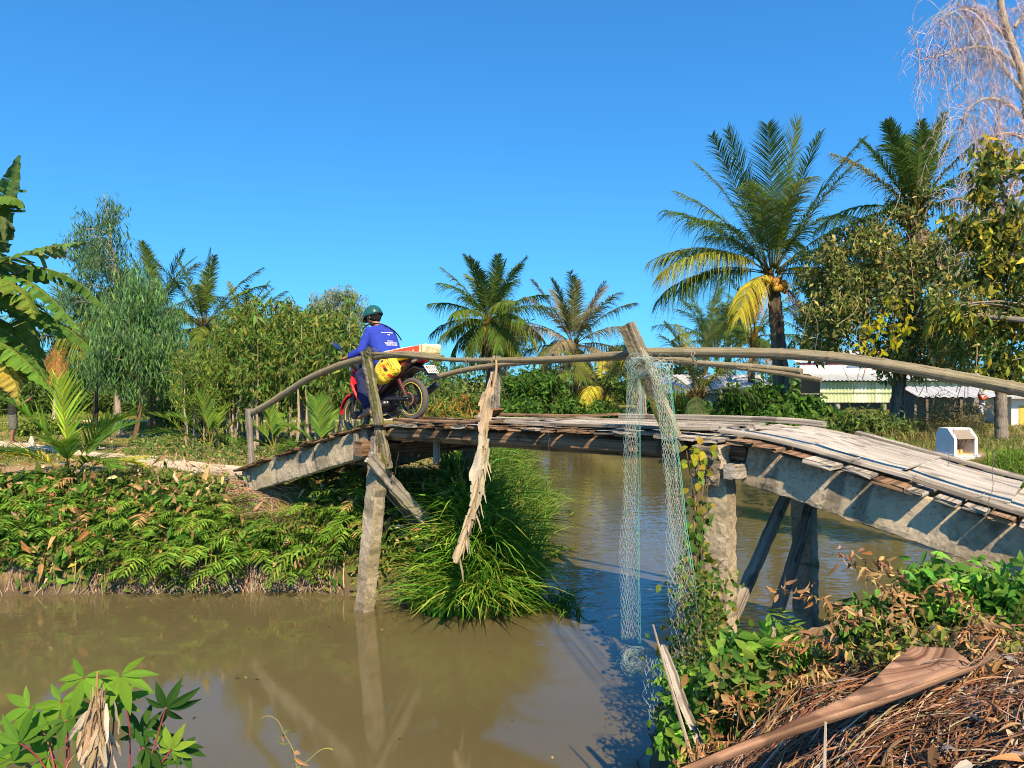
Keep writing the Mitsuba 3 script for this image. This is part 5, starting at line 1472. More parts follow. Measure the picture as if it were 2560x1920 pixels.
def nbush(lab, u, v, d, rx, rz, ncl, L, W, col, per=16, ry=None, rad=.13, hang=.25, fold=.2):
    """A small leafy shrub of the near bank; its middle is given by bearing and distance, its stems reach the ground."""
    k = key('bank_shrub')
    tag(k, lab, 'shrub')
    c = s2(u, v, d)
    cen = blobs([(*c, rx, ry or rx * .8, rz)], ncl, r7, .5)
    sp = Soup()
    for q in cen[::3]:
        f_ = np.array([c[0] + r7.normal(0, rx * .3), c[1] + r7.normal(0, .12), 0])
        f_[2] = gz(f_[0], f_[1]) - .03
        vv, ff, uu = tube(spline([f_, (f_ + q) / 2 + r7.normal(0, .04, 3), q], 8), np.linspace(.006, .002, 8), 4)
        sp.add(vv, ff, vary((.22, .15, .08), 1, r7)[0])
    put(k + '__stems', sp.ply('m_matte', True), kind='stuff')
    vv, ff, cc = leaves_at(cen, rad, per, r7, L, W, col, hang, bend=.35, fold=fold, k=5)
    put(k + '__foliage', Soup().add(vv, ff, cc).ply('m_leaf'))


nbush('fresh green shrub with oval leaves at the right edge, over the water', 2060, 1285, 4.7, .34, .17, 46, .075, .019, LGc)
nbush('second oval leaved green shrub, at the far right edge', 2190, 1300, 4.5, .26, .2, 34, .075, .019, LGc)
nbush('darker green shrub behind the curled dry fern', 1930, 1345, 4.8, .40, .12, 40, .07, .017, [(.05, .11, .02), (.08, .15, .03)])
nbush('broad leaved green plant right of the pile foot', 1640, 1425, 5.0, .22, .13, 26, .10, .028, LGc, per=12)
nbush('dark leafy tangle between the net and the twig heap', 1600, 1480, 4.6, .30, .16, 40, .07, .018, [(.05, .10, .02), (.07, .13, .025), (.2, .15, .06)])
nbush('small round leaved plant at the foot of the leaning sticks', 1462, 1600, 4.6, .14, .10, 14, .06, .026, LGc, per=9)
nbush('green plant low behind the leaning sticks', 1530, 1545, 4.7, .14, .12, 18, .06, .017, LGc, per=12)
nbush('green and straw tangle under the dry spathe tip', 2000, 1400, 4.3, .42, .10, 40, .06, .013, [(.10, .15, .03), (.16, .16, .05), (.3, .22, .1)])
nbush('leafy tangle at the water edge below the net', 1480, 1500, 5.1, .18, .20, 30, .05, .014, LGc)
nbush('low shrub with straw coloured leaves right of the spathe', 2190, 1420, 4.0, .22, .10, 24, .07, .014, [(.3, .22, .11), (.16, .17, .05)])
# the vine on the right near pile
k = key('vine')
tag(k, 'vine with heart shaped leaves climbing the right near pile', 'vine')
sp = Soup()
P = []
for i in range(16):
    x0 = r7.uniform(1492, 1530)
    c = spline([s2(x0 + r7.normal(0, 8), 985 + r7.uniform(-20, 60), 6.5), s2(1512 + r7.normal(0, 9), 1090, 6.5), s2(1505 + r7.normal(0, 10), 1200, 6.45), s2(1510 + r7.normal(0, 14), 1320, 6.35), s2(1520 + r7.normal(0, 20), 1440, 6.2)], 26)
    c = c + .015 * (np.stack([meshkit.noise(c * 9, i + q) for q in range(3)], -1) - .5)
    v, f, u = tube(c, r7.uniform(.002, .006), 4)
    sp.add(v, f, vary([(.27, .19, .11), (.2, .15, .09)], 1, r7)[0])
    P.append(c)
put(k + '__stems', sp.ply('m_matte', True), kind='stuff')
P = np.vstack(P)
hgt = np.clip((2.6 - P[:, 2]) / 2.0, .1, 1)
sel = np.r_[r7.choice(len(P), 620, p=hgt ** 2.2 / (hgt ** 2.2).sum())]
Q = P[sel] + r7.normal(0, 1, (620, 3)) * (.03 + .11 * hgt[sel] ** 2)[:, None]
L = r7.uniform(.045, .085, 620)
v, f, c = leaf_cards(Q, rand_dirs(620, r7) + [0, -.2, -.5], rand_dirs(620, r7) * .6 + [0, -1, .5], L, L * .38, vary([(.10, .2, .04), (.07, .15, .03), (.13, .22, .05), (.2, .2, .04)], 620, r7), .3, 5, .15)
put(k + '__foliage', Soup().add(v, f, c).ply('m_leaf'))
n = 26
Q = np.array([s2(1500 + r7.normal(0, 14), 960 + abs(r7.normal(0, 40)), 6.45) for _ in range(n)])
v, f, c = leaf_cards(Q, rand_dirs(n, r7) + [0, -.2, -.4], rand_dirs(n, r7) * .5 + [0, -1, .6], r7.uniform(.05, .09, n), .028, vary([(.30, .32, .03), (.2, .26, .03), (.36, .32, .04)], n, r7, .15), .3, 5, .15)
put(k + '__yellow_leaves', Soup().add(v, f, c).ply('m_leaf'))
k = key('vine')
tag(k, 'creeping vine with many small leaves behind the lower net', 'vine')
n = 900
Q = np.array([s2(*(lambda t: (1535 - 40 * t + r7.normal(0, 26), 1230 + 340 * t))(r7.random()), r7.uniform(5.2, 6.3)) for _ in range(n)])
v, f, c = leaf_cards(Q, rand_dirs(n, r7) + [0, -.2, -.3], rand_dirs(n, r7) * .7 + [0, -1, .5], r7.uniform(.03, .06, n), .013, vary([(.09, .18, .035), (.06, .13, .03), (.2, .2, .06)], n, r7), .3, 4, .15)
put(k + '__foliage', Soup().add(v, f, c).ply('m_leaf'))
sp = Soup()
for i in range(30):
    a = Q[int(r7.integers(n))]
    b = Q[int(r7.integers(n))]
    v, f, u = tube(spline([a, (a + b) / 2 + r7.normal(0, .08, 3), b], 10), .003, 4)
    sp.add(v, f, (.3, .24, .15))
put(k + '__stems', sp.ply('m_matte', True), kind='stuff')
# ferns by the struts
for u, v_, d, sc, face, lab in ((1735, 1365, 5.1, .62, 170, 'green fern beside the struts of the right far pile'), (1670, 1400, 4.9, .55, 200, 'green fern in front of the struts, its fronds fanned left'), (1800, 1390, 4.9, .5, 120, 'green fern between the struts and the curled dry fern'), (2180, 1400, 4.3, .5, 60, 'yellow green fern at the right edge')):
    p = s2(u, v_, d)
    fern(p[0], p[1], sc, lab, 7, face, 100, z=gz(p[0], p[1]), dry=.05, group=None)
# dead fern fronds with curled brown pinnae
DF = (.36, .21, .095)
for i, (u, v_, d, az, el, L, dr_) in enumerate(((1930, 1420, 4.5, 150, 50, .75, 60), (2000, 1400, 4.4, 140, 62, .72, 45), (1880, 1400, 4.5, 175, 40, .62, 80), (1990, 1380, 4.4, 100, 70, .62, 60), (2050, 1400, 4.3, 165, 35, .7, 60), (1900, 1440, 4.2, 10, 35, .55, 100), (1960, 1460, 4.1, 330, 40, .5, 110), (1850, 1420, 4.4, 200, 30, .6, 70), (2150, 1360, 4.2, 120, 55, .45, 70), (2190, 1380, 4.1, 200, 45, .42, 90), (1700, 1520, 4.3, 170, 15, .5, 60), (1620, 1540, 4.3, 190, 20, .45, 60), (2100, 1420, 4.0, 250, 30, .5, 90))):
    p = s2(u, v_, d)
    p[2] = min(p[2], gz(p[0], p[1]) + .10)
    k = key('dead_fern_frond')
    tag(k, ['bent brown fern frond with curled leaflets, highest of the dry ones over the water', 'brown fern frond arching left in front of the green shrub', 'dry fern frond leaning to the struts', 'upright dry fern frond before the right ramp', 'long dry fern frond lying left across the shrubs', 'dry fern frond hanging towards the twig heap', 'lowest dry fern frond over the twig heap', 'dry fern frond beside the green fern', 'small dry fern frond at the right shrub', 'small dry fern frond at the right edge', 'flat dry fern frond on the left part of the twig heap', 'flat dry fern frond next to the broad leaved plant', 'dry fern frond just above the spathe'][i], 'dead fern frond')
    sp = Soup()
    c = None
    fr = frond(p, az, el, L, dr_, r7, DF, .045, 12, .004, hang=.9, rach=.005, rcol=(.28, .15, .07), start=.3, missing=.1)
    sp.add(*fr.mesh(), np.vstack(fr.c))
    s_ = np.linspace(.3, 1, 44)
    e = np.radians(el) - np.radians(dr_) * np.linspace(0, 1, 26) ** 1.35
    dd = np.stack([np.cos(e) * math.cos(math.radians(az)), np.cos(e) * math.sin(math.radians(az)), np.sin(e)], -1)
    cp = p + np.vstack([[0, 0, 0], np.cumsum((dd[1:] + dd[:-1]) / 2 * L / 25, 0)])
    Pp = np.stack([np.interp(s_, np.linspace(0, 1, 26), cp[:, q]) for q in range(3)], -1)
    n = len(Pp)
    v, f, c = leaf_cards(Pp + r7.normal(0, .025, Pp.shape), rand_dirs(n, r7) * 1.2 + [0, -.2, -.6], rand_dirs(n, r7), r7.uniform(.03, .08, n), .012, vary([DF, (.42, .27, .13), (.28, .15, .07)], n, r7), 1.1, 6, .4)
    put(k, sp.add(v, f, c).ply('m_dryleaf'), labels[k]['label'], 'dead fern frond')

# the heap of brown twigs, dry leaves and charred bits
sp = Soup()
n = 2600
y = r7.uniform(2.75, 5.0, n)
x = r7.uniform(.17, .70, n) * y + .22
ok = ~((x < .80 + .05 * y) & (y > 4.2) & (r7.random(n) < .7))
x, y = x[ok], y[ok]
n = len(x)
lift = .17 * np.exp(-((y - 4.0) / .55) ** 2) * np.exp(-((x - 1.6) / .8) ** 2)
a = np.where(r7.random(n) < .75, r7.normal(.3, .75, n), r7.uniform(0, math.pi, n))
L = r7.uniform(.12, .62, n)
d = np.c_[np.cos(a), np.sin(a)] * L[:, None] / 2
ends = [np.c_[x, y] - d, np.c_[x, y] + r7.normal(0, .05, (n, 2)) * L[:, None], np.c_[x, y] + d]
up_ = .008 + r7.random(n) ** 1.5 * (.05 + lift)
pts = [np.c_[e, ground_z(e[:, 0], e[:, 1]) + up_ + w] for e, w in zip(ends, (0, r7.normal(.02, .02, n), r7.normal(0, .03, n)))]
sp.add(*tubes(bez(*pts, 6), r7.choice([.002, .003, .0045, .007], n, p=[.35, .4, .2, .05])[:, None] * np.linspace(1.1, .7, 6)[None], vary([(.25, .12, .06), (.19, .09, .05), (.34, .21, .12), (.12, .07, .05), (.40, .31, .23)], n, r7, .3)))
put('twig_heap', sp.ply('m_matte', True), 'heap of red brown twigs on the near right bank', 'twigs', kind='stuff')
n = 1700
y = r7.uniform(2.7, 5.0, n)
x = r7.uniform(.19, .72, n) * y + .2
P = np.c_[x, y, ground_z(x, y) + .01 + r7.random(n) ** 2 * .10]
L = r7.uniform(.03, .10, n)
v, f, c = leaf_cards(P, rand_dirs(n, r7) * [1, 1, .35], rand_dirs(n, r7) * .6 + [0, 0, 1], L, L * .22, vary([(.36, .20, .09), (.24, .12, .06), (.45, .31, .17), (.1, .07, .05), (.3, .28, .26)], n, r7, .25), r7.uniform(.3, 1.3, n), 5, .4)
put('dry_leaves', Soup().add(v, f, c).ply('m_dryleaf'), 'curled dry leaves among the twigs of the near right bank', 'dry leaves', kind='stuff')
sp = Soup()
m = trimesh.creation.icosphere(1, 1.0)
for i in range(450):                                    # clods, ash lumps and charred bits
    y = r7.uniform(2.6, 4.6)
    x = r7.uniform(.22, .72) * y + .1
    rr_ = r7.uniform(.006, .022) if r7.random() < .93 else r7.uniform(.03, .05)
    vv = np.array(m.vertices) * rr_ * r7.uniform(.5, 1.5, 3) * (1 + .25 * r7.normal(0, 1, (len(m.vertices), 1)))
    sp.add(vv + [x, y, gz(x, y) + rr_ * .2], m.faces, vary([(.30, .28, .26), (.06, .055, .05), (.22, .19, .16), (.45, .43, .40)], 1, r7, .2)[0])
put('ash_and_clods', sp.ply('m_matte'), 'grey ash lumps and charred clods at the bottom right', 'ash', kind='stuff')
for i, (u, v_, d, n_, lab) in enumerate(((1650, 1478, 4.5, 26, 'crumpled white plastic scrap on the twig heap'), (1980, 1388, 3.9, 8, 'small white scrap behind the spathe'))):
    c0 = s2(u, v_, d)
    p = np.array([[c0[0] + r7.normal(0, .06), c0[1] + r7.normal(0, .03), gz(c0[0], c0[1]) + .10 + r7.uniform(0, .06)] for _ in range(12)])
    put(key('plastic_scrap'), Soup().add(*crumpled(p, n_, .012, .07, (.72, .72, .70), r7, .3)).ply('m_dryleaf'), lab, 'plastic scrap')
# bigger loose sticks
for pts, r0, lab, m_ in (([s2(1905, 1659, 3.1), s2(1945, 1600, 3.2), s2(2010, 1590, 3.3), s2(2110, 1565, 3.4), s2(2185, 1575, 3.4)], .009, 'curved brown stick lying under the spathe at the bottom right', 'm_brownwood'), ([s2(1780, 1700, 2.95), s2(1784, 1560, 3.1)], .008, 'charred upright stub at the bottom edge below the spathe', 'm_palebark'), ([s2(2060, 1660, 3.0), s2(2100, 1540, 3.3), s2(2110, 1480, 3.5)], .005, 'thin pale stick standing before the spathe', 'm_greywood'),
                        ([s2(1950, 1330, 4.5), s2(2000, 1420, 4.3), s2(2040, 1490, 4.2), s2(2080, 1580, 4.1)], .007, 'long straw coloured stalk slanting over the shrubs to the spathe', 'm_palebark'), ([s2(1400, 1560, 5.4), s2(1412, 1605, 5.3), s2(1440, 1630, 5.2), s2(1480, 1650, 5.1)], .008, 'dark bent twig dipping into the water below the net', 'm_darkbark'), ([s2(1375, 1648, 5.9), s2(1425, 1590, 5.6)], .007, 'thin straight twig sticking out over the water', 'm_greywood'),
                        ([s2(1700, 1600, 3.7), s2(1780, 1545, 3.9), s2(1880, 1500, 4.1), s2(1960, 1480, 4.2)], .006, 'bent twig on top of the heap', 'm_brownwood'), ([s2(1600, 1650, 3.5), s2(1660, 1560, 3.9), s2(1690, 1500, 4.2)], .005, 'twig slanting up the left side of the heap', 'm_brownwood')):
    v, f, u = tube(spline(pts, 16), np.linspace(r0, r0 * .6, 16), 7)
    put(key('stick'), wply(v, f, u, m_, True), lab, 'stick')
sp_ = spline([s2(1411, 1350, 4.55), s2(1432, 1425, 4.5), s2(1460, 1520, 4.4), s2(1503, 1665, 4.2)], 22)
v, f, u = tube(sp_, np.linspace(.006, .013, 22), 8)
put(key('stick'), wply(v, f, u, 'm_palebark', True), 'long pale peeled stick leaning before the net', 'stick')
v, f, u = rough_beam(s2(1430, 1392, 4.75), s2(1528, 1655, 4.4), .055, .02, .006, 40, amp=.02, seed=5, ref=(0, 1, 0), scale=np.interp(np.linspace(0, 1, 40), [0, .06, .5, 1], [.35, .8, 1.1, .8]))
put(key('stick'), wply(v, f, u, 'm_greywood'), 'split weathered board leaning beside the pale stick', 'board')

# dry palm spathe lying across the bottom right: a trough that flares into a torn triangle
k = 'palm_spathe'
n, m = 64, 17
ax = spline([s2(1440, 1690, 2.95), s2(1600, 1625, 3.08), s2(1800, 1555, 3.25), s2(1950, 1500, 3.45), s2(2045, 1462, 3.6), s2(2115, 1440, 3.68)], n)
tt = np.linspace(0, 1, n)
hw = np.interp(tt, [0, .3, .55, .72, .86, .95, 1], [.022, .036, .074, .14, .23, .29, .12])
hw_lo = np.interp(tt, [0, .3, .55, .72, .86, .95, 1], [.022, .038, .066, .09, .11, .13, .14])
t_ = unit(np.gradient(ax, axis=0))
sd = unit(np.cross(t_, [0, .35, 1.0]))
up = np.cross(sd, t_)
o = np.linspace(-1, 1, m)
w_ = np.where(o[None] < 0, hw[:, None], hw_lo[:, None])
curl = np.interp(tt, [0, .35, .7, 1], [.9, .75, .45, .30])
S_ = ax[:, None] + sd[:, None] * (o[None] * w_)[..., None] + up[:, None] * ((np.abs(o[None]) ** 2.2) * w_ * curl[:, None] + .035 * np.exp(-(o[None] / .16) ** 2) * np.interp(tt, [0, .4, .6, .9, 1], [0, 0, .5, 1, .2])[:, None])[..., None]
S_ = S_ + .006 * (np.stack([meshkit.fbm(S_ * 12, 3, q) for q in range(3)], -1) - .5)
S_[-6:, :, :] += up[-6:, None] * np.linspace(0, .05, 6)[:, None, None] * np.abs(o)[None, :, None]
nn_ = up[:, None] * np.ones((1, m, 1))
bot = S_ - nn_ * .010
V = np.vstack([S_.reshape(-1, 3), bot.reshape(-1, 3)])
U = np.tile(np.stack(np.broadcast_arrays((tt * 1.7)[:, None], (o[None] * w_)), -1).reshape(-1, 2), (2, 1))
ii_, jj_ = np.meshgrid(np.arange(n - 1), np.arange(m - 1), indexing='ij')
q0 = np.stack([ii_ * m + jj_, ii_ * m + jj_ + 1, (ii_ + 1) * m + jj_ + 1, (ii_ + 1) * m + jj_], -1).reshape(-1, 4)
F = [q0[:, ::-1], q0 + n * m]
for a_, b_ in ((np.arange(n) * m, 1), (np.arange(n) * m + m - 1, -1)):
    e = np.stack([a_[:-1], a_[1:], a_[1:] + n * m, a_[:-1] + n * m], -1)
    F.append(e if b_ > 0 else e[:, ::-1])
for a_, b_ in ((np.arange(m), -1), (np.arange(m) + (n - 1) * m, 1)):
    e = np.stack([a_[:-1], a_[1:], a_[1:] + n * m, a_[:-1] + n * m], -1)
    F.append(e if b_ > 0 else e[:, ::-1])
F = np.vstack(F)
F = np.vstack([F[:, [0, 1, 2]], F[:, [0, 2, 3]]])
_t = trimesh.Trimesh(V, F, process=False)
trimesh.repair.fix_normals(_t)
F = np.array(_t.faces)
put(k, wply(V, F, U, 'm_sheath', True), 'big dry brown palm spathe lying across the twigs, flared at its right end', 'palm spathe')

# ------------------------------------------------------------------ dry banana leaf hanging from the rail
k = 'hanging_dry_leaf'
tag(k, 'long crumpled dry leaf hanging from the bamboo rail in the middle of the bridge', 'dry leaf')
path = spline([s2(1068, 778, 8.2), s2(1062, 835, 8.15), s2(1052, 880, 8.12), s2(1046, 950, 8.1), s2(1036, 1010, 8.1), s2(1022, 1090, 8.1), s2(1000, 1160, 8.12), s2(985, 1215, 8.15)], 90)
v, f, u = tube(path + [0.02, -.03, 0], np.interp(np.linspace(0, 1, 90), [0, .1, .6, 1], [.012, .014, .011, .004]), 7)
put(k + '__midrib', Soup().add(v, f, (.46, .32, .17)).ply('m_matte', True))
t_ = unit(np.gradient(path, axis=0))
for i, (a, b, w0, off, c_) in enumerate(((5, 46, .085, -.035, (.52, .42, .30)), (12, 34, .11, -.02, (.56, .46, .34)), (30, 62, .10, -.03, (.55, .45, .33)), (40, 74, .075, .01, (.50, .40, .29)), (48, 90, .085, -.015, (.54, .45, .34)), (34, 70, .05, .06, (.58, .49, .38)), (56, 88, .07, .03, (.50, .40, .28)))):
    n_ = b - a
    w0, off = w0 * .72, off * .75
    pp = path[a:b] + np.array([off, -.02 * (i % 3), 0])
    s = np.linspace(0, 1, n_)
    m_ = 9
    o = np.linspace(-1, 1, m_)
    wv = w0 * (.55 + .75 * meshkit.noise(np.c_[s * 3.2, s * 0 + i, s * 0])) * np.clip(np.sin(np.pi * np.clip(s * .9 + .08, 0, 1)) ** .5, .2, 1)
    ang = .9 * (meshkit.noise(np.c_[s * 4, s * 0 + i * 3.1, s * 0]) - .5) * 2 + r7.normal(0, .25)
    sdv = np.stack([np.cos(ang), -np.sin(ang), 0 * ang], -1)
    nv = np.cross(sdv, t_[a:b])
    G = pp[:, None] + sdv[:, None] * (o[None] * wv[:, None])[..., None] + nv[:, None] * (.014 * np.sin(o[None] * 3 + s[:, None] * 5 + i) + .012 * np.abs(o[None]) * np.sin(s[:, None] * 11 + i * 2) + .003 * np.sin(s[:, None] * 41 + o[None] * 3))[..., None]
    G = G + .012 * (np.stack([meshkit.fbm(G * 7, 2, q + i) for q in range(3)], -1) - .5)
    sp = Soup()
    ii_, jj_ = np.meshgrid(np.arange(n_ - 1), np.arange(m_ - 1), indexing='ij')
    f = np.stack([ii_ * m_ + jj_, ii_ * m_ + jj_ + 1, (ii_ + 1) * m_ + jj_ + 1, (ii_ + 1) * m_ + jj_], -1).reshape(-1, 4)
    keep = (r7.random(len(f)) > .01) & ~((np.abs(jj_.ravel() - 3.5) > 2.6) & (meshkit.noise(np.c_[ii_.ravel() * .45, np.sign(jj_.ravel() - 3.5) * 3 + i, 0 * ii_.ravel()]) > .56))
    sp.add(G.reshape(-1, 3), f[keep], vary(np.array(c_) * .88, 1, r7, .12, .04)[0])
    put(key(k + '__blade'), sp.ply('m_dryleaf', True))
sp = Soup().add(*crumpled(path[30:86], 34, .010, .34, [(.55, .46, .34), (.46, .36, .25), (.6, .52, .42)], r7, 1.6, .35, 12))
put(k + '__shreds', sp.ply('m_dryleaf'), kind='stuff')

# ------------------------------------------------------------------ the fishing net
def net(name, label, axis_pts, widths, cell, r, cols, rng, layers=2, depth=.05, droop=0.0, rope=True):
    k = key(name)
    tag(k, label, 'fishing net')
    ax = spline(axis_pts, 200)
    Ls = np.r_[0, np.cumsum(np.linalg.norm(np.diff(ax, axis=0), axis=1))]
    rows = int(Ls[-1] / (cell * .5))
    sp = Soup()
    edges = []
    for ly in range(layers):
        ncol = 7
        def pos(i, j):
            l = i * cell * .5
            q = np.stack([np.interp(l, Ls, ax[:, a]) for a in range(3)], -1)
            hw = np.interp(l / Ls[-1], *zip(*widths)) / 2
            s = (j + .5 * (i % 2)) / ncol * 2 - 1
            wob = np.stack([meshkit.noise(np.c_[q[:, 2] * 2.1 + ly * 9, s * 1.3, 0 * s + a * 7 + ly]) - .5 for a in range(2)], -1)
            return q + np.c_[s * hw + wob[:, 0] * .05, (ly - .5) * depth + wob[:, 1] * .06 + .02 * np.sin(s * 4 + l * 3), rng.normal(0, .004, len(s))]
        I, J = np.meshgrid(np.arange(rows), np.arange(ncol), indexing='ij')
        I, J = I.ravel(), J.ravel()
        A = pos(I, J)
        for dj in (0, 1):
            jn = J + np.where(I % 2 == 0, dj - 1, dj)
            ok = (jn >= 0) & (jn < ncol + 0)
            edges.append((A[ok], pos(I[ok] + 1, jn[ok])))
    a = np.vstack([e[0] for e in edges]); b = np.vstack([e[1] for e in edges])
    mid = (a + b) / 2 + rng.normal(0, .004, a.shape)
    n = len(a)
    P = np.stack([a, mid, b], 1)
    d = unit(b - a)
    e1 = unit(np.cross(d, [0.2, 1, 0.1])); e2 = np.cross(d, e1)
    ang = np.arange(3) * 2 * math.pi / 3
    V = P[:, :, None] + r * (np.cos(ang)[None, None, :, None] * e1[:, None, None] + np.sin(ang)[None, None, :, None] * e2[:, None, None])
    base = np.arange(n)[:, None, None] * 9
    i_ = np.arange(2)[None, :, None] * 3
    j_ = np.arange(3)[None, None, :]
    q = np.stack([base + i_ + j_, base + i_ + (j_ + 1) % 3, base + i_ + 3 + (j_ + 1) % 3, base + i_ + 3 + j_], -1).reshape(-1, 4)
    put(k + '__mesh', sp.add(V.reshape(-1, 3), q, np.repeat(vary(cols, n, rng, .1, .04), 9, 0)).ply('m_matte'))
    if rope:
        hw = np.interp(Ls / Ls[-1], *zip(*widths)) / 2
        for o_ in (.96, .8):
            p = ax + np.c_[hw * o_, np.full(200, -.03), 0 * hw]
            p = p + .012 * (np.stack([meshkit.noise(p * 4, q_) for q_ in range(3)], -1) - .5)
            v, f, u = tube(p[::3], .002, 5)
            put(key(k + '__edge_rope'), Soup().add(v, f, (.12, .42, .34)).ply('m_matte', True))
    return k


r9 = np.random.default_rng(1001)
NC = [(.24, .38, .36), (.36, .40, .42), (.18, .36, .32), (.42, .42, .43)]
net('fishing_net', 'long pale green fishing net hanging from the rail left of the leaning post', [s2(1370, 800, 6.9), s2(1369, 900, 6.82), s2(1363, 1050, 6.8), s2(1362, 1250, 6.75), s2(1364, 1390, 6.7)], [(0, .10), (.1, .12), (.5, .165), (1, .155)], .09, .0009, NC, r9)
net('fishing_net', 'second fishing net hanging right of the leaning post down to the creepers', [s2(1425, 795, 6.75), s2(1440, 900, 6.6), s2(1452, 1020, 6.45), s2(1462, 1150, 6.3), s2(1478, 1300, 6.1), s2(1486, 1430, 5.9), s2(1492, 1540, 5.7)], [(0, .16), (.25, .12), (.5, .17), (.8, .24), (1, .2)], .085, .001, NC, r9)
net('fishing_net', 'net rag spread low beside the leaning sticks', [s2(1420, 1420, 5.3), s2(1425, 1500, 5.25), s2(1440, 1580, 5.15)], [(0, .14), (.5, .22), (1, .14)], .08, .0013, NC, r9, 1)
# the bunched loops: round the post and at the bottom of the first net
def bundle(k, c, R_, n, tr, squash, cols, rng, tilt=0.0, name='bundle'):
    sp = Soup()
    for i in range(n):
        a = np.linspace(0, 2 * math.pi * rng.uniform(.5, 1.1), 18) + rng.uniform(0, 6.3)
        r_ = R_ * rng.uniform(.55, 1.1)
        e1 = unit(rng.normal(0, .35, 3) + [1, 0, 0]); e2 = unit(rng.normal(0, .35, 3) + [0, .3 + tilt, 1])
        p = c + r_ * (np.cos(a)[:, None] * e1 * squash[0] + np.sin(a)[:, None] * e2 * squash[1]) + rng.normal(0, R_ * .12, 3) + rng.normal(0, .004, (18, 3))
        v, f, u = tube(p, tr, 3)
        sp.add(v, f, vary(cols, 1, rng, .1, .04)[0])
    put(key(k + '__' + name), sp.ply('m_matte', True), kind='stuff')


bundle('fishing_net', s2(1374, 1425, 6.7), .13, 48, .001, (1.0, .8), NC, r9)
bundle('fishing_net', s2(1383, 792, 6.82), .12, 44, .0012, (1.0, .75), NC, r9, name='loops_round_post')
bundle('fishing_net_001', s2(1428, 800, 6.75), .12, 26, .001, (.8, 1.0), [(.5, .5, .44), (.38, .5, .46)], r9)

# specks floating on the canal
n = 130
y = 3.8 + 7 * r9.random(n) ** 1.5
x = r9.uniform(-.62, .25, n) * y
ok = shapely.contains_xy(_poly, x, y) & (np.abs(x + 1.85) + np.abs(y - 9.75) > .4)
P = np.c_[x, y, np.full(n, .006)][ok]
n = len(P)
a = r9.uniform(0, 6.28, n)
L = r9.uniform(.012, .05, n)
v, f, c = leaf_cards(P, np.c_[np.cos(a), np.sin(a), 0 * a], np.tile([0, 0, 1.0], (n, 1)), L, L * .3, vary([(.2, .15, .06), (.1, .07, .04), (.3, .26, .1)], n, r9, .3), -.04, 4, .05)
put('floating_leaves', Soup().add(v, f, c).ply('m_dryleaf'), 'small dead leaves and specks floating on the canal', 'floating leaves', kind='stuff')
# ------------------------------------------------------------------ motorbike, rider, sack, bystander
MF = manifold3d.Manifold
ICO = np.array(trimesh.creation.icosphere(2).vertices)


def hull(*balls):
    """Convex hull of spheres (x, y, z, r) or ellipsoids (x, y, z, rx, ry, rz)."""
    pts = []
    for b in balls:
        b = np.asarray(b, float)
        pts.append(ICO * (b[3:6] if len(b) == 6 else b[3]) + b[:3])
    return MF.hull_points(np.vstack(pts))


def merge(parts, length=.03, taubin=8):
    m = manifold3d.Manifold.batch_boolean(parts, manifold3d.OpType.Add).refine_to_length(length).to_mesh()
    t = trimesh.Trimesh(m.vert_properties[:, :3], m.tri_verts)
    t.merge_vertices()
    if taubin:
        trimesh.smoothing.filter_taubin(t, .5, .53, taubin)
    return t


pit = math.radians(12)
h3 = np.array([-.766, .643, 0.0])
BX = h3 * math.cos(pit) - np.array([0, 0, 1]) * math.sin(pit)
BZ = h3 * math.sin(pit) + np.array([0, 0, 1]) * math.cos(pit)
BY = np.cross(BZ, BX)
BM = np.eye(4)
BM[:3, 0], BM[:3, 1], BM[:3, 2] = BX, BY, BZ
BM[:3, 3] = B(.27, .58, float(deck_z(.27)) + .012)


def bput(k, v, f, c, bsdf='m_paint', smooth=30, label=None, M=BM):
    """A part in the machine's own frame (x ahead, y left, z up); smooth by angle, one colour."""
    v, f, n = meshkit.arrays((np.asarray(v), np.asarray(f)), smooth)
    sp = Soup().add(tf(v, M), f, c)
    c_ = np.vstack(sp.c)
    put(k, mikit.ply(sp.mesh(), bsdf, smooth=bool(smooth), uv=np.c_[np.round(c_[:, 0] * 1023) + .01 + c_[:, 1] * .98, c_[:, 2]]), label)


def bmesh(k, t, c, bsdf='m_paint', smooth=35, label=None, M=BM):
    bput(k, t.vertices, t.faces, c, bsdf, smooth, label, M)


def torus(R_, a, b, n=56, m=14, sq=1.0):
    u, w = np.meshgrid(np.arange(n) * 2 * math.pi / n, np.arange(m) * 2 * math.pi / m, indexing='ij')
    cw, sw = np.cos(w), np.sin(w)
    sg = lambda x: np.sign(x) * np.abs(x) ** sq
    r = R_ + a * sg(cw)
    v = np.stack([r * np.cos(u), b * sg(sw), r * np.sin(u)], -1).reshape(-1, 3)
    i, j = np.meshgrid(np.arange(n), np.arange(m), indexing='ij')
    q = np.stack([i * m + j, i * m + (j + 1) % m, ((i + 1) % n) * m + (j + 1) % m, ((i + 1) % n) * m + j], -1).reshape(-1, 4)
    f = np.vstack([q[:, [0, 1, 2]], q[:, [0, 2, 3]]])
    if trimesh.Trimesh(v, f).volume < 0:
        f = f[:, ::-1]
    return v, f


def cyl(a, b, r, n=18):
    m = trimesh.creation.cylinder(r, segment=[a, b], sections=n)
    return np.array(m.vertices), np.array(m.faces)


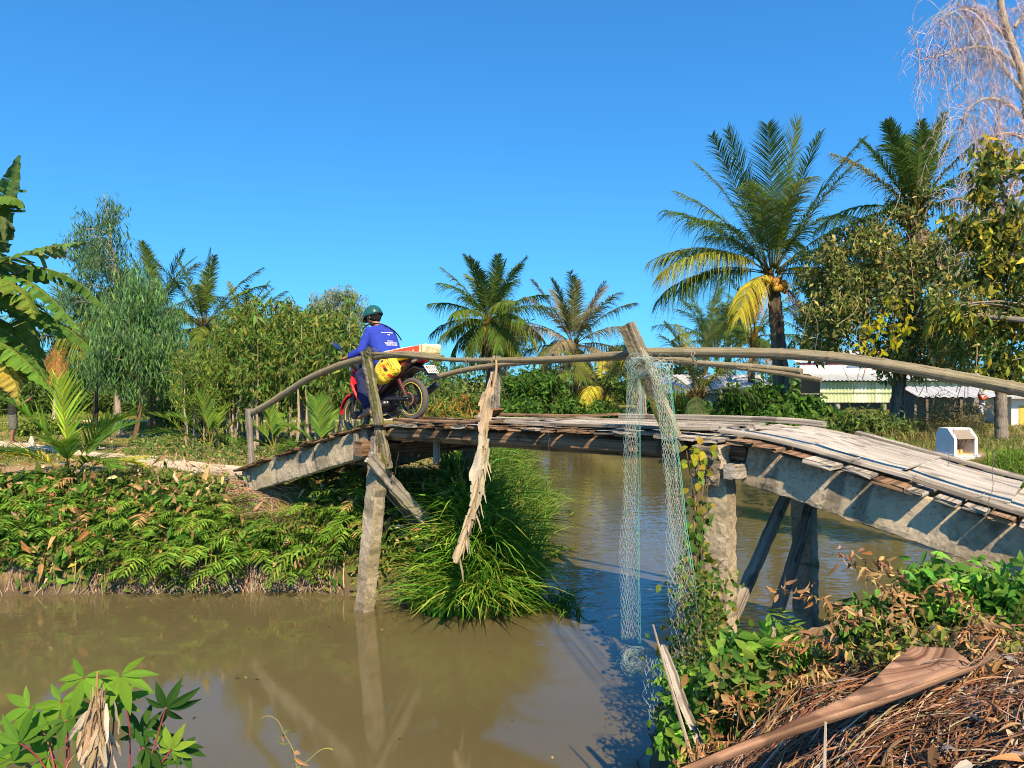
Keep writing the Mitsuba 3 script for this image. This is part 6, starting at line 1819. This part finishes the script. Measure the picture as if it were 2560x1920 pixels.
k = 'motorbike'
tag(k, 'red and black motorbike tipping down the left ramp with its rear wheel on the deck', 'motorbike')
BLK, DK, STL, RED = (.018, .018, .02), (.035, .035, .038), (.35, .34, .33), (.62, .015, .02)
for nm, x, tw in (('rear_wheel', 0.0, .040), ('front_wheel', 1.2, .034)):
    w = f'{k}__{nm}'
    v, f = torus(.245, .036, tw, sq=.8)
    bput(w + '__tyre', v + [x, 0, .28], f, (.105, .10, .095), 'm_matte', True)
    v, f = torus(.205, .014, .026)
    bput(w + '__rim', v + [x, 0, .28], f, (.05, .05, .05), 'm_gloss', True)
    for s in (-1, 1):
        v, f = torus(.212, .0045, .004, m=8)
        bput(key(w + '__rim_stripe'), v + [x, s * .034, .28], f, (.72, .62, .06), 'm_paint', True)
    v, f = cyl((x, -.06, .28), (x, .06, .28), .055)
    bput(w + '__hub', v, f, (.10, .10, .10), 'm_metal')
    for j in range(18):
        a = j * 2 * math.pi / 18 + .1
        s = 1 if j % 2 else -1
        v, f = cyl((x + .05 * math.cos(a + .35), .025 * s, .28 + .05 * math.sin(a + .35)), (x + .2 * math.cos(a), .008 * s, .28 + .2 * math.sin(a)), .0022, 6)
        bput(key(w + '__spoke'), v, f, (.3, .3, .3), 'm_metal')
v, f = torus(.078, .012, .004, m=8)
bput(k + '__sprocket', v + [0, .068, .28], f, (.30, .13, .08), 'm_matte', True)
for r_, y0 in ((.09, .055),):
    v, f = cyl((0, .05, .28), (0, .066, .28), .05)
    bput(k + '__drum', v, f, (.16, .155, .15), 'm_metal')
bmesh(k + '__swing_arm', merge([hull((0, .10, .28, .026), (.42, .09, .36, .035)), hull((0, -.10, .28, .026), (.42, -.09, .36, .035)), hull((.40, -.09, .36, .03), (.40, .09, .36, .03))], .05, 2), BLK, 'm_gloss')
for s in (-1, 1):
    v, f = cyl((-.02, s * .125, .30), (.10, s * .12, .62), .020)
    bput(key(k + '__shock'), v, f, DK, 'm_gloss')
    hx_ = np.linspace(0, 1, 90)
    p = np.c_[-.01 + .10 * hx_ + .028 * np.cos(hx_ * 50), s * .123 + .028 * np.sin(hx_ * 50), .33 + .24 * hx_]
    v, f, u = tube(p, .004, 5)
    bput(key(k + '__spring'), v, f, (.45, .05, .04), 'm_paint', True)
v, f, u = tube(np.array([(0, .072, .355), (.25, .075, .385), (.42, .075, .405)]), .006, 6)
v2, f2_, u2 = tube(np.array([(0, .072, .205), (.25, .075, .27), (.42, .075, .315)]), .006, 6)
bput(k + '__chain', np.vstack([v, v2]), np.vstack([f, f2_ + len(v)]), (.13, .09, .07), 'm_metal', True)
bmesh(k + '__engine', merge([hull((.42, -.08, .30, .06), (.42, .08, .30, .06), (.62, -.07, .26, .07), (.62, .07, .26, .07)), hull((.62, 0, .30, .075), (.80, 0, .38, .065)), hull((.45, .11, .30, .06), (.58, .11, .27, .07)), hull((.46, -.02, .38, .05), (.62, .02, .40, .05))], .03, 2), (.10, .10, .105), 'm_metal')
for j in range(5):
    v, f = cyl((.66 + j * .028, 0, .315 + j * .0125), (.672 + j * .028, 0, .32 + j * .0125), .088)
    bput(key(k + '__cooling_fin'), v, f, (.22, .22, .22), 'm_metal')
v, f = cyl((.50, .12, .30), (.50, .17, .30), .062)
bput(k + '__clutch_cover', v, f, (.18, .18, .18), 'm_metal')
v, f, u = tube(spline([(.80, -.03, .33), (.74, -.10, .16), (.5, -.13, .15), (.25, -.15, .20)], 22), .016, 9)
bput(k + '__exhaust_pipe', v, f, STL, 'm_metal', True)
bmesh(k + '__muffler', merge([hull((.22, -.16, .21, .035), (.0, -.17, .30, .048), (-.30, -.17, .40, .046))], .05, 0), DK, 'm_gloss')
v, f, u = tube(spline([(.58, .13, .20), (.50, .17, .15), (.36, .16, .16), (.30, .16, .11), (.22, .16, .10)], 18), .009, 7)
bput(k + '__kick_stand', v, f, STL, 'm_metal', True)
v, f, u = tube(np.array([(.62, -.26, .16), (.62, 0, .15), (.62, .26, .16)]), .015, 8)
bput(k + '__foot_peg', v, f, BLK, 'm_matte', True)
bmesh(k + '__frame', merge([hull((.50, 0, .42, .05), (.95, 0, .78, .045)), hull((.50, 0, .42, .05), (.05, 0, .66, .04)), hull((.45, 0, .30, .05), (.50, 0, .46, .05))], .05, 1), BLK, 'm_paint')
# body panels
bmesh(k + '__side_cover', merge([hull((.60, .11, .42, .02), (.60, -.11, .42, .02), (.10, .13, .66, .03), (.10, -.13, .66, .03), (.42, .12, .66, .03), (.42, -.12, .66, .03), (-.28, .08, .76, .03), (-.28, -.08, .76, .03), (.2, .13, .56, .02), (.2, -.13, .56, .02))], .04, 2), (.022, .012, .014), 'm_gloss')
bmesh(k + '__red_flash', merge([hull((.64, .135, .40, .012), (.60, .135, .47, .012), (.12, .165, .70, .012), (.22, .162, .62, .012)), hull((.12, .165, .70, .012), (.22, .16, .62, .012), (-.26, .11, .79, .012))], .04, 1), (.17, .012, .02), 'm_gloss')
bmesh(k + '__silver_line', merge([hull((.655, .145, .385, .006), (.3, .168, .585, .005)), hull((.3, .168, .585, .005), (-.05, .152, .715, .005))], .04, 0), (.6, .58, .6), 'm_metal')
bmesh(k + '__seat', merge([hull((.60, -.08, .74, .04), (.60, .08, .74, .04), (.0, -.10, .79, .04), (.0, .10, .79, .04), (-.22, -.07, .82, .03), (-.22, .07, .82, .03))], .05, 2), (.015, .015, .016), 'm_paint')
bmesh(k + '__rear_fender', merge([hull((.10, -.07, .60, .02), (.10, .07, .60, .02), (-.20, -.08, .66, .02), (-.20, .08, .66, .02)), hull((-.20, -.075, .66, .018), (-.20, .075, .66, .018), (-.36, -.07, .58, .014), (-.36, .07, .58, .014)), hull((-.36, -.07, .58, .014), (-.36, .07, .58, .014), (-.47, -.065, .46, .010), (-.47, .065, .46, .010))], .05, 1), BLK, 'm_paint')
bmesh(k + '__tail_light', merge([hull((-.29, -.06, .735, .035), (-.29, .06, .735, .035), (-.36, -.04, .74, .025), (-.36, .04, .74, .025))], .03, 2), (.6, .02, .05), 'm_gloss')
for s in (-1, 1):
    bmesh(key(k + '__indicator'), merge([hull((-.22, s * .10, .74, .03), (-.29, s * .11, .74, .022))], .03, 1), (.66, .50, .34), 'm_gloss')
PM = np.eye(4)
PM[:3, 0], PM[:3, 1], PM[:3, 2] = (0, -1, 0), (.5, 0, .866), (-.866, 0, .5)
PM[:3, 3] = (-.425, 0, .585)
v, f = box((-.095, -.07, -.003), (.095, .07, .003))
bput(k + '__licence_plate', v, f, (.66, .65, .60), 'm_paint', False, 'pale licence plate with worn dark characters', BM @ PM)
rpl = np.random.default_rng(3)
sp = Soup()
for row in (-.034, .03):
    for j in range(5):
        x = -.07 + j * .033
        for q in range(3):
            v, f = box((x, row - .022 + q * .016, .004), (x + .017 * rpl.uniform(.5, 1), row - .016 + q * .016, .0055))
            sp.add(v, f)
        v, f = box((x + (0 if rpl.random() < .5 else .012), row - .022, .004), (x + .006 + (0 if rpl.random() < .5 else .012), row + .02, .0055))
        sp.add(v, f)
bput(k + '__licence_plate__characters', *sp.mesh(), (.05, .05, .05), 'm_matte', False, None, BM @ PM)
bmesh(k + '__leg_shield', merge([hull((1.02, -.10, .86, .03), (1.02, .10, .86, .03), (.98, -.19, .68, .02), (.98, .19, .68, .02), (1.05, 0, .72, .05)), hull((.98, -.19, .68, .02), (.98, .19, .68, .02), (.90, -.18, .46, .02), (.90, .18, .46, .02), (1.0, 0, .55, .03)), hull((.90, -.18, .46, .02), (.90, .18, .46, .02), (.80, -.12, .33, .02), (.80, .12, .33, .02))], .04, 3), RED, 'm_gloss', label='bright red leg shield')
bmesh(k + '__cowl', merge([hull((1.0, -.09, .98, .06), (1.0, .09, .98, .06), (1.06, 0, .92, .07), (.95, 0, .86, .06))], .04, 3), (.02, .02, .022), 'm_gloss')
bmesh(k + '__headlight', merge([hull((1.10, -.06, .93, .035), (1.10, .06, .93, .035))], .03, 2), (.7, .7, .7), 'm_gloss')
a_ = np.linspace(math.radians(12), math.radians(150), 16)
fv = []
for a in a_:
    for y, r_ in ((-.062, .29), (-.05, .318), (0, .328), (.05, .318), (.062, .29)):
        fv.append((1.2 + r_ * math.cos(a), y, .28 + r_ * math.sin(a)))
fv = np.array(fv)
n5 = 5
ii_, jj_ = np.meshgrid(np.arange(15), np.arange(4), indexing='ij')
fq = np.stack([ii_ * n5 + jj_, ii_ * n5 + jj_ + 1, (ii_ + 1) * n5 + jj_ + 1, (ii_ + 1) * n5 + jj_], -1).reshape(-1, 4)
bput(k + '__front_fender', fv, fq, RED, 'm_paint', 40, 'bright red front mudguard')
for s in (-1, 1):
    v, f = cyl((1.2, s * .075, .28), (1.0, s * .075, .78), .021)
    bput(key(k + '__fork_leg'), v, f, DK, 'm_gloss')
v, f, u = tube(spline([(.92, -.36, 1.0), (.96, -.2, 1.03), (1.0, 0, 1.0), (.96, .2, 1.03), (.92, .36, 1.0)], 24), .012, 8)
bput(k + '__handlebar', v, f, BLK, 'm_gloss', True)
for s in (-1, 1):
    v, f = cyl((.915, s * .25, 1.01), (.90, s * .37, 1.0), .018)
    bput(key(k + '__grip'), v, f, BLK, 'm_matte')
    v, f, u = tube(spline([(.96, s * .22, 1.03), (.98, s * .27, 1.12), (.96, s * .33, 1.19)], 10), .006, 6)
    bput(key(k + '__mirror_stem'), v, f, BLK, 'm_gloss', True)
    mm = trimesh.creation.icosphere(3)
    v = np.array(mm.vertices) * [.018, .075, .047]
    v[:, 2] += v[:, 1] * .45 * s
    bput(key(k + '__mirror'), v + [.96, s * .37, 1.215], mm.faces, (.02, .05, .14), 'm_gloss', True)

# the sack over the seat
k = 'fertiliser_sack'
tag(k, 'yellow and red woven sack slung over the motorbike behind the rider', 'sack')
t = merge([hull((-.50, -.12, .865, .03), (-.50, .13, .865, .03), (-.46, -.14, .80, .03), (-.46, .15, .80, .03), (.22, -.15, .93, .05), (.22, .15, .93, .05), (.2, -.15, .85, .05), (.2, .15, .85, .05)), hull((.25, .10, .86, .09), (.30, .20, .74, .10), (.10, .20, .82, .09), (.22, .23, .62, .09), (.02, .20, .68, .07), (.36, .19, .60, .06))], .016, 6)
v = np.array(t.vertices)
v = v + .028 * (np.stack([meshkit.fbm(v * 9, 3, q) for q in range(3)], -1) - .5) + .007 * (np.stack([meshkit.fbm(v * 34, 2, q + 5) for q in range(3)], -1) - .5)
fc = v[t.faces].mean(1)
fn = unit(np.cross(v[t.faces[:, 1]] - v[t.faces[:, 0]], v[t.faces[:, 2]] - v[t.faces[:, 0]]))
YS, RS, BS, WS = (.78, .60, .05), (.68, .07, .03), (.05, .03, .02), (.80, .72, .42)
col = np.tile(YS, (len(fc), 1))
mz = .835 + (fc[:, 0] + .5) * .085
top = (fc[:, 0] < .24) & (fc[:, 2] > mz - .045) & (fc[:, 1] < .19)
col[top] = RS
edge = top & ((fc[:, 0] < -.43) | (fc[:, 2] < mz - .030) | (fc[:, 2] > mz + .062))
col[edge] = WS
col[top & (np.abs(fc[:, 0] + .47) < .012)] = (.62, .22, .05)
lob = (fc[:, 1] > .15) & (fc[:, 2] < .84)
dg = fc[:, 0] * .45 + fc[:, 2]
ac = fc[:, 0] - .45 * (fc[:, 2] - .7)
st = lob & (np.abs(ac - .12) < .028)
col[st] = np.where((np.floor(fc[st, 2] / .045) % 3 == 0)[:, None], BS, np.where((np.floor(fc[st, 2] / .045) % 3 == 1)[:, None], RS, YS))
tx = lob & (ac > -.06) & (ac < .07) & (np.floor(ac / .011) % 3 == 0) & (meshkit.noise(fc * 55) > .45)
col[tx] = (.20, .13, .03)
t2 = lob & (ac > .16) & (ac < .22) & (np.floor(fc[:, 2] / .012) % 2 == 0) & (meshkit.noise(fc * 40) > .5)
col[t2] = (.35, .27, .04)
V = tf(v[t.faces].reshape(-1, 3), BM)
put(k + '__bag', Soup().add(V, np.arange(len(V)).reshape(-1, 3), np.repeat(col, 3, 0)).ply('m_paint'))


def ray_onto(mesh_v, mesh_f, P, d, off=.006):
    """Where the rays from P along d first meet the mesh (moved back by off); rows that miss are nan."""
    A, B_, C = (mesh_v[mesh_f[:, i]] for i in range(3))
    e1, e2 = B_ - A, C - A
    h = np.cross(d, e2)
    a = (e1 * h).sum(1)
    ok = np.abs(a) > 1e-12
    A, e1, e2, h, a = A[ok], e1[ok], e2[ok], h[ok], a[ok]
    cen_ = A + (e1 + e2) / 3
    ex_ = unit(np.cross(d, [.3, .5, .8]))
    ey_ = np.cross(d, ex_)
    from scipy.spatial import cKDTree
    near = cKDTree(np.c_[cen_ @ ex_, cen_ @ ey_]).query(np.c_[P @ ex_, P @ ey_], k=min(60, len(A)))[1]
    s = P[:, None] - A[near]
    u = (s * h[near]).sum(-1) / a[near]
    q_ = np.cross(s, e1[near])
    w = (q_ @ d) / a[near]
    tt = (e2[near] * q_).sum(-1) / a[near]
    tt = np.where((u >= -.01) & (w >= -.01) & (u + w <= 1.02) & (tt > 0), tt, np.inf).min(1)
    out = P + np.asarray(d) * (tt - off)[:, None]
    out[~np.isfinite(tt)] = np.nan
    return out


def decal(mv, mf, shape, o, ex, ey, d, c, kk, bsdf='m_matte', M=BM, sub=.02):
    """Print: the flat mesh shape laid on the surface along d, and kept as thin geometry."""
    v, f = np.array(shape.vertices), np.array(shape.faces)
    v, f = v[:, :2], f[np.abs(np.cross(v[f[:, 1]] - v[f[:, 0]], v[f[:, 2]] - v[f[:, 0]])[:, 2]) > 1e-12]
    top = np.array(shape.vertices)[:, 2]
    f = f[(top[f] > top.max() - 1e-6).all(1)]
    v, f = trimesh.remesh.subdivide_to_size(np.c_[v, 0 * v[:, 0]], f, .012)
    v = v[:, :2]
    used_, inv = np.unique(f, return_inverse=True)
    v, f = v[used_], inv.reshape(-1, 3)
    P = np.asarray(o) + v[:, :1] * np.asarray(ex) + v[:, 1:] * np.asarray(ey)
    Q = ray_onto(mv, mf, P, np.asarray(d, float))
    good = ~np.isnan(Q).any(1)
    f = f[good[f].all(1)]
    if len(f):
        put(kk, Soup().add(tf(np.nan_to_num(Q), M), f, c).ply(bsdf))


decal(v, np.array(t.faces), meshkit.text_mesh('16-16-8', .04, bold=True), (-.10, .6, .845), (-1, 0, -.085), (-.06, 0, 1), (0, -1, 0), (.85, .74, .4), k + '__print')


def figure(k, J, skin, M, shirt=None, sh_parts=None, tr_parts=None, trc=None):
    """One continuous skin from the bones in J, and clothes as looser skins over it."""
    bmesh(k + '__body', merge(J, .012, 6), skin, 'm_paint', True, None, M)
    if sh_parts:
        tt = merge(sh_parts, .016, 4)
        q = np.array(tt.vertices)
        tt.vertices = q + (.03 * np.abs(meshkit.fbm(q @ np.array([[1, .3, .5], [-.2, 1, .3], [.4, -.3, 1]]) * [7, 7, 11], 2, 3) - .5) * -1)[:, None] * unit(tt.vertex_normals) + .012 * (np.stack([meshkit.fbm(q * [9, 9, 5], 2, s) for s in range(3)], -1) - .5)
        bmesh(k + '__shirt', tt, shirt, 'm_matte', True, None, M)
        SH[k] = tt
    if tr_parts:
        tt = merge(tr_parts, .016, 4)
        q = np.array(tt.vertices)
        tt.vertices = q + (.045 * -np.abs(meshkit.fbm(q * [9, 9, 14] + q[:, [1, 2, 0]] * 4, 2, 7) - .5))[:, None] * unit(tt.vertex_normals) + .018 * (np.stack([meshkit.fbm(q * [10, 10, 6], 2, s + 4) for s in range(3)], -1) - .5)
        bmesh(k + '__trousers', tt, trc, 'm_matte', True, None, M)


SH = {}


def head(c, fwd, up, s=1.0):
    """Skull, jaw, nose, ears, neck root as hulls; c the middle of the head."""
    c, fwd, up = np.asarray(c, float), unit(fwd), unit(up)
    l = np.cross(up, fwd)
    p = lambda f, y, z, r: (*(c + s * (fwd * f + l * y + up * z)), r * s)
    return [hull(p(.0, 0, .02, .088), p(.02, 0, .03, .085), p(-.025, 0, .025, .085)), hull(p(.03, .03, -.03, .05), p(.03, -.03, -.03, .05), p(.055, 0, -.085, .032), p(.0, .035, -.06, .035), p(.0, -.035, -.06, .035)), hull(p(.085, 0, .005, .010), p(.108, 0, -.028, .013)), hull(p(.088, .012, -.058, .010), p(.088, -.012, -.058, .010)), hull(p(.07, .03, .02, .016), p(.07, -.03, .02, .016)),
            hull(p(-.005, .085, .01, .018), p(-.015, .090, -.025, .014)), hull(p(-.005, -.085, .01, .018), p(-.015, -.090, -.025, .014))]


def hand(w, pw, ax, pn, curl, s=1.0):
    """Palm, four fingers bent round ax and a thumb. w wrist, pw direction of the palm, ax across the knuckles, pn palm normal (towards what is held)."""
    w, pw, ax, pn = np.asarray(w, float), unit(pw), unit(ax), unit(pn)
    out = [hull((*w, .024 * s), (*(w + pw * .075 + ax * .028), .014 * s), (*(w + pw * .075 - ax * .028), .014 * s), (*(w + pw * .03 + ax * .026), .016 * s), (*(w + pw * .03 - ax * .026), .016 * s))]
    for i, (o, L) in enumerate(((-.03, .062), (-.01, .074), (.01, .070), (.03, .056))):
        p0 = w + pw * .075 + ax * o
        a = 0.25
        q = p0
        for seg, (fr, r) in enumerate(((.45, .0095), (.32, .0088), (.23, .008))):
            a += curl * (.9 if seg else .6)
            d = pw * math.cos(a) + pn * math.sin(a)
            e = q + d * L * fr
            out.append(hull((*q, r * s), (*e, r * s * .95)))
            q = e
    b0 = w + pw * .02 - ax * .026
    b1 = b0 + (-ax * .7 + pw * .5 + pn * .4) * .036
    b2 = b1 + (pw * .5 + pn * .8 - ax * .1) * .030
    out += [hull((*b0, .014 * s), (*b1, .011 * s)), hull((*b1, .011 * s), (*b2, .009 * s))]
    return out


k = key('person')
tag(k, 'person in blue printed shirt and green helmet riding the motorbike, seen from behind', 'person')
hip = np.array([.36, 0, .90])
sh = np.array([.47, 0, 1.32])
hd = np.array([.53, .02, 1.545])
hf, hu = unit([.97, .10, -.16]), unit([.16, .03, .98])
SK = (.33, .17, .10)
Jb = head(hd, hf, hu) + [hull((*(sh + [.0, 0, .05]), .055), (*(hd - hu * .09 - hf * .01), .052)),
      hull((*(hip + [0, .09, 0]), .10), (*(hip + [0, -.09, 0]), .10), (*(sh + [-.02, .10, -.06]), .10), (*(sh + [-.02, -.10, -.06]), .10))]
Js, Jt = [], []
for s in (-1, 1):
    S0 = sh + [0, s * .175, -.01]
    EL = np.array([.575, s * .285, 1.055])
    HW = np.array([.86, s * .31, 1.035])
    Jb += [hull((*S0, .052), (*EL, .040)), hull((*EL, .040), (*HW, .027))]
    Jb += hand(HW, (.75, 0, -.15), (0, 1, 0), (-.1, 0, -1), .85)
    Js += [hull((*(S0 + [0, 0, -.005]), .075), (*(EL + [.0, 0, .0]), .062)), hull((*EL, .062), (*(EL * .35 + HW * .65), .052))]
    HJ = hip + [.02, s * .09, -.05]
    KN = np.array([.75, s * .19, .75])
    AN = np.array([.66, s * .235, .30])
    Jb += [hull((*HJ, .085), (*KN, .06)), hull((*KN, .058), (*(KN * .6 + AN * .4 + [-.03, 0, 0]), .052)), hull((*(KN * .6 + AN * .4 + [-.03, 0, 0]), .052), (*AN, .036))]
    HE = np.array([.61, s * .235, .215])
    TO = np.array([.83, s * .245, .195])
    Jb += [hull((*AN, .036), (*HE, .034), (*(HE * .55 + TO * .45 + [0, 0, .02]), .034)), hull((*HE, .026), (*(HE * .25 + TO * .75), .030), (*(HE * .25 + TO * .75 + [0, s * .018, 0]), .026))]
    for j in range(5):
        o = (j - 2) * .0155
        b0 = HE * .27 + TO * .73 + [0, s * o, -.004]
        b1 = TO + [.012 - abs(j - (1 if s > 0 else 1)) * .008, s * o * 1.15, -.006]
        Jb.append(hull((*b0, .012), (*b1, .0095 if j else .012)))
    Jt += [hull((*HJ, .118), (*(HJ * .5 + KN * .5), .105), (*KN, .090)), hull((*KN, .092), (*(KN * .5 + AN * .5), .088), (*(AN + [0, 0, .035]), .080))]
Js += [hull((*(hip + [-.01, .10, .02]), .125), (*(hip + [-.01, -.10, .02]), .125), (*(sh + [-.035, .11, -.08]), .122), (*(sh + [-.035, -.11, -.08]), .122), (*(sh + [-.05, 0, -.12]), .13)), hull((*(sh + [-.01, .15, -.02]), .075), (*(sh + [-.01, -.15, -.02]), .075), (*(sh + [-.02, 0, .03]), .075)), hull((*(hip + [0, .11, -.05]), .12), (*(hip + [0, -.11, -.05]), .12))]
Jt += [hull((*(hip + [0, .09, -.06]), .12), (*(hip + [0, -.09, -.06]), .12))]
figure(k, Jb, SK, BM, (.028, .055, .40), Js, Jt, (.022, .028, .085))
# hair, helmet, strap
l_ = np.cross(hu, hf)
hm = lambda f, y, z: hd + hf * f + l_ * y + hu * z
bmesh(k + '__hair', merge([hull((*hm(-.03, .0, .0), .094), (*hm(-.055, 0, -.05), .055), (*hm(-.03, .05, -.03), .045), (*hm(-.03, -.05, -.03), .045))], .015, 3), (.012, .011, .010), 'm_matte', True)
kk = k + '__helmet'
u_, w_ = np.meshgrid(np.linspace(0, 2 * math.pi, 41), np.linspace(0, 1, 15), indexing='ij')
ph = w_ * math.radians(98)
dirs = np.stack([np.sin(ph) * np.cos(u_), np.sin(ph) * np.sin(u_), np.cos(ph)], -1)
rad = np.array([.142, .122, .132])
outer = dirs * rad
outer[..., 0] += .004
outer[..., 2] -= .020 * (w_ > .93) * (np.cos(u_) < 0)
HM = np.eye(4)
HM[:3, 0], HM[:3, 1], HM[:3, 2] = hf, l_, hu
HM[:3, 3] = hd + hu * .030 - hf * .008
ov, iv = outer.reshape(-1, 3), (outer * .93).reshape(-1, 3)
a_, b_ = np.meshgrid(np.arange(40), np.arange(14), indexing='ij')
q = np.stack([a_ * 15 + b_, a_ * 15 + b_ + 1, (a_ + 1) * 15 + b_ + 1, (a_ + 1) * 15 + b_], -1).reshape(-1, 4)
lip = np.stack([np.arange(40) * 15 + 14, np.arange(40) * 15 + 14 + 615, (np.arange(40) + 1) * 15 + 14 + 615, (np.arange(40) + 1) * 15 + 14], -1)
Fh = np.vstack([q, q[:, ::-1] + 615, lip])
bput(kk + '__shell', np.vstack([ov, iv]), Fh, (.016, .095, .085), 'm_gloss', True, None, BM @ HM)
pk = np.linspace(-1.05, 1.05, 15)
pv = np.vstack([np.c_[.136 * np.cos(pk), .118 * np.sin(pk), 0 * pk - .012], np.c_[.195 * np.cos(pk * .9), .125 * np.sin(pk * .95), 0 * pk - .036], np.c_[.193 * np.cos(pk * .9), .123 * np.sin(pk * .95), 0 * pk - .042], np.c_[.134 * np.cos(pk), .116 * np.sin(pk), 0 * pk - .020]])
jj_ = np.arange(14)
pq = np.vstack([np.stack([jj_ + r_ * 15, jj_ + r_ * 15 + 1, jj_ + (r_ + 1) * 15 + 1, jj_ + (r_ + 1) * 15], -1) for r_ in range(3)])
bput(kk + '__peak', pv, pq[:, ::-1], (.014, .06, .06), 'm_gloss', 30, None, BM @ HM)
v, f, u = tube(np.c_[.138 * np.cos(np.linspace(0, 6.283, 50)), .121 * np.sin(np.linspace(0, 6.283, 50)), np.full(50, -.026)], .006, 6)
bput(kk + '__trim', v, f, (.02, .02, .02), 'm_matte', True, None, BM @ HM)
for s in (-1, 1):
    v, f, u = tube(spline([hm(.01, s * .112, -.0), hm(.02, s * .095, -.07), hm(.04, s * .03, -.135)], 10), .006, 5)
    bput(key(kk + '__chin_strap'), v, f, (.03, .03, .03), 'm_matte', True)
v, f, u = tube(spline([(.60, .17, 1.38), (.50, .10, 1.43), (.40, -.02, 1.40), (.32, -.13, 1.30), (.27, -.20, 1.15)], 24), .009, 6)
bput(k + '__shoulder_strap', v, f, (.02, .02, .025), 'm_matte', True)
# the print on the back: the big line as read, the small lines too blurred to read as rows of short dashes
mv, mf = np.array(SH[k].vertices), np.array(SH[k].faces)
ex, ey = np.array([0, -1.0, 0]), np.array([.18, 0, .984])
dirb = np.array([1.0, 0, 0])
PW = (.80, .80, .82)
big = meshkit.text_mesh('HÙNG CƯỜNG', .034, bold=True)
big.apply_scale([.215 / big.bounds[1, 0], 1, 1])
wd_ = big.bounds[1, 0]
decal(mv, mf, big, np.array([-.2, .0 + wd_ / 2, 1.165]), ex, ey, dirb, PW, k + '__shirt__print')
rps = np.random.default_rng(5)
for row, (z, wdt, hh) in enumerate(((1.255, .20, .016), (1.222, .035, .020), (1.130, .10, .012), (1.105, .21, .010), (1.087, .20, .010), (1.069, .18, .010))):
    x = -wdt / 2
    sh_ = []
    while x < wdt / 2:
        w = min(rps.uniform(.008, .022), wdt / 2 - x + .004)
        sh_.append(trimesh.creation.box(bounds=[(x, 0, 0), (x + w, hh * rps.uniform(.7, 1), .002)]))
        x += w + .005
    decal(mv, mf, trimesh.util.concatenate(sh_), np.array([-.2, 0, z]), ex, ey, dirb, PW, key(k + '__shirt__print'))

# the bystander under the banana leaves
k = key('person')
tag(k, 'person in dark shirt and grey shorts standing under the banana leaves with both arms raised', 'person')
px_ = s2(27, 0, 21.6)
PMx = np.eye(4)
ya = math.radians(28)
PMx[:3, 0], PMx[:3, 1] = (math.cos(ya), math.sin(ya), 0), (-math.sin(ya), math.cos(ya), 0)
PMx[:3, 3] = (px_[0], 21.6, gz(px_[0], 21.6) - .01)
hd = np.array([.03, 0, 1.47])
Jb = head(hd, (1, 0, -.1), (.1, 0, 1), .95) + [hull((0, 0, 1.30, .05), (0.01, 0, 1.40, .048)), hull((0, .08, .88, .09), (0, -.08, .88, .09), (0, .10, 1.20, .09), (0, -.10, 1.20, .09))]
Js, Jt = [hull((0, .08, .84, .115), (0, -.08, .84, .115), (0, .11, 1.18, .105), (0, -.11, 1.18, .105)), hull((0, .15, 1.24, .06), (0, -.15, 1.24, .06), (0, 0, 1.29, .06))], []
for s in (-1, 1):
    S0, EL, HW = np.array([0, s * .17, 1.25]), np.array([.20, s * .20, 1.13]), np.array([.40, s * .10, 1.27])
    Jb += [hull((*S0, .045), (*EL, .036)), hull((*EL, .036), (*HW, .025))] + hand(HW, (.6, -s * .3, .5), (0, .5, 1) if s > 0 else (0, -.5, 1), (0, -s, 0), .5, .95)
    Js += [hull((*S0, .062), (*(S0 * .3 + EL * .7), .055))]
    HJ, KN, AN = np.array([0, s * .09, .82]), np.array([.03, s * .11, .45]), np.array([-.01, s * .12, .08])
    Jb += [hull((*HJ, .08), (*KN, .055)), hull((*KN, .052), (*(KN * .6 + AN * .4 - [.02, 0, 0]), .05)), hull((*(KN * .6 + AN * .4 - [.02, 0, 0]), .05), (*AN, .034)), hull((*AN, .034), (-.03, s * .12, .04, .034), (.15, s * .135, .025, .025))]
    Jt += [hull((*HJ, .115), (*(KN + [0, 0, .04]), .100))]
Jt += [hull((0, .08, .84, .118), (0, -.08, .84, .118))]
figure(k, Jb, (.24, .13, .085), PMx, (.035, .035, .035), Js, Jt, (.13, .14, .12))
bmesh(k + '__hair', merge([hull((.0, 0, 1.50, .095), (-.03, 0, 1.46, .07))], .02, 2), (.012, .011, .01), 'm_matte', True, None, PMx)
kp = 'phone'
v, f = box((.455, -.04, 1.30), (.465, .04, 1.46))
put(kp, Soup().add(tf(v, PMx), f, (.02, .02, .025)).ply('m_gloss'), 'dark phone held up by the person under the banana leaves', 'phone')
# small things on the left lawn
k = 'white_block'
c = s2(68, 928, 20.5)
m = trimesh.creation.icosphere(1)
put(k, Soup().add(np.array(m.vertices) * [.07, .06, .16] * (1 + .12 * np.random.default_rng(2).normal(0, 1, (len(m.vertices), 1))) + [c[0], 20.5, gz(c[0], 20.5) + .13], m.faces, (.55, .5, .46)).ply('m_matte'), 'small pale stone standing by the path beside the standing person', 'stone')
